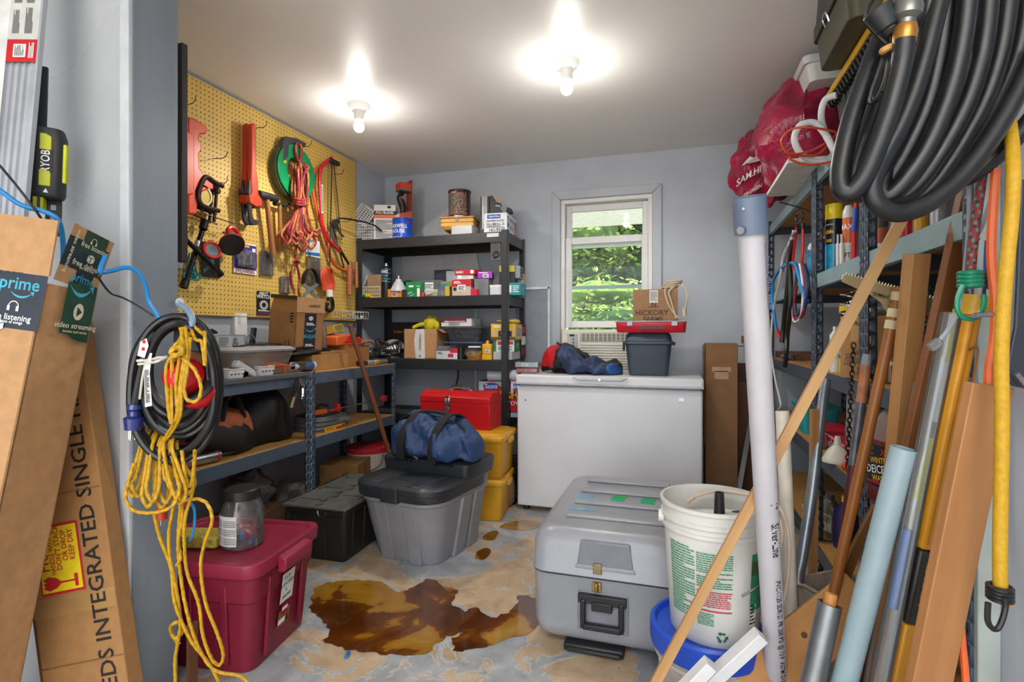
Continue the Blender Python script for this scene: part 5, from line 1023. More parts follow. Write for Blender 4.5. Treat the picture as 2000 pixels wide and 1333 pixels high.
t, w_, h = blister('watch_packet', 'black and white bicycle-part packet low on the pegboard beside the carton', (502, 568, 527, 615), [('t', .5, .88, .030, 'FIRST', WINK), ('t', .5, .76, .030, 'WATCH', WINK), ('p', [(.5+.38*math.cos(a)*(1 if k % 2 else .8), .42+.22*math.sin(a)*(1 if k % 2 else .8)) for k, a in enumerate([2*PI*j/24 for j in range(24)])], mat('#b9b6b4', .4)), ('p', [(.5+.16*math.cos(a), .42+.1*math.sin(a)) for a in [2*PI*j/14 for j in range(14)]], BLACK), ('r', 0, 0, 1, .13, mat('#5b3148', .5)), ('l', .05, .15, .95, .22, 2, WINK)], cm=mat('#161418', .4))
t, w_, h = blister('hardware_packet', 'small clear packet of chrome hardware hanging left of the rope tail', (546, 540, 564, 573), [('r', .1, .1, .9, .6, mat('#8f8f8d', .3, .6)), ('r', .3, .4, .9, .9, WINK)], cm=mat('#8a8378', .4)); part(t, 'wallet', CLEAR, G().slab((0, -.02, 0), (w_, 0, 0), (0, .017, 0), (0, 0, h)), .006)
t, w_, h = blister('parts_packet', 'blue and white labelled bag of parts hanging behind the rope bundle', (597, 465, 624, 556), [('r', 0, .62, 1, 1, mat('#e6e8ea', .4)), ('p', [(0, .64), (1, .66), (1, .74), (0, .70)], mat('#2d6fb0', .4)), ('r', .12, .1, .3, .6, YEL), ('r', .5, .05, .95, .55, mat('#8e7a58', .5))], cm=mat('#b99f58', .4)); part(t, 'wallet', CLEAR, G().slab((0, -.02, 0), (w_, 0, 0), (0, .017, 0), (0, 0, h*.62)), .006)
t = on('strap_puller', 'strap puller with a black band and grey crossed arms low on the pegboard', 'tool'); g = G(); strap(g, [pg(592, 556, .05), pg(593, 540, .05), pg(601, 527, .05), pg(611, 527, .05), pg(618, 540, .05), pg(621, 556, .05)], .026, .005, up=NX); part(t, 'band', BLACK, g)
GA = mat('#8a979c', .4, .5); part(t, 'arm', GA, pp(G(), [pg(590, 558, .06), pg(594, 553, .06), pg(624, 583, .06), pg(620, 588, .06)], NX*.006)); part(t, 'arm', GA, pp(G(), [pg(617, 553, .068), pg(622, 557, .068), pg(596, 578, .068), pg(589, 592, .068), pg(585, 590, .068), pg(592, 574, .068)], NX*.006)); base(t)
t = on('work_light_cord', 'orange cord coil with a black and white lamp socket low on the pegboard', 'cord'); g = G(); q = random.Random(6); OCR = mat('#c8482a', .45)
for k in range(7): x = 630+2.6*k; g.tube([pg(x, 524, .05+.006*k), pg(x-3, 540, .06), pg(x+q.uniform(-4, 2), 560, .06), pg(x+3, 568, .065), pg(x+8, 556, .06), pg(x+3, 536, .06), pg(x+1, 524, .05+.005*k)], .0062, n=7)
part(t, 'cable', OCR, g); part(t, 'white_collar', WHITE, G().cyl(pg(643, 566, .08), pg(644, 580, .08), .022, n=16)); part(t, 'socket', BLACK, G().cyl(pg(644, 580, .08), pg(644, 588, .08), .02, n=16)); part(t, 'black_guard', BLACK, G().tube([pg(648, 584, .06), pg(650, 600, .05), pg(644, 608, .06), pg(636, 602, .07), pg(640, 592, .08)], .013, n=8)); base(t)
t = on('wooden_clamp', 'brown wooden-handled clamp jaw hanging at the pegboard right edge', 'clamp'); part(t, 'handle', mat('#a4623c', .5, kind='wood', scale=25), G().cyl(pg(683, 510, .07), pg(683, 576, .07), .017, .021, n=12)); part(t, 'jaw', OT, G().box(pg(690, 532, .06), (.03, .05, .03)), .004); part(t, 'handle', mat('#a4623c', .5, kind='wood', scale=25), G().cyl(pg(696, 512, .12), pg(697, 562, .12), .011, .013, n=12)); part(t, 'wire_spring', WIRE, G().tube([pg(690, 512, .09), pg(691, 535, .1), pg(692, 556, .09)], .004, n=6)); base(t)
t = on('wire_basket', 'small white wire basket with odds and ends at the pegboard bottom right', 'basket'); g = G(); a, b = pg(652, 622, .01), pg(690, 622, .01); x1 = PGX+.14
for zz in (.0, .05): g.tube([V((PGX+.01, a.y, a.z+zz)), V((x1, a.y, a.z+zz)), V((x1, b.y, a.z+zz)), V((PGX+.01, b.y, a.z+zz))], .0025, n=6, closed=True, sub=1)
for k in range(8):
    y = a.y+(b.y-a.y)*k/7; g.tube([V((PGX+.01, y, a.z+.05)), V((PGX+.012, y, a.z)), V((x1, y, a.z)), V((x1, y, a.z+.05))], .0018, n=5, sub=1)
part(t, 'wire_frame', mat('#cfd2d4', .4), g); q = random.Random(8)
base(t)
for k in range(5): solo('odd_part', ('yellow', 'brass', 'grey', 'white', 'dark')[k]+' small part lying in the white wire basket', 'part', mat(['#d2b23a', '#b88a3a', '#9a9c9e', '#d9d9d6', '#3c3c3e'][k], .4), G().cyl(V((PGX+.04+.02*k, a.y+.04+.055*k, a.z+.014)), V((PGX+.06+.012*k, a.y+.075+.055*k, a.z+.016)), .011, .009, n=8))
t = on('teal_wire_set', 'teal coiled wire set hanging behind the lug wrench', 'wire'); g = G(); TL = mat('#1f8a86', .4); q = random.Random(1)
for k in range(3): g.tube([pg(372+q.uniform(-3, 3), 494, .03), pg(366+8*k, 515, .035), pg(362+9*k, 535, .03), pg(368+7*k, 545, .035), pg(372+6*k, 530, .04), pg(374, 505, .03)], .0035, n=6)
for k in range(3): cc = pg(360+10*k, 540, .04); g.tube([cc+V((.002*j, math.cos(j*1.0)*.018, math.sin(j*1.0)*.018)) for j in range(14)], .003, n=6, sub=3)
part(t, 'coils', TL, g); part(t, 'wire_rack', WIRE, G().tube([pg(388, 500, .03), pg(390, 520, .03), pg(388, 548, .03), pg(374, 546, .03)], .002, n=6)); part(t, 'card', mat('#cfe0dc', .5), plate([(370, 498), (380, 496), (378, 530), (368, 532)], .02, .003)); base(t)
t = on('try_square', 'white metal ruler end showing behind the dark batten', 'ruler'); part(t, 'blade', mat('#c9cccb', .35, .3), plate([(340, 512), (356, 512), (366, 526), (350, 524), (340, 520)], .008, .003)); base(t)
# ------------------------------------------------------------------ boxes measured on a shelf: pixel span at depth Y, top edge, shelf height
def rk(name, label, cat, x0, x1, yt, Y, dep, Z, m, items=(), rz=0., bevel=.0015, group=None, rot=None):
    a, b = aY(x0, yt, Y), aY(x1, yt, Y); w_ = b.x-a.x; h = a.z-Z
    return carton(name, label, cat, ((a.x+b.x)/2, Y+dep/2, Z), math.radians(rz), (w_, dep, h), m, items, bevel, group, rot=rot)
def rx(px, Y): return aY(px, 600, Y).x
C = lambda h, r=.5: mat(h, r, var=.04)
ORG, GRNB, BLUB, TEALB, MAG = C('#d2622a'), C('#15864c'), C('#1f56c0'), C('#1d9aa0'), C('#a32bb0')
CREAMP = C('#ded6bd', .55); GREYP = C('#8d9096'); GREYT = mat('#707276', .6)
R1, R2, R3, R4 = RZ[4], RZ[3], RZ[2], RZ[1]
# --- top shelf
def basket(name, label, loc, rot, w_, d, h, m, nx, nz):
    t = thing(name, label, 'basket', loc, rot); g = G(); r = .004
    g.slab((-w_/2, -d/2, 0), (w_, 0, 0), (0, d, 0), (0, 0, .003)); part(t, 'bottom', m, g); g = G()
    for z in (0, h-.008): g.tube([(-w_/2, -d/2, z+.004), (w_/2, -d/2, z+.004), (w_/2, d/2, z+.004), (-w_/2, d/2, z+.004)], .0045, n=6, closed=True, sub=1)
    for k in range(nx+1):
        x = -w_/2+w_*k/nx
        for y in (-d/2, d/2): g.box((x, y, h/2), (r, .003, h))
    for k in range(nx+1):
        y = -d/2+d*k/nx
        for x in (-w_/2, w_/2): g.box((x, y, h/2), (.003, r, h))
    for k in range(1, nz):
        z = h*k/nz
        for y in (-d/2, d/2): g.box((0, y, z), (w_, .003, r))
        for x in (-w_/2, w_/2): g.box((x, 0, z), (.003, d, r))
    part(t, 'lattice', m, g); return t
BW = C('#d4d6d8', .45)
a = aY(708, 466, 3.56); basket('plastic_basket', 'white lattice basket standing upright at the left end of the rack top', (a.x, 3.66, R1), .1, .135, .2, .135, BW, 9, 6)
basket('plastic_basket', 'white lattice basket tipped on its side on top of the other white basket', (a.x+.03, 3.66, R1+.165), (math.radians(12), math.radians(-52), .15), .13, .17, .13, BW, 8, 6)
rk('grout_box', 'white grout carton with orange and black bands on the rack top', 'box', 727, 764, 402, 3.60, .13, R1, C('#d8d6d2'), [('r', 'F', 0, .72, 1, .83, INK), ('t', 'F', .5, .775, .027, 'POLYBLEND', WINK, 0, .9), ('r', 'F', 0, .62, 1, .72, ORG), ('l', 'F', .08, .06, .92, .58, 22, GREYT), ('r', 'R', 0, .72, 1, .83, INK), ('t', 'R', .5, .775, .027, 'POLYBLEND', WINK, 0, .8), ('r', 'R', 0, .5, 1, .72, ORG), ('t', 'R', .5, .6, .04, 'NON', WINK), ('r', 'R', .4, .1, .9, .35, BLUB), ('r', 'F', .62, .9, .78, .97, INK)], 22)
t = lathing('coffee_can', 'blue coffee can with white lettering on the rack top', 'can', (rx(779, 3.6), 3.66, R1), [('can_body', mat('#1c55c4', .3), [(0, 0), (.078, 0), (.079, .003), (.077, .006), (.077, .158), (.079, .161), (.079, .164), (.07, .165), (0, .165)])], n=36)
cyltext(t, 'MAXWELL', .040, .0775, .10, -PI/2-.05, WINK, wide=.85); cyltext(t, 'HOUSE', .040, .0775, .062, -PI/2-.05, WINK, wide=.9); cyltext(t, 'NET WT 34.5 OZ', .010, .0775, .018, -PI/2-.1, WINK); cyltext(t, 'N', .03, .0775, .13, -PI/2+1.0, RED)
t = thing('retail_box', 'red and black open retail box with a black tool on the blue can', 'box', (rx(783, 3.62), 3.66, R1+.1655), math.radians(-35))
part(t, 'box_base', C('#b9503e'), G().prism([(-.05, 0), (.05, 0), (.05, .06), (-.05, .03)], (-.05, 0, 0), (0, 1, 0), (0, 0, 1), (.1, 0, 0)), .001); part(t, 'back_card', C('#9a4034'), G().box((0, .048, .15), (.10, .004, .30)), .001); part(t, 'box_top', C('#c8482c'), G().box((-.0, .0, .245), (.09, .09, .05)), .001); part(t, 'grey_band', C('#6a6a6e'), G().box((0, .0, .215), (.09, .088, .012)))
part(t, 'tool_handle', BLACK, G().tube([(0, -.01, .03), (0, -.005, .08), (0, -.015, .12), (0, -.03, .16), (0, -.01, .205)], lambda u: .016+.012*math.sin(PI*u), n=10)); part(t, 'orange_ring', ORG, G().cyl((0, -.018, .145), (0, -.024, .165), .026, n=14)); part(t, 'white_patch', WINK, G().box((.0, -.0505, .018), (.07, .001, .026)))
rk('plastic_tub', 'translucent white tub under the yellow wooden box on the rack top', 'tub', 881, 922, 441, 3.58, .16, R1, mat('#dcdde0', .3, .05, .7, kind='clear', c2='#e0e0e2'), bevel=.006)
a = aY(889, 440, 3.58); wb = C('#c9963e', .55); t = thing('wooden_box', 'yellow-brown slatted wooden box on the white tub', 'box', (a.x, 3.675, R1+.046), math.radians(8))
part(t, 'body', wb, G().bin([(.21, .15, .006, 0), (.235, .175, .006, .018), (.235, .175, .006, .085)], 2), .002)
for z in (.022, .052): part(t, 'slat', C('#d7a64c', .5), G().box((0, 0, z+.013), (.245, .185, .024)), .003)
part(t, 'rim', C('#b98430', .5), G().box((0, 0, .088), (.255, .195, .012)), .002); part(t, 'clasp', DSTEEL, G().box((.0, -.096, .07), (.02, .004, .02)))
for z in (.03, .06): part(t, 'wire_clip', WIRE, G().tube([(.124, -.05, z), (.138, -.03, z), (.138, .03, z), (.124, .05, z)], .002, n=6))
BRN = mat('#5a2a24', .25, .35, var=.3, scale=40); t = lathing('coffee_tin', 'tall brown metallic coffee tin with a green emblem on the wooden box', 'can', (rx(892, 3.62), 3.675, R1+.141), [('can_body', BRN, [(.0, 0), (.083, 0), (.084, .004), (.082, .008), (.082, .19)]), ('lid', mat('#2a2422', .4), [(.082, .19), (.085, .191), (.085, .203), (.079, .205), (0, .205)]), ('base_rim', STEEL, [(.0825, .0), (.0845, .001), (.0845, .008), (.0825, .009)])], n=36)
g = G(); q = random.Random(6)
for r_ in range(17):
    z = .018+r_*.0095; x = -2.3
    while x < -.55:
        l = q.uniform(.04, .18); f = lambda a_, z_: V((math.cos(a_)*.0826, math.sin(a_)*.0826, z_)); b = g.av([f(x, z), f(x+l, z), f(x+l, z+.004), f(x, z+.004)]); g.af([(0, 1, 2, 3)], b); x += l+q.uniform(.02, .08)
part(t, 'fine_print', mat('#c9b6ac', .5), g, flat=True)
g = G(); g.wrap(([V((math.cos(a_)*.028, math.sin(a_)*.028, 0)) for a_ in [2*PI*k/20 for k in range(20)]], [list(range(20))]), lambda p: V((math.cos(-PI/2-.25+p.x/.083)*.0835, math.sin(-PI/2-.25+p.x/.083)*.0835, .115+p.y))); part(t, 'emblem', mat('#2b6b52', .4), g, flat=True); cyltext(t, 'ROAST', .016, .083, .18, -PI/2-.2, WINK)
t = thing('boot_tube', 'upright black box with a silver rounded face on the rack top', 'box', (rx(942, 3.6), 3.66, R1), math.radians(18)); part(t, 'silver_face', mat('#8d8f94', .3, .6, var=.1, bump=.2), G().bin([(.07, .10, .03, 0), (.07, .10, .03, .28)], 5), .002); part(t, 'side_panel', mat('#2f3136', .4), G().prism([(0, 0), (.1, 0), (.1, .16), (.02, .285), (0, .285)], (.035, -.04, 0), (1, .2, 0), (0, 0, 1), (0, .1, 0)), .002)
prints(t, (-.03, -.0505, 0), (1, 0, 0), (0, 0, 1), .06, .28, [('r', 0, .12, 1, .15, MAG), ('r', 0, .0, 1, .12, mat('#3c3f44', .4)), ('t', .55, .05, .02, 'OI', WINK)], 'print')
t = rk('plastic_sheeting_box', 'white painter\'s plastic carton with blue printing at the right end of the rack top', 'box', 943, 987, 418, 3.565, .30, R1, C('#dfe2e6'), [('r', 'F', .14, .72, .72, .93, BLUB), ('t', 'F', .46, .825, .018, 'Sherwin-Williams', WINK, 0, .62), ('t', 'F', .5, .60, .018, "PAINTER'S PLASTIC", INK, 0, .85), ('t', 'F', .5, .43, .028, '9 ft x 400 ft x .31', INK, 0, .68), ('l', 'F', .12, .26, .88, .36, 2, GREYT), ('t', 'F', .56, .14, .034, '161-9337', INK, 0, .9), ('r', 'R', .02, .3, .16, .85, BLUB), ('r', 'R', .05, .5, .12, .75, WINK), ('t', 'R', .42, .72, .036, 'PAINTERS', BLUB, 0, .85), ('t', 'R', .4, .34, .036, 'PLASTIC', BLUB, 0, .85), ('l', 'R', .7, .1, .95, .85, 5, RED)], 4)
a = aY(968, 414, 3.66); t = lathing('spackle_tub', 'small clear tub with a yellow lid tipped on the painter\'s carton', 'tub', (a.x, 3.68, a.z+.022), [('tub', mat('#d9d7cf', .3), [(0, 0), (.034, 0), (.038, .05)]), ('yellow_lid', YEL, [(.038, .046), (.043, .047), (.043, .06), (.038, .062), (0, .062)]), ('band', BLUB, [(.0362, .014), (.0385, .036)])], rot=(math.radians(-30), math.radians(-14), 0)); a2 = aY(1000, 410, 3.72)
solo('black_wedge', 'small black plastic wedge beside the yellow-lidded tub', 'wedge', BLACK, G().prism([(0, 0), (.05, 0), (.04, .035), (.01, .05)], (a.x+.05, 3.74, a.z), (1, 0, 0), (0, 0, 1), (0, .04, 0)), .004)
# --- second shelf
def small(name, label, x0, x1, yt, Y, dep, m, items=(), rz=0, Z=R2, cat='box', **k): return rk(name, label, cat, x0, x1, yt, Y, dep, Z, m, items, rz, **k)
solo('booklet', 'white printed booklet leaning at the left end of the second rack shelf', 'booklet', C('#d9dadc'), G().box((rx(716, 3.7), 3.72, R2+.10), (.012, .15, .19), MX.Rotation(math.radians(28), 3, 'Y')), .001)
solo('booklet', 'grey papers standing behind the white booklet on the second rack shelf', 'booklet', C('#aeb3ba'), G().box((rx(704, 3.8), 3.82, R2+.09), (.012, .14, .18), MX.Rotation(math.radians(12), 3, 'Y')), .001)
a = aY(725, 575, 3.56); basket('plastic_basket', 'small cream lattice basket on the second rack shelf', (a.x, 3.62, R2), 0, .145, .12, .088, C('#d8cdae'), 9, 3)
small('carton_small', 'small plain brown carton sitting in the cream basket', 717, 745, 537, 3.575, .085, mat('#9a7a5c', .7), (), 8, Z=R2+.02)
t = thing('screwdriver_pack', 'green and yellow handled screwdriver on the front edge of the second shelf', 'screwdriver', (rx(705, 3.53), 3.535, R2+.001)); part(t, 'green_grip', GRNB, G().cyl((-.02, .02, .013), (.03, .02, .013), .013, n=10)); part(t, 'yellow_grip', YEL, G().cyl((.03, .02, .016), (.07, .02, .016), .016, n=8)); part(t, 'shaft', STEEL, G().cyl((-.11, .0, .004), (-.02, .02, .012), .003, n=6))
t = lathing('propane_cylinder', 'black propane cylinder with a white and blue label on the second rack shelf', 'gas cylinder', (rx(753, 3.58), 3.59, R2), [('cylinder', mat('#1c1d1f', .35), [(0, 0), (.036, 0), (.037, .004), (.037, .205), (.034, .225), (.02, .238), (.016, .24)]), ('valve', STEEL, [(.016, .24), (.016, .25), (.011, .252), (.011, .262), (0, .263)])])
cyltext(t, 'BERNZ', .026, .037, .195, -PI/2, WINK, wide=.8); cyltext(t, 'PROPANE', .018, .037, .165, -PI/2, CYAN, wide=.8); cyltext(t, 'FUEL', .012, .037, .147, -PI/2, CYAN); cyltext(t, 'NET 14.1 OZ', .010, .037, .128, -PI/2, WINK, wide=.8)
g = G()
for z in (.118, .140, .183, .212): g.lathe([(.0374, z), (.0374, z+.003)], n=24)
part(t, 'label_lines', CYAN, g)
small('drill_bit_box', 'small orange hardware box under the flood bulb', 757, 784, 565, 3.54, .07, C('#d98a24'), [('r', 'F', .3, .1, .72, .6, WINK), ('l', 'F', .33, .15, .69, .45, 2, INK)]); small('dark_box', 'small dark box right of the orange hardware box', 785, 794, 566, 3.54, .07, C('#3a2e2e'))
t = lathing('flood_bulb', 'white reflector flood bulb standing on the orange box', 'light bulb', (rx(778, 3.57), 3.575, R2+.042), [('reflector', C('#cfd0d2', .3), [(0, 0), (.058, 0), (.061, .006), (.058, .014), (.035, .06), (.022, .085), (.02, .095)]), ('screw_base', STEEL, [(.02, .095), (.0165, .098), (.0165, .118), (.008, .124), (.006, .13), (0, .131)])])
g = G()
for k in range(18): a_ = 2*PI*k/18; g.slab((math.cos(a_)*.058, math.sin(a_)*.058, .014), V((-math.sin(a_), math.cos(a_), 0))*.003, V((math.cos(a_), math.sin(a_), 0))*.003, (-math.cos(a_)*.030, -math.sin(a_)*.030, .058))
part(t, 'cooling_fins', C('#c0c1c4', .3), g)
small('screw_box', 'lower green and white screw box on the second rack shelf', 793, 822, 564, 3.54, .09, C('#1f8a4e'), [('t', 'F', .3, .5, .02, 'Grip', WINK, 20), ('t', 'F', .45, .2, .014, 'Screws', WINK, 20), ('r', 'F', .8, 0, 1, 1, WINK)], -6); small('screw_box', 'upper green screw box stacked on the green and white one', 792, 822, 551, 3.545, .09, C('#128a48'), [('r', 'F', .2, .4, .5, .6, WINK), ('t', 'F', .8, .5, .016, 'Grip', WINK)], 4, Z=R2+.044)
solo('grinding_disc', 'black cutting disc standing behind the green boxes', 'disc', BLACK, G().cyl((rx(800, 3.8), 3.80, R2+.075), (rx(800, 3.8), 3.81, R2+.08), .075, n=28))
small('blister_case', 'clear plastic case lying across the middle of the second shelf', 818, 858, 548, 3.62, .16, CLEARG, [('r', 'F', .1, .2, .6, .8, WINK), ('l', 'F', .12, .3, .58, .7, 4, GREYT)], 12, Z=R2+.035); small('card_box', 'flat pale card box under the clear plastic case', 822, 852, 566, 3.6, .18, C('#b9bcc2'), (), 6)
small('parts_bin', 'dark blue open parts bin behind the clear case', 848, 879, 528, 3.80, .10, mat('#3a465c', .4, .05, .6, kind='clear', c2='#3c475c'), (), -4); solo('plastic_plug', 'red plastic plug on the second rack shelf right of the green boxes', 'plug', RED, G().cyl((rx(826, 3.56), 3.56, R2), (rx(826, 3.56), 3.56, R2+.03), .02, .016, n=12))
q = random.Random(12); cord('white_wire', 'loose bundle of white wire in front of the clear case', C('#cfd0cc', .5), [V((rx(836+q.uniform(-6, 20), 3.56), 3.56+q.uniform(-.015, .03), R2+q.uniform(.006, .035))) for _ in range(16)], .0035); solo('yellow_tie', 'yellow and black tie lying on the white wire', 'tie', YEL, G().cyl((rx(840, 3.55), 3.548, R2+.02), (rx(852, 3.55), 3.548, R2+.036), .005, n=8))
small('anchor_box', 'small yellow-green fastener box on the second rack shelf', 861, 884, 550, 3.60, .08, C('#8a8f4e'), [('r', 'F', .05, .5, .6, .85, C('#2e8aa0')), ('r', 'F', .05, .1, .95, .4, WINK)], -5); small('anchor_tube', 'slim clear and yellow fastener box in front of the yellow-green one', 856, 878, 560, 3.545, .05, CLEARG, [('r', 'F', .6, .0, 1, 1, C('#c9a93a'))])
small('screw_tub', 'clear screw tub with a red label in the middle of the second shelf', 883, 921, 546, 3.55, .10, C('#c9b7a8'), [('r', 'F', 0, .55, 1, .98, C('#c22a3c')), ('r', 'F', .3, .28, .72, .66, WINK), ('p', 'x') if False else ('l', 'F', .34, .32, .68, .6, 4, GREYT), ('r', 'R', 0, .5, 1, 1, C('#b3303e')), ('l', 'F', .1, .72, .5, .9, 2, WINK), ('r', 'F', .08, .3, .24, .5, INK)], -4)
small('white_box', 'thin white box on the red-labelled tub', 893, 924, 538, 3.57, .09, C('#e2e2e2'), [('r', 'F', .3, .2, .7, .8, C('#c0c0c0'))], Z=R2+.122); small('staple_box', 'long red box on top of the thin white box', 888, 931, 528, 3.56, .11, C('#c8203a'), [('l', 'F', .08, .3, .45, .75, 3, WINK), ('r', 'F', .78, .15, .93, .85, WINK)], -8, Z=R2+.152)
small('scoop_bin', 'grey translucent bin tilted behind the red box', 868, 890, 530, 3.76, .10, CLEARG, (), 20); small('tall_clear_box', 'tall clear graduated container under the purple box', 926, 954, 545, 3.57, .10, mat('#d5d8dc', .2, .05, .42, kind='clear', c2='#aeb2b8'), [('l', 'F', .3, .15, .7, .9, 7, GREYT)]); small('nail_box', 'purple and black box on the tall clear container', 930, 957, 531, 3.575, .11, C('#a02ab8'), [('r', 'F', .35, .12, .75, .6, WINK), ('l', 'F', .4, .2, .7, .5, 3, INK), ('r', 'R', 0, 0, 1, 1, INK), ('l', 'F', .1, .7, .7, .9, 1, WINK)], 14, Z=R2+.123)
small('red_box', 'small bright red box in front of the tall clear container', 919, 932, 565, 3.535, .04, C('#d01838')); small('white_tray', 'low white tray at the right of the second rack shelf', 957, 982, 557, 3.56, .12, C('#cfd2d6'), [('r', 'F', 0, .8, 1, 1, C('#e8e9ea'))], -3, bevel=.004); small('caulk_box', 'black box with a yellow top band behind the right front post', 972, 1001, 520, 3.66, .16, C('#26251f'), [('r', 'F', 0, .72, 1, 1, C('#d8cc2a')), ('r', 'F', .15, .25, .6, .6, C('#4a4a3c'))], 10, Z=R2+.06)
small('teal_box', 'teal and white box at the right end of the second rack shelf', 990, 1014, 553, 3.60, .20, C('#1f9aa4'), [('r', 'F', .0, .2, .3, .8, WINK), ('t', 'R', .45, .5, .028, 'Grip', WINK, 60), ('l', 'F', .4, .2, .9, .8, 4, WINK)], 4); small('white_carton', 'white and yellow carton at the far right end behind the teal box', 1004, 1018, 534, 3.82, .10, C('#d6d6d2'), [('r', 'R', 0, .75, 1, .95, YEL), ('l', 'R', .1, .1, .9, .6, 8, GREYT), ('r', 'F', 0, .75, 1, .95, YEL)], 3); small('vent_box', 'grey printed box lying on the black and yellow box', 1000, 1014, 520, 3.70, .12, C('#9fa4a8'), [('l', 'R', .1, .1, .9, .9, 5, INK)], 5, Z=R2+.13)
t = thing('hanging_bag', 'clear bag with black hardware hanging under the top rack shelf at the right', 'bag', (rx(968, 3.53), 3.53, 1.63)); part(t, 'wallet', CLEAR, G().box((0, 0, .075), (.075, .014, .15)), .005); part(t, 'black_hook', BLACK, G().tube([(-.02, 0, .03), (.0, 0, .06), (.024, 0, .05), (.02, 0, .03), (-.015, 0, .02)], .011, n=8)); part(t, 'card_top', C('#3a3036'), G().box((0, 0, .14), (.075, .016, .03)))
# --- third shelf
small('sandblast_box', 'black carton with orange lettering at the back of the third shelf', 762, 812, 630, 3.86, .08, C('#241d1c'), [('t', 'F', .42, .72, .030, 'Sandblast Gun', C('#d27a3a'), 0, .72), ('r', 'F', .82, .3, .97, .95, C('#3b2c28'))], Z=R3)
a = aY(769, 660, 3.62); t = thing('flex_duct', 'shiny ribbed aluminium duct coil leaning left of the brown carton', 'duct', (a.x, 3.66, R3+.07)); Rb = frame((.75, -.5, .45), (0, 0, 1)); m4 = Rb.to_4x4(); AL = mat('#d4d6d9', .3, .55); tl = .085
for k in range(7): part(t, 'duct_ring', AL, G(m4).tube([V((math.cos(a_)*(tl-.0015*k*k), math.sin(a_)*(tl-.0015*k*k), -.045+.013*k)) for a_ in [2*PI*j/24 for j in range(24)]], .009, n=7, closed=True, sub=2))
part(t, 'duct_liner', mat('#b4b7bb', .3, .5), G(m4).cyl((0, 0, -.05), (0, 0, .034), tl-.002, tl-.055, n=28)); part(t, 'back_plate', AL, G(m4).cyl((0, 0, -.05), (0, 0, -.046), tl-.006, n=28))
t = thing('black_hose_bundle', 'jumble of black hose and cable under the aluminium duct', 'hose', (rx(765, 3.6), 3.62, R3)); g = G(); q = random.Random(21)
for k in range(5): g.tube([V((q.uniform(-.14, .1), q.uniform(-.06, .08), .018+.03*k*q.random()+q.uniform(0, .01))) for _ in range(6)], .013, n=8)
part(t, 'hose', mat('#1d1d1f', .45), g)
for k in range(3): solo('plastic_bag', ('clear bag of brass parts at the left end of the third shelf', 'crumpled clear bag beside the black hose bundle', 'crumpled clear bag at the front of the black hose bundle')[k], 'bag', mat('#cfd3d8', .12, .12, .22, kind='clear', c2='#8d9096', bump=.6, scale=60), G().ell((rx(722+14*k, 3.6), 3.6+.03*(k == 1), R3+.038), (.055, .05, .038), 18, 12, dis=.35, fr=7, seed=k))
solo('brass_fitting', 'brass fittings inside the clear bag on the third shelf', 'fitting', C('#a8703c', .35), G().cyl((rx(722, 3.6)-.02, 3.6, R3+.02), (rx(722, 3.6)+.02, 3.6, R3+.025), .014, n=8))
a, b = aY(788, 700, 3.56), aY(851, 700, 3.56); w_ = b.x-a.x; h = aY(800, 643, 3.56).z-R3; t = thing('open_carton', 'open brown carton with a torn white label on the third shelf', 'box', ((a.x+b.x)/2, 3.67, R3), math.radians(3)); d = .21
part(t, 'carton_body', CARD, G().slab((-w_/2, -d/2, 0), (w_, 0, 0), (0, .005, 0), (0, 0, h)).slab((-w_/2, d/2-.005, 0), (w_, 0, 0), (0, .005, 0), (0, 0, h)).slab((-w_/2, -d/2, 0), (.005, 0, 0), (0, d, 0), (0, 0, h)).slab((w_/2-.005, -d/2, 0), (.005, 0, 0), (0, d, 0), (0, 0, h)).slab((-w_/2, -d/2, 0), (w_, 0, 0), (0, d, 0), (0, 0, .005)))
part(t, 'side_flap', CARD, G().slab((w_/2, -d/2, h), (0, d, 0), (.05, 0, -.03), (.004, 0, .002))); prints(t, (-w_/2, -d/2, 0), (1, 0, 0), (0, 0, 1), w_, h, [('p', [(.36, 0), (.64, 0), (.62, 1), (.36, .98), (.31, .6)], C('#d8d6d2')), ('r', .45, .25, .53, .85, C('#c3c1bc')), ('v', .46, .3, .52, .8, 5, GREYT), ('t', .48, .07, .03, '4', INK)], 'label')
t = thing('yellow_glove', 'yellow cloth glove draped over the open brown carton', 'glove', ((a.x+b.x)/2, 3.64, R3+h-.02)); YG = mat('#d6c61c', .75, var=.12, bump=.3, kind='crumple'); part(t, 'palm', YG, G().ell((.06, 0, .055), (.065, .05, .06), 18, 12, dis=.3, fr=5)); g = G()
for k in range(3): g.tube([(.02-.01*k, -.02+.02*k, .06), (-.04, -.03+.02*k, .045+.006*k), (-.075, -.04+.025*k, .028)], lambda u: .017-.004*u, n=8)
part(t, 'finger', YG, g)
SL3 = R3; small('shallow_tray', 'translucent blue tray under the grey storage bin on the third shelf', 864, 941, 668, 3.60, .24, mat('#5870a8', .3, .05, .6, kind='clear', c2='#4c6298'), Z=SL3+.112, bevel=.004)
a, b = aY(868, 668, 3.60), aY(938, 668, 3.60); wb_ = b.x-a.x; z = SL3+.122; t = thing('clear_bin', 'clear storage bin full of tubing on the third rack shelf', 'bin', ((a.x+b.x)/2, 3.72, aY(868, 668, 3.6).z)); part(t, 'body', mat('#c3c7cc', .12, .05, .28, kind='clear', c2='#6d7076'), G().bin([(wb_*.84, .17, .02, 0), (wb_, .22, .02, .10)], 4)); part(t, 'rim', CLEARG, G().bin([(wb_*1.02, .225, .02, .10), (wb_*1.03, .235, .02, .112)], 4)); g = G(); q = random.Random(31)
for k in range(4): g.tube([V((q.uniform(-.09, .09), q.uniform(-.06, .05), q.uniform(.02, .085))) for _ in range(7)], .007, n=7)
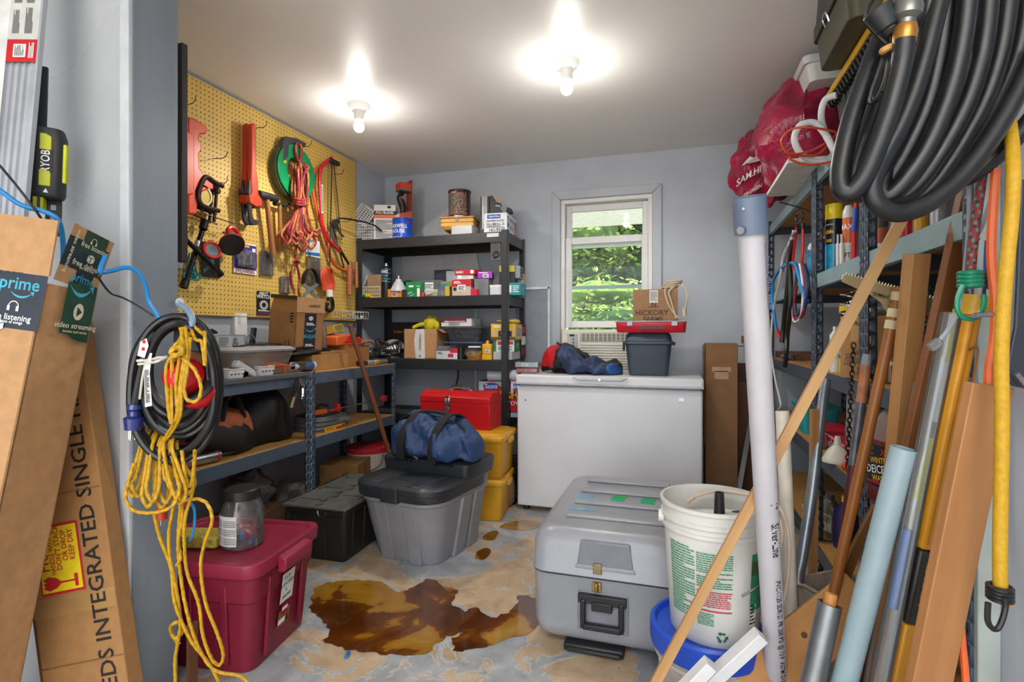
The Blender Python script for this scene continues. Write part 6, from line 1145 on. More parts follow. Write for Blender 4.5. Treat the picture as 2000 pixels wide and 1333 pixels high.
part(t, 'tubing', C('#b9bcc4', .3), g); a_ = t.location
part(t, 'gear', C('#4a4c50'), G().cyl((-.06, -.07, .04), (-.06, -.05, .045), .03, n=14, inner=.5))
small('crimson_carton', 'white and crimson carton on top of the clear bin', 862, 922, 623, 3.61, .17, C('#d8dadc'), [('r', 'F', 0, .78, .84, 1, C('#b01838')), ('r', 'F', 0, .52, .84, .78, C('#3a2c34')), ('l', 'F', .1, .58, .8, .72, 1, WINK), ('p', 'x') if False else ('l', 'F', .25, .1, .62, .45, 5, GREYT), ('r', 'F', .15, .58, .22, .72, WINK)], -2, Z=t.location.z+.113)
small('clear_case', 'clear case with white contents at the front of the third shelf', 852, 878, 686, 3.535, .10, C('#c9cdd0'), [('l', 'F', .1, .6, .5, .9, 2, GREYT)], Z=R3); small('clear_case', 'empty clear box lying on the case with white contents', 853, 879, 676, 3.54, .10, CLEARG, Z=R3+.05); small('pink_box', 'small white box with a pink label on the third shelf', 874, 893, 690, 3.53, .06, C('#d6d8da'), [('r', 'F', .05, .3, .6, .9, C('#c02858'))], Z=R3); small('red_packet', 'small red packet lying on the pink-labelled box', 879, 894, 681, 3.55, .07, C('#c01c34'), Z=R3+.036)
lathing('film_canister', 'short black plastic canister on the third shelf', 'jar', (rx(899, 3.55), 3.56, R3), [('body', BLACK, [(0, 0), (.03, 0), (.03, .035), (.024, .036), (.022, .085), (.0, .086)])])
t = thing('tape_roll', 'roll of brown tape lying on the third rack shelf', 'tape', (rx(926, 3.56), 3.575, R3)); part(t, 'roll', mat('#a57834', .25, var=.15), G(MX.Rotation(.35, 4, 'X')).cyl((0, 0, .006), (0, 0, .05), .055, n=28, inner=.62)); part(t, 'wrapper', CLEAR, G().ell((-.02, 0, .04), (.065, .05, .035), 16, 10, dis=.3, fr=6)); solo('paper_scrap', 'white paper scrap on top of the brown tape roll', 'paper', C('#d9dce2'), G().box((rx(924, 3.57), 3.60, R3+.088), (.09, .07, .012), .3), .004)
t = thing('yellow_bottle', 'yellow plastic bottle with a ribbed base on the third rack shelf', 'bottle', (rx(951, 3.55), 3.565, R3)); YBt = C('#d8a012', .4); part(t, 'body', YBt, G().bin([(.078, .05, .012, 0), (.078, .05, .012, .028), (.07, .045, .012, .033), (.074, .047, .012, .038), (.074, .047, .012, .105), (.06, .04, .012, .112)], 4)); part(t, 'cap', YBt, G().cyl((0, 0, .112), (0, 0, .135), .014, .010, n=12)); prints(t, (-.025, -.0255, .04), (1, 0, 0), (0, 0, 1), .06, .06, [('r', .2, .1, .9, .5, WINK), ('v', .25, .15, .85, .45, 8, INK)], 'barcode')
small('white_tray', 'translucent white tray at the right end of the third shelf', 963, 1000, 687, 3.55, .20, mat('#dfe2e4', .3, .05, .6, kind='clear', c2='#dcdfe2'), [('l', 'F', .5, .2, .8, .7, 3, GREYT)], Z=R3, bevel=.004); zt = aY(963, 687, 3.55).z; small('light_box', 'green and white light-bulb carton on the white tray', 964, 1003, 664, 3.57, .16, C('#dfe1df'), [('r', 'F', 0, 0, .12, 1, GRNB), ('r', 'F', .18, .55, .4, .85, C('#c0283c')), ('r', 'F', .45, .6, .95, .85, C('#c0283c')), ('l', 'F', .2, .1, .9, .45, 3, GREYT), ('r', 'R', 0, 0, 1, 1, GRNB), ('t', 'R', .5, .5, .04, 'CL', WINK, 60)], 3, Z=zt); zt = aY(964, 664, 3.57).z
small('tool_carton', 'yellow and black tool carton on the green and white one', 958, 1005, 633, 3.56, .20, C('#d8b024'), [('r', 'F', .05, .3, .95, .62, C('#c3a27a')), ('r', 'F', .3, .2, .85, .55, INK), ('r', 'F', .4, .3, .7, .48, ORG), ('r', 'F', 0, 0, 1, .18, C('#5a4630')), ('l', 'F', .1, .75, .6, .92, 2, WINK), ('r', 'R', .1, .15, .9, .85, C('#dcd8cc')), ('l', 'R', .15, .2, .85, .8, 7, GREYT)], 3, Z=zt); zt = aY(958, 633, 3.56).z
t = thing('work_gloves', 'folded grey and yellow work gloves on the yellow tool carton', 'gloves', (rx(986, 3.6), 3.66, zt)); part(t, 'glove', C('#b8b29c', .8), G().ell((-.03, 0, .02), (.05, .06, .02), 14, 8, dis=.3, fr=6)); part(t, 'glove', C('#c9b860', .8), G().ell((.05, 0, .018), (.045, .05, .018), 14, 8, dis=.3, fr=6))
small('black_carton', 'black and red carton at the far right end of the third shelf', 1006, 1017, 634, 3.78, .14, C('#1d1b1c'), [('r', 'R', .1, .75, .9, .93, C('#c02830')), ('r', 'R', .1, .4, .9, .65, WINK), ('r', 'R', .1, .1, .9, .3, C('#8a2a2a'))], Z=R3)
# --- fourth shelf: shop towels, and the hammer hanging above
SRED = C('#c41a2c'); SBL = C('#a9c8dc')
def scott(name, label, x0, x1, Y, rz):
    return small(name, label, x0, x1, 745, Y, .24, SRED, [('r', 'F', 0, .86, 1, 1, SBL), ('r', 'F', .0, .66, .22, .86, SBL), ('r', 'F', .28, .52, .98, .72, INK), ('t', 'F', .63, .62, .066, 'SHOP', YEL, 6), ('t', 'F', .62, .40, .04, 'TOWELS', WINK, 6), ('r', 'F', 0, 0, 1, .12, SBL)], rz, Z=R4)
for lb, x0, x1, Y, rz in (('red and blue shop towel carton left of the rack\'s right front post', 934, 978, 3.60, 3), ('red and blue shop towel carton right of the rack\'s right front post', 996, 1019, 3.60, 3)):
    t = scott('towel_carton', lb, x0, x1, Y, rz); w_ = rx(x1, Y)-rx(x0, Y); h = aY(x0, 745, Y).z-R4
    prints(t, (-w_/2, -.1215, 0), (1, 0, 0), (0, 0, 1), w_, h, [('p', [(.55+.36*math.cos(a_), .86+.115*math.sin(a_)) for a_ in [2*PI*k/20 for k in range(20)]], RED), ('p', [(.55+.31*math.cos(a_), .86+.092*math.sin(a_)) for a_ in [2*PI*k/20 for k in range(20)]], BLUB), ('t', .55, .86, .044, 'Scott', WINK)], 'oval_emblem')
zt = aY(934, 745, 3.6).z
solo('paper_roll', 'rolled white and blue paper lying on the shop towel cartons', 'paper roll', C('#cdd4de'), G().cyl((rx(955, 3.66), 3.64, zt+.042), (rx(1010, 3.66), 3.68, zt+.042), .042, n=20, inner=.75).cyl((rx(955, 3.66), 3.64, zt+.042), (rx(1010, 3.66), 3.68, zt+.042), .022, n=16, inner=.8))
t = thing('hanging_mallet', 'small black mallet hanging by a black strap under the third rack shelf', 'mallet', aY(893, 760, 3.56)); part(t, 'strap', BLACK, G().tube([aY(894, 716, 3.53), aY(895, 735, 3.55), aY(891, 752, 3.56)], .007), world=True); part(t, 'head', mat('#3a2c28', .4), G().box(aY(893, 757, 3.56), (.072, .03, .028), .1), .005, world=True)
# ------------------------------------------------------------------ workbench top
def bx(px, X): return aX(px, 700, X).y
MATG = mat('#5b5d60', .8, var=.1); t = solo('rubber_mat', 'grey rubber mat covering the near workbench top', 'mat', MATG, G().slab((-2.34, 1.58, BZ+.0005), (.425, 0, 0), (0, .85, 0), (0, 0, .007)).slab((-1.918, 1.58, BZ+.0075), (.006, 0, 0), (0, .85, 0), (0, 0, -.02)), .001)
MZ = BZ+.0085
carton('brown_carton', 'low brown carton at the near end of the workbench top', 'box', (-2.2, 2.02, MZ), .05, (.2, .34, .125), mat('#96643c', .7))
t = carton('amplifier', 'silver electronics box with printed pattern on the low brown carton', 'box', (-2.19, 2.03, MZ+.126), .06, (.2, .30, .075), mat('#8c9094', .35, .5), [('r', 'R', .35, .1, .95, .9, C('#a4a8ac')), ('l', 'R', .4, .15, .6, .85, 5, GREYT), ('p', 0) if False else ('t', 'R', .75, .45, .07, '&', C('#5c6064')), ('r', 'R', 0, 0, .3, 1, mat('#2c2d30', .4))])
q = random.Random(14); cord('cable_bundle', 'tangle of thin black cable on the silver electronics box', BLACK, [V((-2.14+q.uniform(-.06, .06), 1.96+q.uniform(-.08, .1), MZ+.201+.006+q.uniform(0, .03))) for _ in range(22)], .0045, n=6)
t = carton('power_outlet', 'white outlet box on the left wall below the pegboard', 'outlet', (-2.37, bx(470, -2.36), 1.09), PI/2, (.09, .03, .15), WHITE, [('r', 'F', .2, .55, .45, .9, C('#c9cacc'))], .004); t.rotation_euler = (0, 0, PI/2)
solo('white_block', 'white plastic adapter block behind the silver electronics box', 'adapter', WHITE, G().box((-2.3, 2.16, MZ+.165), (.06, .13, .06)).box((-2.27, 2.11, MZ+.03), (.05, .05, .33)), .004)
cord('thin_blue_wire', 'thin blue wire curving up from the electronics box', mat('#2c78b0', .4), [aX(481, 659, -2.28), aX(492, 655, -2.25), aX(499, 665, -2.22), aX(501, 680, -2.2)], .002)
solo('metal_scraper', 'dark metal scraper leaning against the wall left of the shipping carton', 'tool', DSTEEL, G().slab((-2.33, 2.42, MZ), (.02, 0, 0), (0, .03, 0), (-.01, .05, .24)).slab((-2.31, 2.42, MZ), (.01, 0, 0), (0, .028, 0), (-.01, .045, .1)), .004)
solo('thin_board', 'thin brown board lying under the clear lidded box on the bench', 'board', mat('#7c5a3c', .7, kind='wood'), G().box((-2.12, 2.22, MZ+.016), (.30, .44, .030)), .002)
zb = MZ+.0315; t = thing('clear_tub', 'clear lidded plastic box with orange contents on the workbench', 'box', (-2.09, 2.20, zb), PI/2+.05); part(t, 'body', mat('#e6e3de', .15, .05, .3, kind='clear', c2='#cfc6bc'), G().bin([(.36, .20, .04, 0), (.42, .25, .05, .085)], 5)); part(t, 'lid', mat('#e4e4e4', .25, .05, .55, kind='clear', c2='#d2d3d4'), G().bin([(.43, .26, .05, .085), (.44, .27, .05, .095), (.40, .23, .05, .108), (.36, .19, .05, .110)], 5)); part(t, 'contents', mat('#c87850', .6), G().ell((-.05, -.03, .03), (.09, .05, .028), 14, 8, dis=.4, fr=8)); part(t, 'lid_rib', BLACK, G().tube([(-.16, -.05, .112), (0, -.02, .118), (.15, .02, .112)], .005, n=6))
solo('plastic_sheet', 'dark plastic sheet lying at an angle behind the clear lidded box', 'sheet', mat('#2a2c30', .3), G().slab((-2.3, 2.2, zb+.09), (.2, .05, .0), (-.03, .3, .03), (0, 0, .006)))
for k, (px, X, w_, d, h, lb) in enumerate(((450, -1.995, .10, .08, .042, 'white ribbed plastic tray at the near front edge of the bench'), (508, -1.99, .12, .08, .045, 'white slotted plastic tray right of the ribbed one on the bench'))):
    y = bx(px, X); t = thing('plastic_tray', lb, 'tray', (X, y, MZ), PI/2-.1); part(t, 'body', WHITE, G().bin([(d, w_*.8, .01, 0), (d*1.1, w_, .012, h)], 3, True, False)); part(t, 'rim', WHITE, G().bin([(d*1.1, w_, .012, h-.004), (d*1.18, w_*1.08, .014, h), (d*1.1, w_, .012, h+.002), (d*1.04, w_*.94, .01, h-.02)], 3, False, True)); g = G()
    for j in range(4): g.cyl((-.03+.02*j, -w_*.455, h*.5), (-.03+.02*j, -w_*.44, h*.5), .006, n=8)
    part(t, 'slot', C('#55585c'), g)
solo('white_connector', 'white plastic connector lying between the two trays', 'connector', C('#c9ccd0'), G().box((-1.985, bx(478, -1.985), MZ+.035), (.04, .14, .035), MX.Rotation(-.5, 3, 'X')), .008); g = G()
for k in range(6): a_ = PI*k/6; g.box((-1.965, bx(472, -1.965), MZ+.015), (.006, .08*abs(math.cos(a_))+.008, .028*abs(math.sin(a_))+.004))
solo('white_star', 'small white star-shaped plastic piece at the bench edge', 'part', WHITE, g)
t = thing('paint_brush', 'paint brush with an orange-brown handle on the bench mat', 'brush', (-1.985, bx(545, -1.985), MZ+.02)); BH = C('#a8542c', .35); y0, y1, y2 = bx(511, -1.99), bx(562, -1.99), bx(585, -1.99); part(t, 'handle', BH, G().tube([(-1.99, y0, MZ+.05), (-1.99, (y0+y1)/2-.03, MZ+.046), (-1.985, (y0+y1)/2+.04, MZ+.04), (-1.98, y1, MZ+.035)], lambda u: .008+.010*math.sin(PI*min(1, u*1.15)), n=10), world=True); part(t, 'ferrule', STEEL, G().box((-1.98, (y1+.03), MZ+.034), (.02, .06, .04)), .003, world=True); part(t, 'bristles', mat('#4a4038', .9), G().box((-1.978, y1+.09, MZ+.03), (.018, .07, .044)), .004, world=True); part(t, 'rest', BH, G().cyl((-1.97, y1-.05, MZ), (-1.97, y1-.05, MZ+.028), .012, n=10), world=True)
t = thing('caulk_tube', 'white and blue caulk tube with a white nozzle lying on the bench', 'caulk tube', (-1.97, bx(600, -1.97), MZ)); R = frame((-.1, 1, -.02), (0, 0, 1)); m4 = MX.Translation(V((-.02, -.10, .028))) @ R.to_4x4(); part(t, 'tube', C('#c6ccd4'), G(m4).cyl((0, 0, 0), (0, 0, .2), .025, n=20)); part(t, 'label_band', C('#3a5a8c'), G(m4).cyl((0, 0, .1), (0, 0, .18), .0256, n=20)); part(t, 'end_cap', C('#d8dadc'), G(m4).cyl((0, 0, .2), (0, 0, .212), .026, .018, n=20)); part(t, 'nozzle', WHITE, G(m4).cyl((0, 0, .212), (0, 0, .30), .010, .003, n=12))
BT2 = BZ
carton('flat_carton', 'flat plain brown carton on the far workbench top', 'box', (-2.145, 2.745, BT2+.001), 0, (.29, .35, .092), mat('#b5864f', .72, var=.05), [('r', 'F', 0, .92, 1, 1, C('#7a5a34'))])
solo('flat_card', 'second flat cardboard sheet on the brown carton', 'cardboard', mat('#a47844', .75), G().box((-2.15, 2.80, BT2+.102), (.27, .30, .014), .05))
t = thing('black_tray', 'black folded tray and bag beneath the tilted shipping carton', 'tray', (-2.13, 2.56, BT2+.092)); part(t, 'tray', BLKFAB, G(MX.Rotation(.08, 4, 'X')).ell((0, 0, .018), (.15, .24, .022), 20, 8, dis=.25, fr=6)); g = G(); 
for k in range(4): g.tube([(-.02+.04*k, -.2, .03), (.02+.03*k, .0, .045), (.05+.02*k, .2, .02)], .008, n=6)
part(t, 'handle', BLACK, g)
for k, (px, lb) in enumerate(((520, 'folded cardboard wedge supporting the black tray from below'),)): solo('support_box', lb, 'box', mat('#7b5838', .7), G().box((-2.22, 2.48, BT2+.047), (.2, .15, .09)))
PB = mat('#a37444', .72, var=.06, scale=20, bump=.05)
t = thing('shipping_box', 'brown shipping carton with black printed tape sitting tilted on the black tray', 'box', (-2.12, 2.575, BT2+.128), MX.Rotation(math.radians(-8), 3, 'Z') @ MX.Rotation(math.radians(5), 3, 'Y')); s_, hh = .205, .215
hw = s_/2; part(t, 'carton_body', PB, G().slab((-hw, -hw, 0), (s_, 0, 0), (0, .004, 0), (0, 0, hh)).slab((-hw, hw-.004, 0), (s_, 0, 0), (0, .004, 0), (0, 0, hh)).slab((-hw, -hw, 0), (.004, 0, 0), (0, s_, 0), (0, 0, hh)).slab((hw-.004, -hw, 0), (.004, 0, 0), (0, s_, 0), (0, 0, hh)).slab((-hw, -hw, 0), (s_, 0, 0), (0, s_, 0), (0, 0, .004)))
part(t, 'left_flap', PB, G().slab((-hw, -hw, hh), (s_, 0, 0), (0, .025, .09), (0, .004, -.001))); part(t, 'right_flap', CARD, G().slab((hw, -hw, hh), (0, s_, 0), (-.005, .0, .085), (.004, 0, 0)))
prints(t, (-hw, -hw-.0012, 0), (1, 0, 0), (0, 0, 1), s_, hh+.09, [('l', .78, .5, .92, .70, 4, INK), ('t', .72, .12, .05, '| |', INK), ('r', .0, .93, 1, 1.0, mat('#2a2a22', .4))], 'box_print')
prints(t, (hw+.0006, -hw, 0), (0, 1, 0), (0, 0, 1), s_, hh, [('r', .3, 0, .72, .98, PTAPE), ('t', .51, .36, .042, 'prime', CYAN, 180), *smile(.51, .58, .36, CYAN), ('l', .36, .1, .66, .18, 2, WINK), ('l', .36, .66, .66, .74, 2, WINK), ('p', [(.51+.08*math.cos(a_), .85+.06*math.sin(a_)) for a_ in [2*PI*k/12 for k in range(12)]], CREAM)], 'printed_tape')
prints(t, (hw+.0046, -hw, hh), (0, 1, 0), (-.005, 0, .085), s_, .085, [('t', .62, .45, .022, 'HARBOR', INK)], 'flap_print')
t = thing('bottle_clear', 'clear plastic bottle standing right of the tilted shipping carton', 'bottle', (-2.16, 2.865, BT2+.11)); part(t, 'body', mat('#e4e8ea', .05, .08, .1, kind='clear'), G().lathe([(0, 0), (.03, 0), (.034, .02), (.028, .06), (.034, .1), (.03, .14), (.014, .17), (.014, .185), (0, .186)]))
t = carton('brown_box', 'brown wooden box at the far end of the workbench', 'box', (-2.17, 3.10, BT2+.001), 0, (.26, .24, .135), mat('#a8763e', .6, kind='wood', scale=20), [('r', 'R', 0, .93, 1, 1, C('#6a4828'))])
t = thing('orange_case', 'orange and red plastic case on the wooden box', 'case', (-2.12, 3.06, BT2+.137)); part(t, 'body', ORG, G().prism([(-.16, 0), (.16, 0), (.16, .03), (.1, .055), (-.05, .075), (-.16, .06)], (.05, 0, 0), (0, 1, 0), (0, 0, 1), (-.16, 0, 0)), .01); part(t, 'red_panel', RED, G().prism([(-.09, .02), (.15, .02), (.12, .045), (-.05, .065)], (.052, 0, 0), (0, 1, 0), (0, 0, 1), (.006, 0, 0)), .003); part(t, 'clip', BLACK, G().box((.06, .03, .06), (.01, .03, .02)), .002)
t = carton('yellow_packet', 'yellow open packet leaning on the orange case', 'packet', (-2.2, 3.02, BT2+.214), .2, (.12, .16, .05), C('#c9a63a'), [('r', 'R', .1, .15, .9, .85, mat('#8a7a44', .4)), ('r', 'T', .1, .1, .9, .9, C('#d8c684'))], rot=(.1, -.25, .2))
t = thing('leather_glove', 'crumpled tan work glove on the far end of the wooden box', 'glove', (-2.10, 3.20, BT2+.137)); part(t, 'palm', C('#9c7c5c', .85), G().ell((0, 0, .022), (.05, .05, .022), 14, 8, dis=.4, fr=6)); g = G()
for k in range(3): g.tube([(.02, .02+.012*k, .02), (.04, .06+.01*k, .026), (.045, .10, .012)], .010, n=7)
part(t, 'finger', C('#8f6c4c', .85), g)
for k, (y, l, c, lb) in enumerate(((3.0, .07, '#2c2c2e', 'black small fitting on the far bench edge'), (3.10, .09, '#b9bcc0', 'silver small fitting on the far bench edge'), (3.22, .10, '#8a8c90', 'grey socket lying at the far corner of the bench'), (3.16, .05, '#c2a030', 'yellow small fitting behind the silver one'))):
    solo('fitting', lb, 'fitting', mat(c, .35, .6 if k in (1, 2) else 0), G().cyl((-1.985+.02*(k == 3), y, BT2+.021), (-1.965, y+l, BT2+.021), .019, .015, n=12), .002)
t = thing('trigger_clamp', 'black and silver trigger clamp hanging from the bench beam beside the middle post', 'clamp', aX(585, 795, -1.90)); P = lambda x, y: aX(x, y, -1.90)
part(t, 'body', BLACK, G().tube([P(577, 755), P(580, 745), P(583, 738)], .010, n=8).tube([P(578, 752), P(576, 765), P(573, 775)], .009, n=8), world=True); part(t, 'silver_grip', CHROME, G().tube([P(583, 740), P(591, 752), P(592, 770), P(590, 780)], .0115, n=8), world=True); part(t, 'dark_lever', mat('#39423f', .4), G().tube([P(590, 775), P(592, 788), P(597, 796)], .011, n=8), world=True); part(t, 'brass_lever', mat('#b9a27c', .35, .6), G().tube([P(577, 768), P(573, 782), P(569, 797)], .008, n=8), world=True)
# --- lower bench shelf
t = thing('tool_bag', 'black and orange open tool bag on the near lower bench shelf', 'bag', (-2.10, 2.02, BZ2), PI/2-.1); part(t, 'body', BLKFAB, softbag(.32, .24, .20, 4, dis=.03, pw=2.6), sub=1); part(t, 'orange_lining', mat('#a85a34', .7, var=.1, bump=.2, kind='crumple'), softbag(.28, .17, .27, 6, dis=.05, pw=2.2, top=lambda u: .88+.12*math.cos(6*u)), sub=1, label='rust-orange upper panel')
for s in (-1, 1): g = G(); strap(g, [(-.06, s*.095, .17), (-.03, s*.08, .26), (.0, s*.06, .31), (.04, s*.07, .27), (.06, s*.095, .17)], .03, .006, up=(0, 1, 0)); part(t, 'handle', WEB, g)
t = thing('black_bag', 'large plain black cloth bag on the lower bench shelf left of the middle post', 'bag', (-2.13, 2.30, BZ2), PI/2-.05); part(t, 'body', BLKFAB, softbag(.36, .28, .27, 9, dis=.05, fr=6, pw=2.4, top=lambda u: .72+.33*math.sin(PI*min(1, u*.9+.12))), sub=1)
t = thing('caulk_gun_tube', 'silver sealant tube with a black nozzle at the near edge of the lower bench shelf', 'caulk tube', (-1.99, 1.86, BZ2)); R = frame((.12, 1, 0), (0, 0, 1)); m4 = MX.Translation(V((0, -.06, .026))) @ R.to_4x4(); part(t, 'tube', STEEL, G(m4).cyl((0, 0, -.1), (0, 0, .10), .024, n=20)); part(t, 'red_ring', RED, G(m4).cyl((0, 0, .085), (0, 0, .092), .0248, n=20)); part(t, 'black_nozzle', BLACK, G(m4).cyl((0, 0, .1), (0, 0, .19), .010, .003, n=12))
t = thing('wire_coil_pack', 'bagged coil of grey wire with a yellow label on the lower bench shelf', 'wire', (-2.10, 2.76, BZ2)); g = G()
for k in range(9): g.tube([(.125*math.cos(a_)*(1-.02*(k % 3)), .165*math.sin(a_)*(1-.02*(k % 3)), .009+.0085*k) for a_ in [2*PI*j/18 for j in range(18)]], .006, n=6, closed=True, sub=3)
part(t, 'wire', mat('#6a6d72', .45, .3), g); part(t, 'clear_bag', mat('#d8dce0', .1, .14, .2, kind='clear', c2='#b8bcc0', bump=.6, scale=60), G().ell((0, .07, .045), (.15, .15, .048), 18, 10, dis=.2, fr=7)); part(t, 'yellow_label', C('#c9a02c'), G().slab((.143, -.14, .001), (.002, 0, 0), (0, .2, 0), (0, 0, .03)), .0); prints(t, (.1455, -.14, .002), (0, 1, 0), (0, 0, 1), .2, .028, [('t', .25, .5, .018, 'STEEL WIRE', RED, 0, .7), ('r', .55, .1, .8, .6, RED), ('l', .82, .1, .98, .9, 3, INK)], 'label_print')
t = thing('bar_clamp_orange', 'long bar clamp with orange and red jaws lying on the wire coil', 'clamp', (-2.0, 2.75, BZ2+.093)); a, b = V((-2.03, 2.62, BZ2+.107)), V((-1.93, 3.24, BZ2+.13)); part(t, 'bar', STEEL, G().cyl(a, b, .005, n=8), world=True); part(t, 'orange_jaw', ORG, G().box(a+V((0, .04, .004)), (.03, .12, .03), -.15), .006, world=True); part(t, 'red_trigger', RED, G().box(a+V((.02, .2, .01)), (.03, .03, .05)).box(a+V((.02, .17, .0)), (.02, .06, .015)), .004, world=True); part(t, 'ratchet', BLACK, G().tube([a+V((.0, .02, .03)), a+V((.0, .06, .045)), a+V((.01, .12, .035))], .009, n=8), world=True); part(t, 'far_jaw', mat('#9a2430', .4), G().box(b-V((.0, .02, .0)), (.03, .05, .04)), .004, world=True)
solo('broom_handle', 'brown wooden broom handle leaning on the bench edge', 'handle', mat('#8a5230', .45, kind='wood', scale=25, c2='#6b3c20'), G().cyl(aZ(793, 990, 0), aD(683, 635, 3.24), .0145, n=14), .003)
# --- under the bench
t = carton('floor_carton', 'crushed brown carton on the floor under the workbench', 'box', (-2.16, 2.27, 0), .2, (.26, .24, .20), mat('#6a4a30', .8, bump=.1)); carton('floor_carton', 'small open brown carton with black letters under the far workbench', 'box', (-2.06, 2.98, 0), .25, (.24, .26, .30), mat('#8a6238', .78), [('t', 'R', .5, .55, .11, 'PF', INK), ('t', 'F', .5, .55, .11, 'PF', INK)])
for k, (x, y, r_, z, lb) in enumerate(((-2.13, 2.56, .16, 0, 'grey plastic bag of scrap bulging under the middle of the workbench'), (-2.16, 2.27, .12, .2005, 'wrinkled grey plastic bag on the crushed carton under the bench'))): solo('scrap_bag', lb, 'bag', mat('#5a5654', .35, var=.2, scale=20, bump=.6, kind='crumple'), G().ell((x, y, z+r_*.82), (r_, r_*.9, r_*.82), 22, 14, dis=.35, fr=5, seed=k))
t = thing('lidded_bucket', 'white bucket with a red lid under the far end of the workbench', 'bucket', (-2.06, 3.24, 0)); part(t, 'body', C('#c8c4ba'), G().lathe([(0, 0), (.115, 0), (.135, .29), (.142, .30), (.142, .32), (0, .32)], n=32)); part(t, 'red_lid', C('#b02430'), G().lathe([(.145, .31), (.148, .32), (.148, .345), (.13, .35), (0, .35)], n=32)); part(t, 'wire_bail', DSTEEL, G().tube([(.142, -.04, .30), (.15, -.09, .24), (.09, -.14, .2)], .003, n=6))
# ------------------------------------------------------------------ right side: things on the steel shelves
def sx(px, X): return aX(px, 700, X).y
def sbox(name, label, px0, px1, yt, X, dep, Z, m, items=(), rz=0., bevel=.0015, cat='box'):   # long side along Y, print on 'F' faces the room
    y0, y1 = sx(px1, X), sx(px0, X); h = aX((px0+px1)/2, yt, X).z-Z
    return carton(name, label, cat, (X+dep/2, (y0+y1)/2, Z), -PI/2+math.radians(rz), (y1-y0, dep, h), m, items, bevel)
Z1, Z2, Z3, Z4, Z5 = SZ[4], SZ[3], SZ[2], SZ[1], SZ[0]
VIN = mat('#a01d42', .2, var=.2, scale=9, bump=.9, kind='crumple')
def redbag(label, px, py, Y, r, seed, txt=None):
    c = aY(px, py, Y); t = thing('stuff_sack', label, 'bag', (c.x, c.y, Z1+.02)); g = G(); g.ell((0, 0, r[2]), r, 40, 26, dis=.22, fr=5.5, seed=seed)
    for i, p in enumerate(g.v):
        p2 = V((p.x/r[0], p.y/r[1], (p.z-r[2])/r[2])); d = NZ.noise(p*26+V((seed, 0, 0)))*.008; g.v[i] = V((p.x, p.y, max(0, p.z)))+p2*d
    part(t, 'body', VIN, g); g = G()
    P = [V((math.cos(a_)*r[0]*.6-.02, -r[1]*.93*(1-.3*abs(math.sin(a_))), r[2]+math.sin(a_)*r[2]*.75)) for a_ in [2*PI*k/16 for k in range(16)]]
    part(t, 'seam', mat('#6a1228', .4), G().tube([V((-r[0]*.15, -r[1]*.99, r[2]*.6)), V((-r[0]*.2, -r[1]*1.03, r[2]*1.0)), V((-r[0]*.12, -r[1]*.95, r[2]*1.4)), V((0, -r[1]*.6, r[2]*1.8))], .004, n=6)); return t, r
t, r = redbag('smaller shiny dark red vinyl sack at the far end of the top right shelf', 1490, 300, 3.42, (.175, .18, .235), 2)
P_ = lambda x, z: V((x, -math.sqrt(max(.02, 1-(x/.18)**2-((z-.235)/.24)**2))*.19-.014, z))
for s_, x0, z0, sz in (('SAM.HILL', -.075, .165, .05), ('EVERGREEN', -.08, .075, .026)):
    g = G(); g.wrap(textvf(s_, .015), lambda p: P_(x0+p.x*sz*.75, z0+p.y*sz+p.x*sz*.3)); part(t, 'lettering', mat('#ddd6d0', .5), g, flat=True)
g = G(); b = [P_(x, z) for x, z in ((-.13, .22), (-.09, .26), (-.07, .245), (-.04, .28), (-.01, .25), (.02, .26), (.03, .235), (-.04, .225))]; o_ = g.av(b); g.af([list(range(len(b)))[::-1]], o_); part(t, 'emblem', mat('#d9d0c8', .5), g, flat=True)
part(t, 'pull_cord', BLACK, G().tube([P_(.03, .33), P_(.035, .22)+V((0, -.01, 0)), P_(.03, .1)+V((0, -.012, 0)), P_(.04, .04)], .003, n=6))
redbag('big shiny dark red vinyl sack bulging beside the grey tote on the top right shelf', 1566, 240, 2.92, (.215, .22, .25), 5)
solo('melamine_board', 'white melamine board overhanging the front of the top right shelf', 'board', mat('#dcdcd6', .4), G().slab((.43, 2.47, Z1+.0005), (.5, 0, 0), (0, .58, 0), (0, 0, .018)), .002)
WH = C('#d8d9da', .4); ZB = Z1+.019
solo('white_hose', 'white ribbed hose curled in loops in front of the red sack', 'hose', WH, G().tube([aD(1634, 186, 2.0), aD(1612, 195, 2.03), aD(1604, 225, 2.06), aD(1612, 262, 2.1), aD(1628, 292, 2.12), aD(1632, 312, 2.14), aD(1606, 318, 2.12), aD(1570, 306, 2.1), aD(1552, 275, 2.08), aD(1562, 246, 2.07), aD(1590, 240, 2.06), aD(1612, 262, 2.05), aD(1624, 285, 2.04), aD(1630, 298, 2.04)], .0125, n=10, sub=7))
solo('cord_loop', 'thin orange cord looped beside the white hose on the top right shelf', 'cord', OCR, G().tube([aD(1632, 258, 2.02), aD(1590, 250, 2.0), aD(1548, 252, 2.02), aD(1526, 275, 2.04), aD(1540, 300, 2.05), aD(1580, 296, 2.06), aD(1620, 275, 2.08), aD(1634, 262, 2.1), aD(1600, 300, 2.08), aD(1550, 305, 2.06), aD(1545, 312, 2.05), aD(1580, 322, 2.04), aD(1625, 316, 2.04)], .0045, n=7, sub=7))
TG = mat('#4a4f55', .42, var=.06, bump=.03)
t = thing('strapped_tote', 'dark grey tote with a yellow lid edge on the top right shelf', 'tote', (.80, 2.06, Z1+.002)); part(t, 'body', TG, G().bin([(.38, .66, .03, 0), (.42, .72, .03, .21)], 4), .002); part(t, 'lid', BLACK, G().bin([(.46, .76, .03, .21), (.47, .77, .03, .225), (.45, .75, .03, .245)], 4), .002)
g = G()
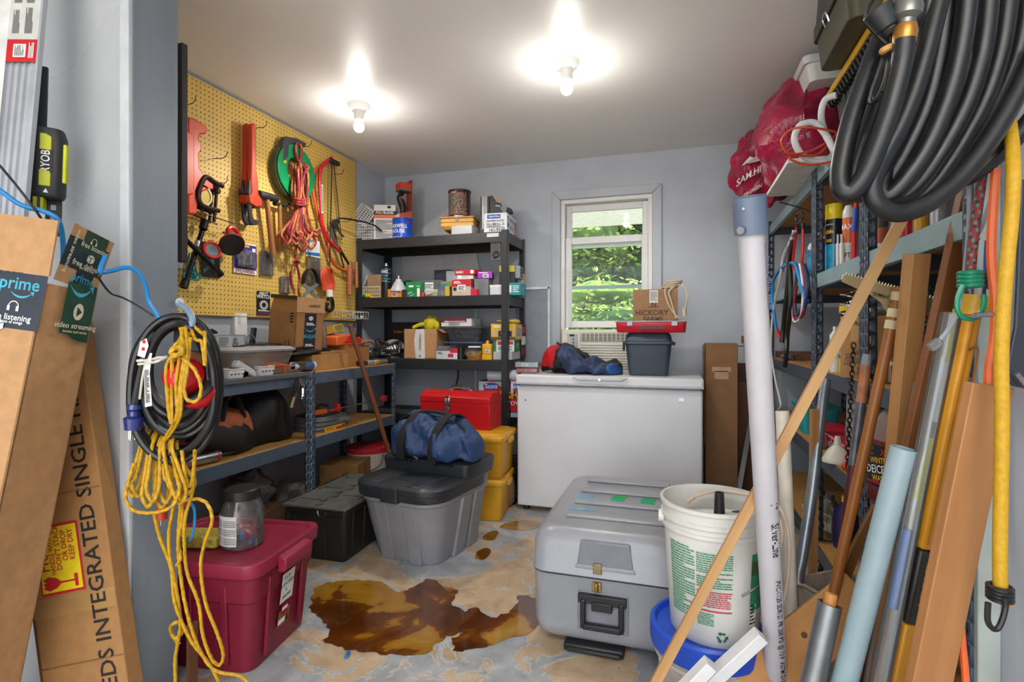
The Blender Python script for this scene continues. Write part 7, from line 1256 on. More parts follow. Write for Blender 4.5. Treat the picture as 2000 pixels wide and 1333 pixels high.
for k in range(22): part(t, 'lid_tooth', BLACK, G().slab((-.228, -.35+.033*k, .185), (.02, 0, 0), (0, .012, 0), (-.012, 0, .028)))
part(t, 'yellow_edge', mat('#d8a818', .4), G().slab((-.245, -.395, .214), (.012, 0, 0), (0, .79, 0), (0, 0, .026)).slab((-.245, .388, .214), (.3, 0, 0), (0, .008, 0), (0, 0, .026)), .004, label='yellow lid edge')
for y in (-.12, .14): part(t, 'recess', mat('#3d4248', .45), G().slab((-.208, y, .05), (-.012, 0, .11), (0, .018, 0), (.004, 0, 0)), .003)
for y in (-.02, .22): part(t, 'body_rib', TG, G().slab((-.19, y, .0), (-.02, 0, .21), (0, .012, 0), (-.008, 0, 0)), .002)
prints(t, (-.2055, .09, .08), (0, -1, 0), (-.1, 0, 1), .12, .08, [('t', .3, .6, .03, 'GSS', C('#b8bcc0')), ('t', .45, .2, .016, 'coop', C('#9a9ea2'))], 'chalk_writing')
t = thing('black_case', 'black and olive moulded case on top of the grey tote', 'case', (.69, 2.03, Z1+.248)); part(t, 'base', mat('#4a4630', .5, var=.1), G().bin([(.40, .36, .03, 0), (.42, .38, .03, .11)], 5), .003); part(t, 'lid', mat('#2a2a26', .5), G().bin([(.44, .40, .03, .11), (.44, .40, .03, .16), (.43, .39, .03, .165), (.42, .38, .04, .26), (.40, .36, .05, .28)], 5), .003)
part(t, 'latch', STEEL, G().tube([(-.225, -.06, .06), (-.235, -.06, .09), (-.235, -.02, .09), (-.225, -.02, .06)], .003, n=6))
t = thing('white_bin', 'translucent white bin behind the black case near the ceiling', 'bin', (.68, 2.74, 2.235)); part(t, 'body', C('#d4d5d4', .4), G().bin([(.26, .2, .03, 0), (.30, .24, .03, .08)], 4)); part(t, 'rim', C('#c3c5c6', .4), G().bin([(.32, .26, .03, .07), (.33, .27, .03, .10), (.30, .24, .03, .11)], 4))
# --- second right shelf: sprays and bottles
def can(name, label, px0, px1, yt, X, Z, bands, group=None, cat='can', txts=(), n=24):      # bands: (part, mat, z0, z1, r0, r1) in fractions of height / radius
    y = sx((px0+px1)/2, X); p = aX((px0+px1)/2, yt, X); h = p.z-Z; D = (p-V((0, 0, CAMH))).dot(FW); r = (px1-px0)/FPX*D/2*.92
    t = thing(name, label, cat, (X, y, Z), 0, group)
    for i, (nm, m, z0, z1, r0, r1) in enumerate(bands):
        pr = [(0, z0*h)] if i == 0 else []
        pr += [(r*r0, z0*h), (r*(r0*.5+r1*.5) if abs(r0-r1) < .3 else r*r0, (z0+z1)/2*h), (r*r1, z1*h)]
        if i == len(bands)-1: pr += [(0, z1*h)]
        part(t, nm, m, G().lathe(pr, n=n))
    for s_, sz, z, m, a_ in txts: cyltext(t, s_, sz, r*1.01, z*h, a_, m, wide=.8)
    return t
AF = PI+.75
can('spray_can', 'blue and black glass cleaner can with a yellow cap on the right shelf', 1612, 1646, 400, .64, Z2, [('base', STEEL, 0, .03, 1, 1), ('blue_body', C('#1fa0c8', .3), .03, .42, 1, 1), ('black_band', C('#16191c', .3), .42, .78, 1, 1), ('yellow_cap', C('#e6cf1e', .35), .78, 1, .97, .94)], txts=[('sible', .026, .60, YEL, AF), ('ass', .026, .48, YEL, AF), ('STREAK FREE', .008, .70, WINK, AF)])
t = can('lubricant_can', 'blue and yellow lubricant can with a red nozzle beside the yellow-capped can', 1597, 1613, 425, .63, Z2, [('body', C('#2a2f8c', .3), 0, .62, 1, 1), ('yellow_band', C('#d8b424', .3), .62, .84, 1, 1), ('shoulder', C('#2a2f8c', .3), .84, .93, 1, .5), ('red_nozzle', RED, .93, 1.04, .55, .6)], txts=[('O', .03, .72, C('#2a2f8c'), AF), ('Q', .035, .25, WINK, AF)])
part(t, 'red_straw', RED, G().cyl((-.02, 0, .165), (.01, -.02, .185), .008, n=8))
can('blue_bottle', 'bright blue bottle at the far end of the spray cans', 1577, 1592, 462, .63, Z2, [('body', C('#2a9ad8', .3), 0, .7, 1, .9), ('neck', WHITE, .7, .85, .9, .35), ('cap', C('#3a4046'), .85, 1, .35, .3)], cat='bottle'); can('pink_tube', 'slim white and pink tube in front of the blue lubricant can', 1588, 1598, 460, .605, Z2, [('body', C('#d9d3da', .3), 0, .45, 1, 1), ('pink_band', C('#c02a84', .3), .45, .95, 1, .9), ('tip', WHITE, .95, 1, .5, .4)], cat='tube')
can('white_can', 'white and orange can right of the yellow-capped can', 1646, 1670, 402, .64, Z2, [('body', C('#cfd0d2', .35), 0, .4, 1, 1), ('label', C('#c8642c', .35), .4, .8, 1, 1), ('dome', C('#c9cacc', .3), .8, 1, 1, .55)], txts=[('MAX', .03, .65, WINK, AF), ('LIFT', .026, .2, INK, AF)])
for k, (a, b, lb) in enumerate(((1633, 1640, 'small white capped bottle in front of the white and orange can, farther'), (1640, 1648, 'small white capped bottle in front of the white and orange can, nearer'))): can('small_bottle', lb, a, b, 458, .60, Z2, [('body', C('#dcdcda'), 0, .65, 1, 1), ('shoulder', C('#dcdcda'), .65, .75, 1, .6), ('cap', C('#b9bbc0'), .75, 1, .6, .6)], cat='bottle')
t = thing('marker_pen', 'blue and red marker leaning against the white and orange can', 'marker', (.61, sx(1668, .61), Z2+.002)); part(t, 'body', C('#2a46a8'), G().cyl((0, 0, .11), (.008, .006, .20), .009, n=10)); part(t, 'red_end', RED, G().cyl((0, 0, 0), (0, .0, .11), .009, n=10)); part(t, 'tip', RED, G().cyl((.008, .006, .20), (.009, .007, .225), .007, n=10))
can('paint_tin', 'white tin with an orange picture behind the hanging hoses on the right shelf', 1712, 1734, 410, .66, Z2, [('body', C('#cfd2d6'), 0, .3, 1, 1), ('label', C('#b85a34'), .3, .62, 1, 1), ('top', C('#3a4046'), .62, 1, 1, 1)], txts=[('EN', .03, .15, INK, AF)])
for k, (a, b, yt, c_, lb) in enumerate(((1740, 1758, 380, '#8d9196', 'dull silver jar half hidden by the hanging hoses, farther'), (1762, 1780, 412, '#c02438', 'bright red jar on the nearest right shelf unit'), (1786, 1812, 400, '#cf9a20', 'yellow jar on the nearest right shelf unit'), (1818, 1846, 372, '#b9bcc0', 'silver jar at the near end of the right shelf'))): can('metal_jar', lb, a, b, yt, .66, Z2, [('body', mat(c_, .3, .4 if k in (0, 3) else 0), 0, .85, 1, 1), ('lid', mat(c_, .25, .6 if k in (0, 3) else 0), .85, 1, 1.05, 1.05)], cat='jar')
# --- third right shelf
KR = mat('#a87c4c', .75, var=.06, scale=20, bump=.05)
t = carton('candle_carton', 'brown candle carton with printed arrows on the third right shelf', 'box', (.66, 2.155, Z3), math.radians(-42), (.165, .175, .215), KR, [('t', 'F', .45, .88, .02, 'FRAGILE', INK, 0, .8), ('t', 'F', .45, .65, .05, '^', INK), ('t', 'F', .45, .56, .028, 'UP', INK, 90), ('l', 'F', .28, .38, .62, .46, 3, mat('#6a4e30', .7)), ('l', 'F', .3, .24, .6, .34, 4, mat('#4f6a3c', .7)), ('t', 'F', .55, .15, .018, 'YANKEE', INK), ('t', 'F', .55, .08, .018, 'CANDLE', INK), ('t', 'F', .18, .3, .03, '500', mat('#6a4e40', .7), 80), ('r', 'F', .22, .6, .38, 1, C('#b9925e')), ('t', 'R', .6, .8, .04, 'YANKEE', INK)])
solo('rag', 'crumpled white and teal rag lying on the candle carton', 'rag', mat('#b8b4a6', .9, var=.2, bump=.5, kind='crumple'), G().ell((.66, 2.14, Z3+.236), (.075, .06, .021), 18, 10, dis=.3, fr=6), .0)
can('black_spray', 'black and yellow spray can beside the candle carton', 1640, 1672, 598, .63, Z3, [('yellow_base', YEL, 0, .22, 1, 1), ('body', C('#1f2022', .3), .22, .45, 1, 1), ('orange_band', C('#d8661e', .35), .45, .62, 1, 1), ('black_top', C('#1f2022', .3), .62, .9, 1, 1), ('cap', C('#d8b81e', .35), .9, 1, 1.02, 1.0)], txts=[('NO.1', .03, .3, WINK, AF)]); can('white_jug', 'white plastic bottle between the candle carton and the black spray can', 1621, 1641, 638, .60, Z3, [('body', C('#d9dbdd'), 0, .72, 1, 1), ('shoulder', C('#d9dbdd'), .72, .9, 1, .4), ('cap', C('#d9dbdd'), .9, 1, .4, .4)], cat='bottle')
sbox('brown_tray', 'low brown wooden tray at the far end of the third right shelf', 1502, 1548, 688, .62, .3, Z3, mat('#6b4630', .6, kind='wood')); solo('clear_packet', 'clear packet lying at the front of the far third right shelf', 'packet', mat('#d8dcde', .1, .12, .2, kind='clear', c2='#b8b0a8', bump=.5, scale=60), G().ell((.60, 3.45, Z3+.02), (.035, .08, .02), 16, 8, dis=.3, fr=6))
t = sbox('tool_carton', 'black and brown tool carton on the near third right shelf', 1762, 1850, 596, .80, .2, Z3+.0, C('#2a2624'), [('t', 'F', .5, .86, .05, 'POWER', ORG, 0, .8), ('t', 'F', .42, .72, .06, 'ATDEFI', C('#c9ccd0'), 0, .8), ('r', 'F', 0, .3, 1, .6, C('#8a6234')), ('l', 'F', .1, .34, .7, .56, 5, INK)])
for k, (a, b, yt, z, lb, c1, c2_) in enumerate(((1728, 1752, 660, 0, 'copper-tinted clear jar stack on the third right shelf, farther', '#b07a54', '#d8d4cc'), (1752, 1780, 700, 0, 'copper-tinted clear jar on the third right shelf, nearer', '#a86e48', '#dcd8d2'), (1704, 1722, 622, 0, 'tall dark jar with a white lid behind the painted pole', '#3a4a50', '#d0d4d6'))): can('storage_jar', lb, a, b, yt, .63 if k < 2 else .68, Z3, [('body', mat(c1, .12, .05, .55, kind='clear', c2=c1), 0, .4, 1, 1), ('neck_band', C(c2_), .4, .48, 1.04, 1.04), ('upper', mat(c1, .12, .05, .55, kind='clear', c2=c1), .48, .88, .95, .95), ('lid', C(c2_), .88, 1, .8, .8)], cat='jar', n=16)
sbox('green_box', 'small green box at the post of the third right shelf', 1704, 1720, 718, .60, .05, Z3, C('#1f7a3c')); cord('metal_duct', 'coiled metal spring duct hanging under the second right shelf', CHROME, [aX(1660, 572, .60)+V((.03*math.cos(j*1.1), .03*math.sin(j*1.1), -.006*j+.01)) for j in range(26)], .004, sub=4, cat='duct')
# --- fourth right shelf
t = thing('water_jug', 'translucent gallon jug with a red cap on the fourth right shelf', 'jug', (.70, 2.36, Z4)); JG = mat('#dfe4e8', .25, .06, .4, kind='clear', c2='#c3ccd2'); part(t, 'body', JG, G().bin([(.14, .14, .03, 0), (.15, .15, .03, .02), (.15, .15, .03, .15), (.10, .10, .04, .21), (.05, .05, .02, .235), (.04, .04, .019, .25)], 5)); part(t, 'red_cap', RED, G().cyl((0, 0, .25), (0, 0, .268), .022, n=16)); part(t, 'handle', JG, G().tube([(-.0, -.03, .24), (0, -.075, .225), (0, -.08, .17), (0, -.07, .13)], .012, n=8))
sbox('log_carton', 'red firelog carton with white and blue lettering on the fourth right shelf', 1580, 1666, 852, .61, .16, Z4, C('#c01c34'), [('t', 'F', .58, .5, .055, 'Duralog', C('#1f2a6c'), 5, .85), ('t', 'F', .575, .515, .055, 'Duralog', WINK, 5, .85), ('t', 'F', .1, .72, .028, 'Dura', C('#1f2a6c')), ('r', 'F', .04, .1, .16, .5, WINK), ('l', 'F', .05, .12, .15, .45, 5, INK), ('r', 'F', .2, .88, 1, 1, C('#d9a0a4'))])
t = thing('funnel', 'white plastic funnel standing upside down on the fourth right shelf', 'funnel', (.585, sx(1636, .585), Z4)); part(t, 'cone', C('#dcdccf', .35), G().lathe([(.055, 0), (.056, .004), (.054, .01), (.035, .045), (.014, .065), (.009, .10), (.006, .10), (.010, .064), (.05, .008), (.052, 0)], n=28))
t = thing('hanging_chain', 'dark steel chain hanging in front of the right shelves beside the painted pole', 'chain', aX(1658, 920, .535)); CHN = mat('#4a4642', .35, .8); n = 26
for k in range(n):
    c = aX(1667-12*k/n, 676+236*k/n, .535); a_ = (k % 2)*PI/2; u_ = V((math.cos(a_), math.sin(a_), 0)); part(t, 'link', CHN, G().tube([c+u_*.0062*math.cos(q_)+V((0, 0, .0105*math.sin(q_))) for q_ in [2*PI*j/8 for j in range(8)]], .0022, n=5, closed=True, sub=2), world=True)
part(t, 'end_ring', CHN, G().tube([aX(1655, 905, .535)+V((0, .014*math.cos(q_), .014*math.sin(q_)-.01)) for q_ in [2*PI*j/10 for j in range(10)]], .0022, n=5, closed=True, sub=2), world=True)
y = sx(1646, .565); t = thing('spout_fitting', 'orange-red plastic cap lying at the shelf edge by the chain end', 'bottle', (.575, y, Z4)); part(t, 'cap_body', C('#d8442a', .35), G().cyl((.0, .0, .018), (.012, -.03, .018), .018, .016, n=14)); part(t, 'cap_stem', C('#d8442a', .35), G().cyl((.0, 0, .018), (-.004, .012, .018), .01, n=10))
t = thing('washer_jug', 'jug of red washer fluid with a black label on the near right shelf', 'jug', (.622, 1.84, Z4), .3); t.scale = (1, 1, .92); FL = mat('#a86a64', .12, .05, .6, kind='clear', c2='#9c3f3a'); EM = mat('#dcc4c2', .2, .06, .4, kind='clear', c2='#d0b4b0')
part(t, 'fluid_body', FL, G().bin([(.13, .15, .03, 0), (.135, .155, .03, .015), (.135, .155, .03, .20)], 5)); part(t, 'upper_body', EM, G().bin([(.135, .155, .03, .20), (.125, .14, .04, .24), (.07, .08, .03, .30), (.045, .045, .02, .315)], 5)); part(t, 'handle', EM, G().tube([(-.03, -.03, .31), (-.045, -.065, .29), (-.055, -.075, .25), (-.06, -.07, .22)], .016, n=10)); part(t, 'cap', C('#c9b4b2'), G().cyl((0, 0, .315), (0, 0, .335), .024, n=16))
part(t, 'label_panel', C('#1a1a1c', .4), G().bin([(.138, .158, .03, .05), (.138, .158, .03, .185)], 5, False, False))
prints(t, (-.0700, .079, .05), (0, -1, 0), (0, 0, 1), .158, .135, [('t', .55, .64, .026, 'WINTER', YEL, 8, .8), ('t', .5, .42, .036, 'DEICER', WINK, 8, .8), ('t', .55, .22, .026, 'WASH', YEL, 8, .8), ('r', .2, .08, .8, .14, RED), ('l', .1, .75, .4, .95, 4, GREYT), ('t', .65, .85, .03, 'X', RED)], 'label_print')
prints(t, (-.069, -.0795, .05), (1, 0, 0), (0, 0, 1), .138, .135, [('t', .5, .64, .026, 'WINTER', YEL, 0, .8), ('t', .5, .42, .036, 'DEICER', WINK, 0, .8), ('t', .5, .24, .022, 'WASH', YEL), ('r', .15, .1, .85, .16, RED)], 'label_print')
t = thing('teal_tub', 'teal plastic tub at the far end of the fourth right shelf', 'tub', (.66, 3.05, Z4+.0)); part(t, 'body', TEALB, G().bin([(.14, .2, .02, 0), (.17, .24, .02, .13)], 4)); part(t, 'rim', TEALB, G().bin([(.18, .25, .02, .125), (.19, .26, .02, .135)], 4)); carton('white_carton', 'small white carton behind the water jug on the fourth right shelf', 'box', (.80, 2.72, Z4), 0, (.14, .16, .22), C('#c9ccd0'), [('l', 'F', .2, .5, .8, .8, 4, GREYT)])
# --- bottom right shelf and floor
for k, (px, yt, c_, lb) in enumerate(((1622, 965, '#77776a', 'silver-grey motor oil bottle on the bottom right shelf, nearest'), (1604, 958, '#9a9a8c', 'pale grey motor oil bottle just behind the first one'), (1588, 975, '#86867a', 'grey motor oil bottle farthest back on the bottom right shelf'))):
    p = aX(px, yt, .64); t = thing('oil_bottle', lb, 'bottle', (.64, p.y, Z5), .5); h = p.z-Z5; part(t, 'body', mat(c_, .35, .3), G().bin([(.055, .095, .012, 0), (.06, .10, .012, .01), (.06, .10, .012, h*.62), (.035, .05, .012, h*.84), (.028, .028, .013, h*.88)], 4)); part(t, 'cap', C('#5a5c5e'), G().cyl((0, 0, h*.88), (0, 0, h), .017, n=16)); prints(t, (-.0305, .04, h*.15), (0, -1, 0), (0, 0, 1), .08, h*.4, [('r', 0, 0, 1, 1, C('#c9c6b8')), ('r', .1, .1, .5, .4, C('#3a3a7c')), ('l', .1, .5, .9, .9, 5, INK)], 'label')
t = thing('purple_bottle', 'dark purple bottle right of the oil bottles', 'bottle', (.66, sx(1652, .66), Z5), .3); part(t, 'body', C('#2c2458', .35), G().bin([(.06, .10, .015, 0), (.06, .10, .015, .15), (.03, .03, .014, .2)], 4)); part(t, 'cap', YEL, G().cyl((0, 0, .2), (0, 0, .225), .016, n=12))
t = thing('canvas_sack', 'open beige canvas sack standing on the floor in front of the right shelves', 'sack', (.44, 1.80, 0), .4); CV = mat('#a3988a', .9, var=.08, scale=60, bump=.2); part(t, 'body', CV, G().bin([(.17, .15, .06, 0), (.20, .17, .07, .1), (.19, .16, .07, .25), (.20, .17, .08, .37), (.19, .16, .078, .372), (.18, .15, .07, .25)], 6, True, False)); part(t, 'hem', CV, G().tube([V((x, y, .368+.012*math.sin(3*i/4))) for i, (x, y) in enumerate(rrect(.2, .17, .08, 4))], .005, n=6, closed=True, sub=2))
# ------------------------------------------------------------------ wires and cables hanging at the far shelf post
def wx(px, py, X=.535): return aX(px, py, X)
cord('red_wire_pair', 'red tool leads hanging from a black hook on the far shelf post', RED, [wx(1557, 435), wx(1553, 470), wx(1549, 505), wx(1549, 520), wx(1556, 528), wx(1566, 515), wx(1568, 470), wx(1568, 440)], .006, sub=6)
t = thing('cable_hook', 'black looped hook on the far shelf post above the hanging wires', 'hook', wx(1562, 440)); part(t, 'loop', BLACK, G().tube([wx(1556, 436), wx(1556, 420), wx(1562, 414), wx(1568, 418), wx(1567, 428), wx(1560, 434)], .005, n=7), world=True); part(t, 'clip', BLACK, G().cyl(wx(1557, 432), wx(1556, 442), .009, n=8).cyl(wx(1568, 436), wx(1568, 448), .009, n=8), world=True)
cord('thin_rod', 'thin black wire rod sticking out left from the far shelf post', BLACK, [wx(1522, 395, .45), wx(1560, 405), wx(1590, 416, .6)], .003, cat='rod')
q = random.Random(17)
for lb, m, r_, P in (('bright blue cable with a red connector hanging at the far shelf post', BLU, .0085, [(1576, 588), (1566, 560), (1555, 520), (1545, 514), (1528, 522), (1512, 545), (1508, 580), (1512, 615), (1517, 648)]),
    ('black ribbed cable hanging at the far shelf post, left', RUB, .0115, [(1548, 470), (1543, 500), (1540, 540), (1534, 600), (1530, 640), (1527, 670)]), ('black ribbed cable hanging at the far shelf post, right', RUB, .0115, [(1540, 512), (1544, 540), (1544, 600), (1538, 650), (1536, 690), (1533, 716)]),
    ('white cable hanging left of the black ribbed cables', C('#d2d3d4'), .006, [(1550, 450), (1545, 470), (1530, 500), (1524, 540), (1512, 600), (1507, 640), (1506, 690), (1515, 745), (1525, 790), (1520, 800)]), ('grey cable hooked over the far shelf post', C('#8d9094'), .007, [(1553, 452), (1543, 470), (1534, 500), (1528, 530)]),
    ('dark blue cable in the hanging bundle', C('#24407c'), .0065, [(1570, 520), (1576, 550), (1572, 600), (1562, 618), (1550, 608), (1546, 580)]), ('red cable in the hanging bundle', C('#8a1a34'), .0065, [(1566, 512), (1574, 560), (1570, 610), (1560, 622), (1550, 616), (1556, 560)]), ('white loop in the hanging bundle', WHITE, .005, [(1562, 516), (1568, 560), (1566, 605), (1560, 625), (1550, 627), (1548, 600)]), ('black loop in the hanging bundle', BLACK, .006, [(1572, 516), (1580, 560), (1568, 614), (1554, 612), (1550, 560)]), ('second dark cable loop low in the hanging bundle', C('#303a4c'), .007, [(1558, 520), (1552, 580), (1556, 615), (1566, 600), (1572, 575)])):
    cord('hanging_cable', lb, m, [wx(x, y, .532-.012*q.random()) for x, y in P], r_, sub=6)
solo('red_connector', 'red connector on the end of the bright blue cable', 'connector', RED, G().cyl(wx(1517, 645), wx(1528, 666), .012, .014, n=12))
# ------------------------------------------------------------------ long things leaning at the right
def rod(r, n=20, inner=None): return lambda g, L: g.cyl((0, 0, 0), (0, 0, L), r, n=n, inner=inner)
def stick(w_, d): return lambda g, L: g.box((0, 0, L/2), (w_, d, L))
def lean(name, label, cat, top, foot, build, m, **k): return pole(name, label, cat, aZ(foot[0], foot[1], 0), aD(*top), build, m, xdir=RT, **k)
PVC = mat('#bdbac0', .38, var=.03, bump=.02)
a, b = aZ(1523, 1442, 0), aD(1463, 384, 1.10); t, L = polet('pvc_pipe', 'long white PVC pipe with a grey coupling, leaning in front of the right shelves', 'pipe', a, b, RT)
part(t, 'pipe', PVC, G().cyl((0, 0, 0), (0, 0, L-.03), .0268, n=28, inner=.9)); part(t, 'grey_coupling', mat('#66758c', .4), G().cyl((0, 0, L-.075), (0, 0, L), .0335, n=28, inner=.9)); part(t, 'set_screw', STEEL, G().cyl((-.026, -.022, L-.062), (-.034, -.03, L-.062), .008, n=10).cyl((-.022, -.024, L-.02), (-.024, -.0265, L-.02), .003, n=8))
def rodtext(t, s_, size, r, z, ang, m, wide=1., name='lettering', rev=-1):     # reads along a rod
    g = G(); g.wrap(textvf(s_, .012), lambda p: V((math.cos(ang+rev*-p.y*size/r)*(r+.0006), math.sin(ang+rev*-p.y*size/r)*(r+.0006), z+rev*p.x*size*wide))); o = part(t, name, m, g, flat=True); return o
rodtext(t, 'PVC-1120 SDR-21 PR 200 PSI @ 73 F  ASTM D-2241 NSF-pw G-1', .020, .027, .33, -1.35, INK, .78); rodtext(t, 'Silver-Line', .030, .027, .66, -1.35, INK, .75); rodtext(t, '1"', .026, .027, .755, -1.35, INK); g = G(); q = random.Random(3)
for k in range(26): g.box((.018+q.uniform(-.004, .004), -.0202, L-.10-.0055*k), (.010+q.uniform(-.006, .004), .0006, .0035))
part(t, 'printed_code', mat('#5c6478', .5), g, flat=True)
lean('cream_pipe', 'short cream plastic pipe standing just right of the long white pipe', 'pipe', (1528, 803, 1.62), (1553, 1400), rod(.0195, 24, .88), mat('#d8d0c2', .45))
GALV = mat('#8f979e', .35, .75, var=.1, scale=14)
solo('bent_conduit', 'galvanised conduit with a bend low down leaning by the right shelf', 'conduit', GALV, G().tube([aD(1613, 742, 1.78), aD(1601, 830, 1.74), aD(1586, 960, 1.68), aD(1567, 1085, 1.64), aD(1559, 1130, 1.63), aD(1561, 1180, 1.62), aZ(1568, 1382, 0)], .0165, n=14, sub=6))
lean('wood_stake', 'thin upright wood stake behind the bent conduit', 'stake', (1591, 800, 1.72), (1585, 1340), stick(.022, .018), mat('#b58a58', .6, kind='wood', scale=25, c2='#8d6438'))
a, b = aZ(1603, 1406, 0), aD(1694, 692, 1.52); t, L = polet('painted_pole', 'grey and maroon painted metal pole with flaking orange patches', 'pole', a, b, RT); part(t, 'maroon_length', mat('#5a2630', .4, .3, var=.2, scale=8), G().cyl((0, 0, 0), (0, 0, L*.70), .0125, n=14)); part(t, 'grey_length', mat('#6d7078', .4, .4, var=.25, scale=14), G().cyl((0, 0, L*.70), (0, 0, L*.87), .0125, n=14)); part(t, 'orange_length', mat('#b5764e', .5, var=.25, scale=16), G().cyl((0, 0, L*.87), (0, 0, L*.97), .0135, n=14)); part(t, 'grey_tip', C('#8d9298'), G().cyl((0, 0, L*.97), (0, 0, L), .013, .011, n=14))
HW = mat('#a8682f', .4, kind='wood', scale=24, c2='#84501f', bump=.04); a, b = aZ(1566, 1448, 0), aD(1757, 562, 1.36); t, L = polet('pole_saw', 'pruning saw with a cream blade lashed to a long wooden pole', 'saw', a, b, RT); part(t, 'pole', HW, G().cyl((0, 0, 0), (0, 0, L), .0132, n=18))
for z in (.012, .055, .085): part(t, 'lashing', mat('#d8c8a0', .6), G().cyl((0, 0, L-z-.022), (0, 0, L-z), .0155, n=16))
up = [(1649, 536)]; n = 34
for k in range(n): up += [(1651+(1850-1651)*(k+.1)/n, 538+(592-538)*(k+.1)/n), (1651+(1850-1651)*(k+.6)/n, 531+(592-538)*(k+.6)/n)]
BLD = mat('#b8a882', .45, .2, var=.08); part(t, 'blade', BLD, pp(G(), [b+R_ for R_ in []]+[MX.Translation(a).inverted() @ V(p) for p in []]+[t.matrix_world.inverted() @ aD(x, y, 1.385) for x, y in up+[(1856, 596), (1852, 612), (1770, 606), (1745, 616), (1734, 612), (1724, 594), (1704, 578), (1646, 551), (1644, 545)]], (0, .003, 0)), label='cream toothed blade')
rodm = t.matrix_world.inverted(); g = G(); gtext(g, 'CHEM-D', .013, rodm @ aD(1722, 578, 1.383), rodm.to_3x3() @ -(RT-V((0, 0, .25))), rodm.to_3x3() @ V((0, 0, -1)), off=.002); part(t, 'stamp', INK, g, flat=True)
PINE = mat('#b98a55', .55, kind='wood', scale=22, c2='#96683a', bump=.05); FIR = mat('#8a552e', .5, kind='wood', scale=20, c2='#683c1e', bump=.06)
lean('lumber_stud', 'straight light wood stud leaning upright behind the grey-blue pipe', 'lumber', (1791, 496, 1.26), (1700, 1452), stick(.043, .036), PINE, bevel=.002)
lean('brown_board', 'reddish-brown board leaning steeply beside the stud up to the hoses', 'board', (1905, 330, 1.14), (1640, 1518), stick(.045, .02), FIR, bevel=.002)
a, b = aZ(1195, 1494, 0), aD(1764, 424, 1.24); pole('wood_strip', 'long thin wood strip crossing diagonally in front of the white pail', 'lumber', a, b, stick(.024, .017), mat('#c39a66', .55, kind='wood', scale=26, c2='#a57a48', bump=.05), xdir=(1, 0, -.1), bevel=.001)
lean('grey_pipe', 'thick grey-blue plastic pipe leaning in front, open at the top', 'pipe', (1766, 876, 1.06), (1566, 1660), rod(.0235, 28, .86), mat('#8ba0a8', .4, var=.04))
a, b = aZ(1508, 1700, 0), aD(1621, 1180, 1.15); t, L = polet('steel_pipe', 'short dull steel pipe with a wooden dowel sticking out of its top', 'pipe', a, b, RT); part(t, 'pipe', mat('#85898c', .4, .8, var=.15, scale=10), G().cyl((0, 0, 0), (0, 0, L), .0235, n=24, inner=.82)); part(t, 'wooden_dowel', mat('#b5793a', .5, kind='wood'), G().cyl((0, .002, L-.2), (0, .002, L+.022), .0165, .0125, n=16), .003)
lean('small_steel_tube', 'narrow steel tube with an open dark end behind the grey-blue pipe', 'pipe', (1801, 750, 1.25), (1665, 1560), rod(.0175, 20, .88), GALV)
for k, (top, ft, lb) in enumerate((((1852, 590, 1.20), (1690, 1560), 'slim white pole with yellow bands, the left one of two'), ((1868, 604, 1.16), (1682, 1640), 'slim white pole with yellow bands, the right one of two'))):
    a, b = aZ(*ft, 0), aD(*top); t, L = polet('marker_pole', lb, 'pole', a, b, RT); yp = mat('#d6cf3a', .4); part(t, 'shaft', C('#d3d5d4', .35), G().cyl((0, 0, 0), (0, 0, L*.94), .0065, n=12)); part(t, 'yellow_tip', yp, G().cyl((0, 0, L*.90), (0, 0, L), .0068, n=12)); part(t, 'yellow_band', yp, G().cyl((0, 0, L*.62), (0, 0, L*.76), .0069, n=12)); part(t, 'fine_print', GREYT, G().cyl((0, 0, L*.76), (0, 0, L*.79), .00695, n=12))
a, b = aZ(1640, 1740, 0), aD(1858, 612, 1.03); t, L = polet('clear_tube', 'clear plastic tube with a blue sleeve leaning beside the yellow pole', 'tube', a, b, RT); part(t, 'tube', mat('#eef1f2', .06, .0, .05, kind='clear'), G().cyl((0, 0, 0), (0, 0, L), .0165, n=20, inner=.93)); part(t, 'blue_sleeve', mat('#1f72c4', .35), G().cyl((-.005, 0, L*.50), (-.005, 0, L*.635), .0098, n=14), label='blue sleeve')
YF = mat('#d89a18', .35, kind='wood', scale=20, c2='#b87c12'); a, b = aZ(1672, 1720, 0), aD(1906, 580, 1.00); t, L = polet('yellow_pole', 'yellow fibreglass tool pole with a black section low down', 'pole', a, b, RT); part(t, 'upper_shaft', YF, G().box((0, 0, L*.795), (.026, .02, L*.41)), .006); part(t, 'black_section', mat('#241f1d', .4), G().box((0, 0, L*.527), (.028, .022, L*.126)), .006); part(t, 'lower_shaft', YF, G().box((0, 0, L*.232), (.026, .02, L*.464)), .006); part(t, 'end_cap', mat('#d8a82c', .4), G().cyl((0, 0, L-.035), (0, 0, L+.002), .0265, .029, n=20), label='yellow end cap'); part(t, 'groove', mat('#a86c10', .5), G().box((-.003, -.0098, L*.795), (.003, .002, L*.39))); g = G(); gtext(g, 'SHARP BLADE CAUTION', .008, (.004, -.0115, L*.535), (0, 0, 1), (-1, 0, 0)); part(t, 'lettering', YEL, g, flat=True); part(t, 'wire_clip', mat('#a8784c', .3, .8), G().tube([(-.002, -.012, L-.10), (.012, -.014, L-.096), (.016, -.012, L-.15), (.024, -.010, L-.20), (.026, -.01, L-.24), (.012, -.012, L-.245)], .0022, n=6))
PLK = mat('#b07c4a', .55, kind='wood', scale=15, c2='#8e5f36', bump=.06); lean('wide_plank', 'wide brown plank leaning in the right foreground', 'lumber', (1932, 752, .92), (1712, 1830), lambda g, L: g.box((0, 0, L/2), (.072, .02, L)), PLK, bevel=.002)
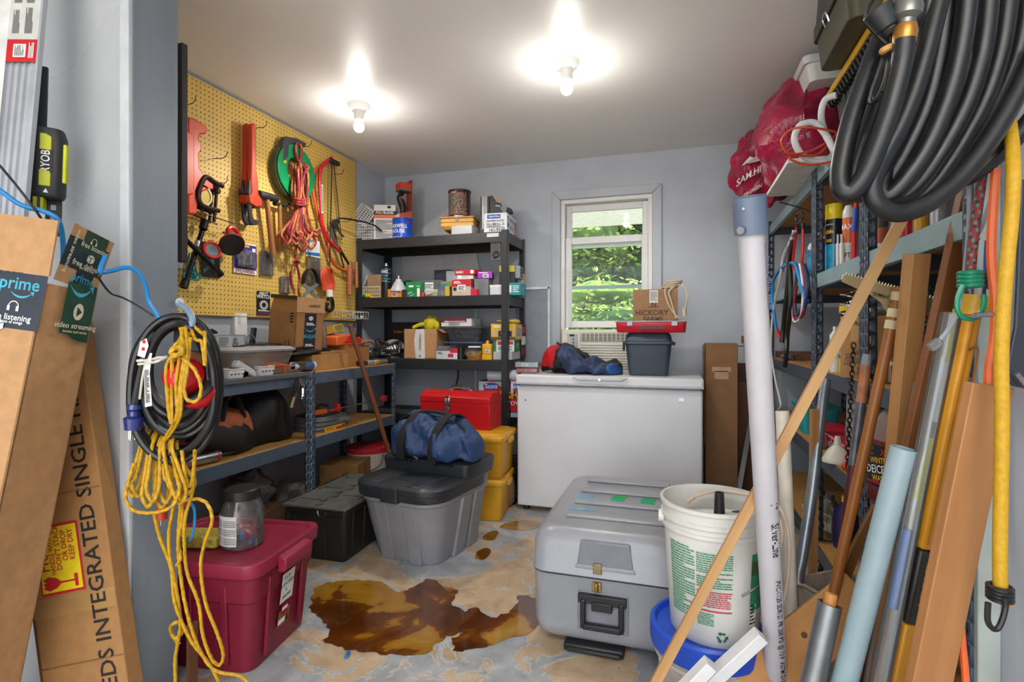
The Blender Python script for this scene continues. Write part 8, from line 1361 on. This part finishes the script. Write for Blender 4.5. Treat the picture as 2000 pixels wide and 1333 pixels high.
KN = mat('#c08a4e', .5, kind='wood', scale=12, c2='#a8733c', bump=.05); a, b = aZ(1290, 1470, 0), aD(1690, 1164, 1.42); R = frame(b-a, -V((.5, -.3, -1))); L = (b-a).length; t = thing('pine_board', 'knotty pine board lying slanted across the bottom right corner', 'lumber', a, R); part(t, 'board', KN, G().box((0, 0, L/2), (.135, .019, L)), .002)
ny = -1 if (R @ V((0, -1, 0))).dot(-ray(1600, 1240)) > 0 else 1
for z, x, r_ in ((.72, .015, .008), (.95, -.035, .006), (.50, -.03, .009)): part(t, 'knot', mat('#5c3218', .6), G().cyl((x, ny*.0094, L*z), (x, ny*.0099, L*z), r_, n=14))
for k, (top, ft, w_, lb) in enumerate((((1487, 1240, 1.34), (1215, 1487), .038, 'white painted trim piece lying slanted beside the long white pipe'), ((1388, 1296, 1.31), (1190, 1500), .034, 'shorter white painted trim piece in front of the pails'))): pole('trim_piece', lb, 'trim', aZ(*ft, 0)+V((0, -.0, .0)), aD(*top), stick(w_, .03), C('#dcdcde', .4), xdir=(0, 1, .3), bevel=.002)
lean('dark_strip', 'dark pointed wood strip leaning across behind the grey-blue pipe', 'lumber', (1706, 986, 1.46), (1540, 1400), lambda g, L: g.prism([(-.014, 0), (.014, 0), (.014, L*.8), (0, L), (-.014, L*.8)], (0, -.006, 0), (1, 0, 0), (0, 0, 1), (0, .012, 0)), mat('#8f6236', .6, kind='wood', scale=22, c2='#6b4526'))
lean('back_slat', 'rough brown slat standing behind the grey-blue pipe, low down', 'lumber', (1752, 1060, 1.22), (1672, 1560), stick(.024, .012), mat('#a07040', .6, kind='wood', scale=22, c2='#7a5028')); lean('rusty_board', 'dark rusty-brown board in the shade behind the clear tube', 'lumber', (1795, 918, 1.30), (1690, 1520), stick(.055, .015), mat('#54382a', .7, kind='wood', scale=18, c2='#3c281e'))
# ------------------------------------------------------------------ hoses, bungees and straps hanging at the right jamb
HOSE = mat('#141518', .4, var=.2, scale=40, bump=.12); t = thing('rubber_hose', 'thick black rubber hose coiled in long loops in the top right corner', 'hose', aD(1760, 425, .9)); q = random.Random(5)
HL = [[(1767, 78), (1760, 130), (1738, 215), (1714, 285), (1688, 345), (1662, 376), (1643, 368), (1642, 325), (1662, 235), (1698, 130), (1740, 30), (1790, -70)], [(1822, -60), (1808, 60), (1786, 160), (1752, 260), (1716, 330), (1688, 372), (1672, 376), (1668, 335), (1698, 240), (1742, 120), (1782, 0), (1800, -70)],
      [(1852, -60), (1838, 80), (1812, 200), (1772, 290), (1738, 348), (1714, 378), (1702, 360), (1716, 290), (1758, 170), (1806, 40), (1835, -70)], [(1893, -60), (1882, 60), (1858, 170), (1815, 280), (1768, 352), (1735, 384), (1720, 368), (1738, 300), (1782, 200), (1834, 70), (1865, -70)],
      [(1935, -60), (1922, 80), (1892, 190), (1850, 275), (1802, 348), (1768, 380), (1750, 372), (1765, 320), (1812, 220), (1862, 100), (1900, -70)], [(1975, -60), (1958, 80), (1928, 185), (1882, 275), (1832, 350), (1794, 388), (1774, 384), (1788, 335), (1838, 240), (1892, 110), (1940, -70)],
      [(2050, 40), (1992, 170), (1938, 265), (1880, 342), (1818, 394), (1758, 416), (1716, 402), (1702, 368), (1716, 322), (1760, 240), (1800, 130), (1850, -70)], [(2080, 150), (2005, 245), (1950, 300), (1900, 340), (1874, 348), (1866, 330), (1890, 270), (1950, 160), (1990, 20), (2000, -70)], [(2010, -60), (1996, 70), (1962, 170), (1910, 262), (1862, 318), (1842, 326), (1850, 280), (1900, 180), (1950, 60), (1972, -70)]]
for k, P in enumerate(HL):
    n = len(P); d0 = .86+.016*(k % 3)+.006*k; g = G(); g.tube([aD(x, y, d0+(.0 if k == 6 else .09)*(i/(n-1))**1.3+(-.02 if k in (0, 6) else 0)) for i, (x, y) in enumerate(P)], .0158, n=14, sub=8, lobes=9, twist=0, depth=.05); part(t, 'hose_loop', HOSE, g, world=True)
e0, e1 = aD(1767, 78, .845), aD(1776, -30, .845); R = frame(e1-e0, RT); m4 = MX.Translation(e0) @ R.to_4x4(); part(t, 'brass_collar', mat('#b07a38', .35, .7), G(m4).lathe([(.016, -.008), (.0165, .0), (.0175, .012), (.015, .022)], n=20), world=True, label='brass collar'); part(t, 'metal_coupling', mat('#7c7d78', .35, .8), G(m4).lathe([(.012, .02), (.013, .03), (.021, .036), (.022, .05), (.020, .055), (.021, .09), (.017, .1)], n=20), world=True, label='ribbed metal coupling')
t = thing('hose_hanger', 'steel hanger arm above the picture edge holding the black hose', 'hook', aD(1900, -66, .93)); part(t, 'arm', mat('#60656a', .4, .7), G().tube([V((.60, 1.20, 1.93)), aD(2000, -66, .93), aD(1890, -72, .93), aD(1790, -72, .92)], .009, n=8), world=True)
t = thing('plug_cable', 'black power cord with a moulded plug hanging left of the hose', 'cord', aD(1725, 200, .9)); part(t, 'plug', mat('#22282a', .4), G().cyl(aD(1712, 18, .86), aD(1735, 55, .86), .022, .017, n=12).cyl(aD(1735, 55, .86), aD(1742, 68, .86), .015, .009, n=12), .003, world=True); g = G()
for P in ([(1742, 66), (1740, 90), (1716, 70), (1692, 40), (1700, 5), (1730, -30)], [(1738, 90), (1722, 130), (1705, 170), (1702, 190), (1718, 194), (1735, 170), (1744, 110)], [(1735, 92), (1728, 150), (1712, 190), (1698, 200), (1704, 175), (1726, 110)], [(1745, 70), (1738, 110), (1728, 160), (1722, 180)]): g.tube([aD(x, y, .875) for x, y in P], .0036, n=7)
part(t, 'cable', RUB, g, world=True); part(t, 'rubber_band', mat('#c49450', .6), G().tube([aD(1724, 100, .866), aD(1738, 92, .858), aD(1752, 90, .86), aD(1752, 98, .88), aD(1736, 102, .885)], .0055, n=8, closed=True), world=True, label='tan rubber band')
def hang(name, label, m, P, D, r, cat='cord', **k): return cord(name, label, m, [aD(x, y, D if not callable(D) else D(y)) for x, y in P], r, cat=cat, **k)
YBG = mat('#bd9212', .6, var=.08, scale=120, bump=.3)
t = thing('yellow_bungee', 'yellow bungee cord with a black hook hanging at the right jamb', 'bungee cord', aD(1948, 1230, .86)); part(t, 'elastic', YBG, G().tube([aD(1925, 40, 1.02), aD(1950, 140, .98), aD(1972, 240, .92)]+[aD(x, y, .86) for x, y in ((1979, 330), (1975, 430), (1964, 540), (1956, 680), (1957, 820), (1955, 960), (1953, 1080), (1954, 1152))], .0098, n=12, sub=8), world=True)
for k in range(4): part(t, 'hook_coil', BLACK, G().tube([aD(1953, 1148+7*k, .86)+RT*.0145*math.cos(q_)-FW*.0145*math.sin(q_) for q_ in [2*PI*j/12 for j in range(12)]], .0042, n=7, closed=True, sub=2), world=True)
part(t, 'hook', BLACK, G().tube([aD(x, y, .84) for x, y in ((1962, 1168), (1964, 1185), (1958, 1210), (1949, 1228), (1938, 1228), (1929, 1212), (1930, 1178))], .0042, n=8), world=True); part(t, 'knot_end', YBG, G().ell(aD(1964, 1178, .86), (.010, .01, .006), 10, 8), world=True)
hang('orange_extension', 'orange cord hanging behind the yellow bungee', mat('#d8622c', .45), [(1945, 330), (1940, 400), (1936, 500), (1944, 590), (1942, 660), (1932, 720), (1930, 800)], .93, .0075); hang('orange_extension', 'short orange cord end at the very bottom of the right jamb', mat('#d8622c', .45), [(1874, 1180), (1878, 1240), (1884, 1300), (1888, 1350)], .95, .006)
for lb, P, e in (('grey telephone cable ending in a clear plug beside the white poles', [(1892, 350), (1893, 420), (1888, 500), (1876, 580), (1862, 630), (1836, 665)], (1827, 672)), ('grey telephone cable ending in a clear plug beside the red bungee', [(1950, 330), (1935, 390), (1918, 440), (1906, 462)], (1900, 470))):
    t = thing('phone_cable', lb, 'cable', aD(*e, .97)); part(t, 'cable', C('#84898f', .45), G().tube([aD(x, y, .97) for x, y in P], .0042, n=8), world=True); part(t, 'clear_plug', CLEARG, G(MX.Translation(aD(*e, .97)) @ frame(aD(*P[-1], .97)-aD(*e, .97), RT).to_4x4()).box((0, 0, -.002), (.014, .01, .022)), .001, world=True)
t = thing('green_hook_bungee', 'red and green speckled bungee with a green coated hook over the yellow pole', 'bungee cord', aD(1895, 620, .93)); RBG = [mat('#7a1f2e', .7), mat('#2f7a58', .7), mat('#2a2024', .7)]; part(t, 'elastic', RBG, G().tube([aD(x, y, .95) for x, y in ((1920, 330), (1910, 400), (1900, 480), (1895, 535))], .0078, n=10, sub=12, pat=lambda i, k: (1 if (i+k*2) % 5 == 0 else (2 if (i*3+k) % 7 == 0 else 0))), world=True); GH = mat('#0f7a5c', .3)
for k in range(4): part(t, 'hook_coil', GH, G().tube([aD(1895, 534+8*k, .95)+RT*.0155*math.cos(q_)-FW*.0155*math.sin(q_) for q_ in [2*PI*j/12 for j in range(12)]], .0045, n=8, closed=True, sub=2), world=True)
part(t, 'hook', GH, G().tube([aD(x, y, .935) for x, y in ((1881, 558), (1873, 575), (1869, 600), (1878, 618), (1898, 624), (1914, 614), (1922, 592), (1921, 575))], .0042, n=8), world=True)
t = thing('blue_bungee', 'blue bungee end with a black coil beside the green hook', 'bungee cord', aD(1928, 565, .97)); part(t, 'elastic', C('#1f4aa8'), G().tube([aD(1930, 470, .97), aD(1928, 510, .97), aD(1928, 565, .97)], .0055, n=8), world=True); part(t, 'black_coil', BLACK, G().cyl(aD(1926, 530, .965), aD(1926, 550, .965), .011, n=12), world=True); part(t, 'black_hook', BLACK, G().tube([aD(1924, 552, .965), aD(1921, 580, .965), aD(1922, 605, .965)], .003, n=6), world=True)
cord('steel_peg', 'steel peg sticking out of the right jamb behind the green hook', STEEL, [V((.60, 1.17, aD(1905, 615, .95).z)), aD(1940, 614, .93), aD(1902, 617, .915)], .0045, cat='peg')
t = thing('rubber_strap', 'black rubber tarp strap with a metal hook at the right edge', 'strap', aD(1990, 750, .88)); part(t, 'strap', mat('#2a2e38', .5), pp(G(), [aD(x, y, .88) for x, y in ((1996, 350), (2030, 350), (2030, 745), (2005, 760), (1980, 755), (1968, 735), (1972, 700), (1984, 640), (1988, 560), (1992, 450))], FW*.006), .002, world=True); part(t, 'metal_hook', mat('#8a8c92', .35, .8), G().tube([aD(1985, 730, .868), aD(1992, 738, .868), aD(2004, 752, .868), (aD(2025, 770, .868))], .004, n=8), world=True)
basket('wire_crate', 'dark lattice basket squeezed on the floor between the yellow bins and the freezer', (-1.065, 3.40, 0), 0, .07, .12, .30, BLACK, 5, 9)
solo('paper_bag', 'brown paper bag crumpled behind the lower yellow bin beside the freezer', 'bag', mat('#8a6a50', .8, bump=.3, kind='crumple'), G().ell((-1.05, 3.29, .12), (.035, .06, .12), 14, 10, dis=.3, fr=6))
# ------------------------------------------------------------------ repeats of one kind share a group
GN = {'steel_shelving': 'blue-grey steel shelving units', 'tree': 'trees outside the window', 'bulb_holder': 'ceiling bulbs', 'hanging_cable': 'cables hanging at the far shelf post', 'fitting': 'small fittings on the far bench edge', 'oil_bottle': 'motor oil bottles on the bottom right shelf', 'metal_jar': 'jars on the nearest right shelf unit', 'plastic_pail': 'stacked white pails', 'towel_carton': 'shop towel cartons', 'puddle': 'brown puddles on the floor', 'odd_part': 'odds and ends in the wire basket'}
tops = [o for o in bpy.data.objects if o.parent is None and 'label' in o]
for o in tops:
    b = o.name.split('.')[0]
    if 'group' not in o and sum(1 for p in tops if p.name.split('.')[0] == b) > 1: o['group'] = GN.get(b, b.replace('_', ' ')+'s')
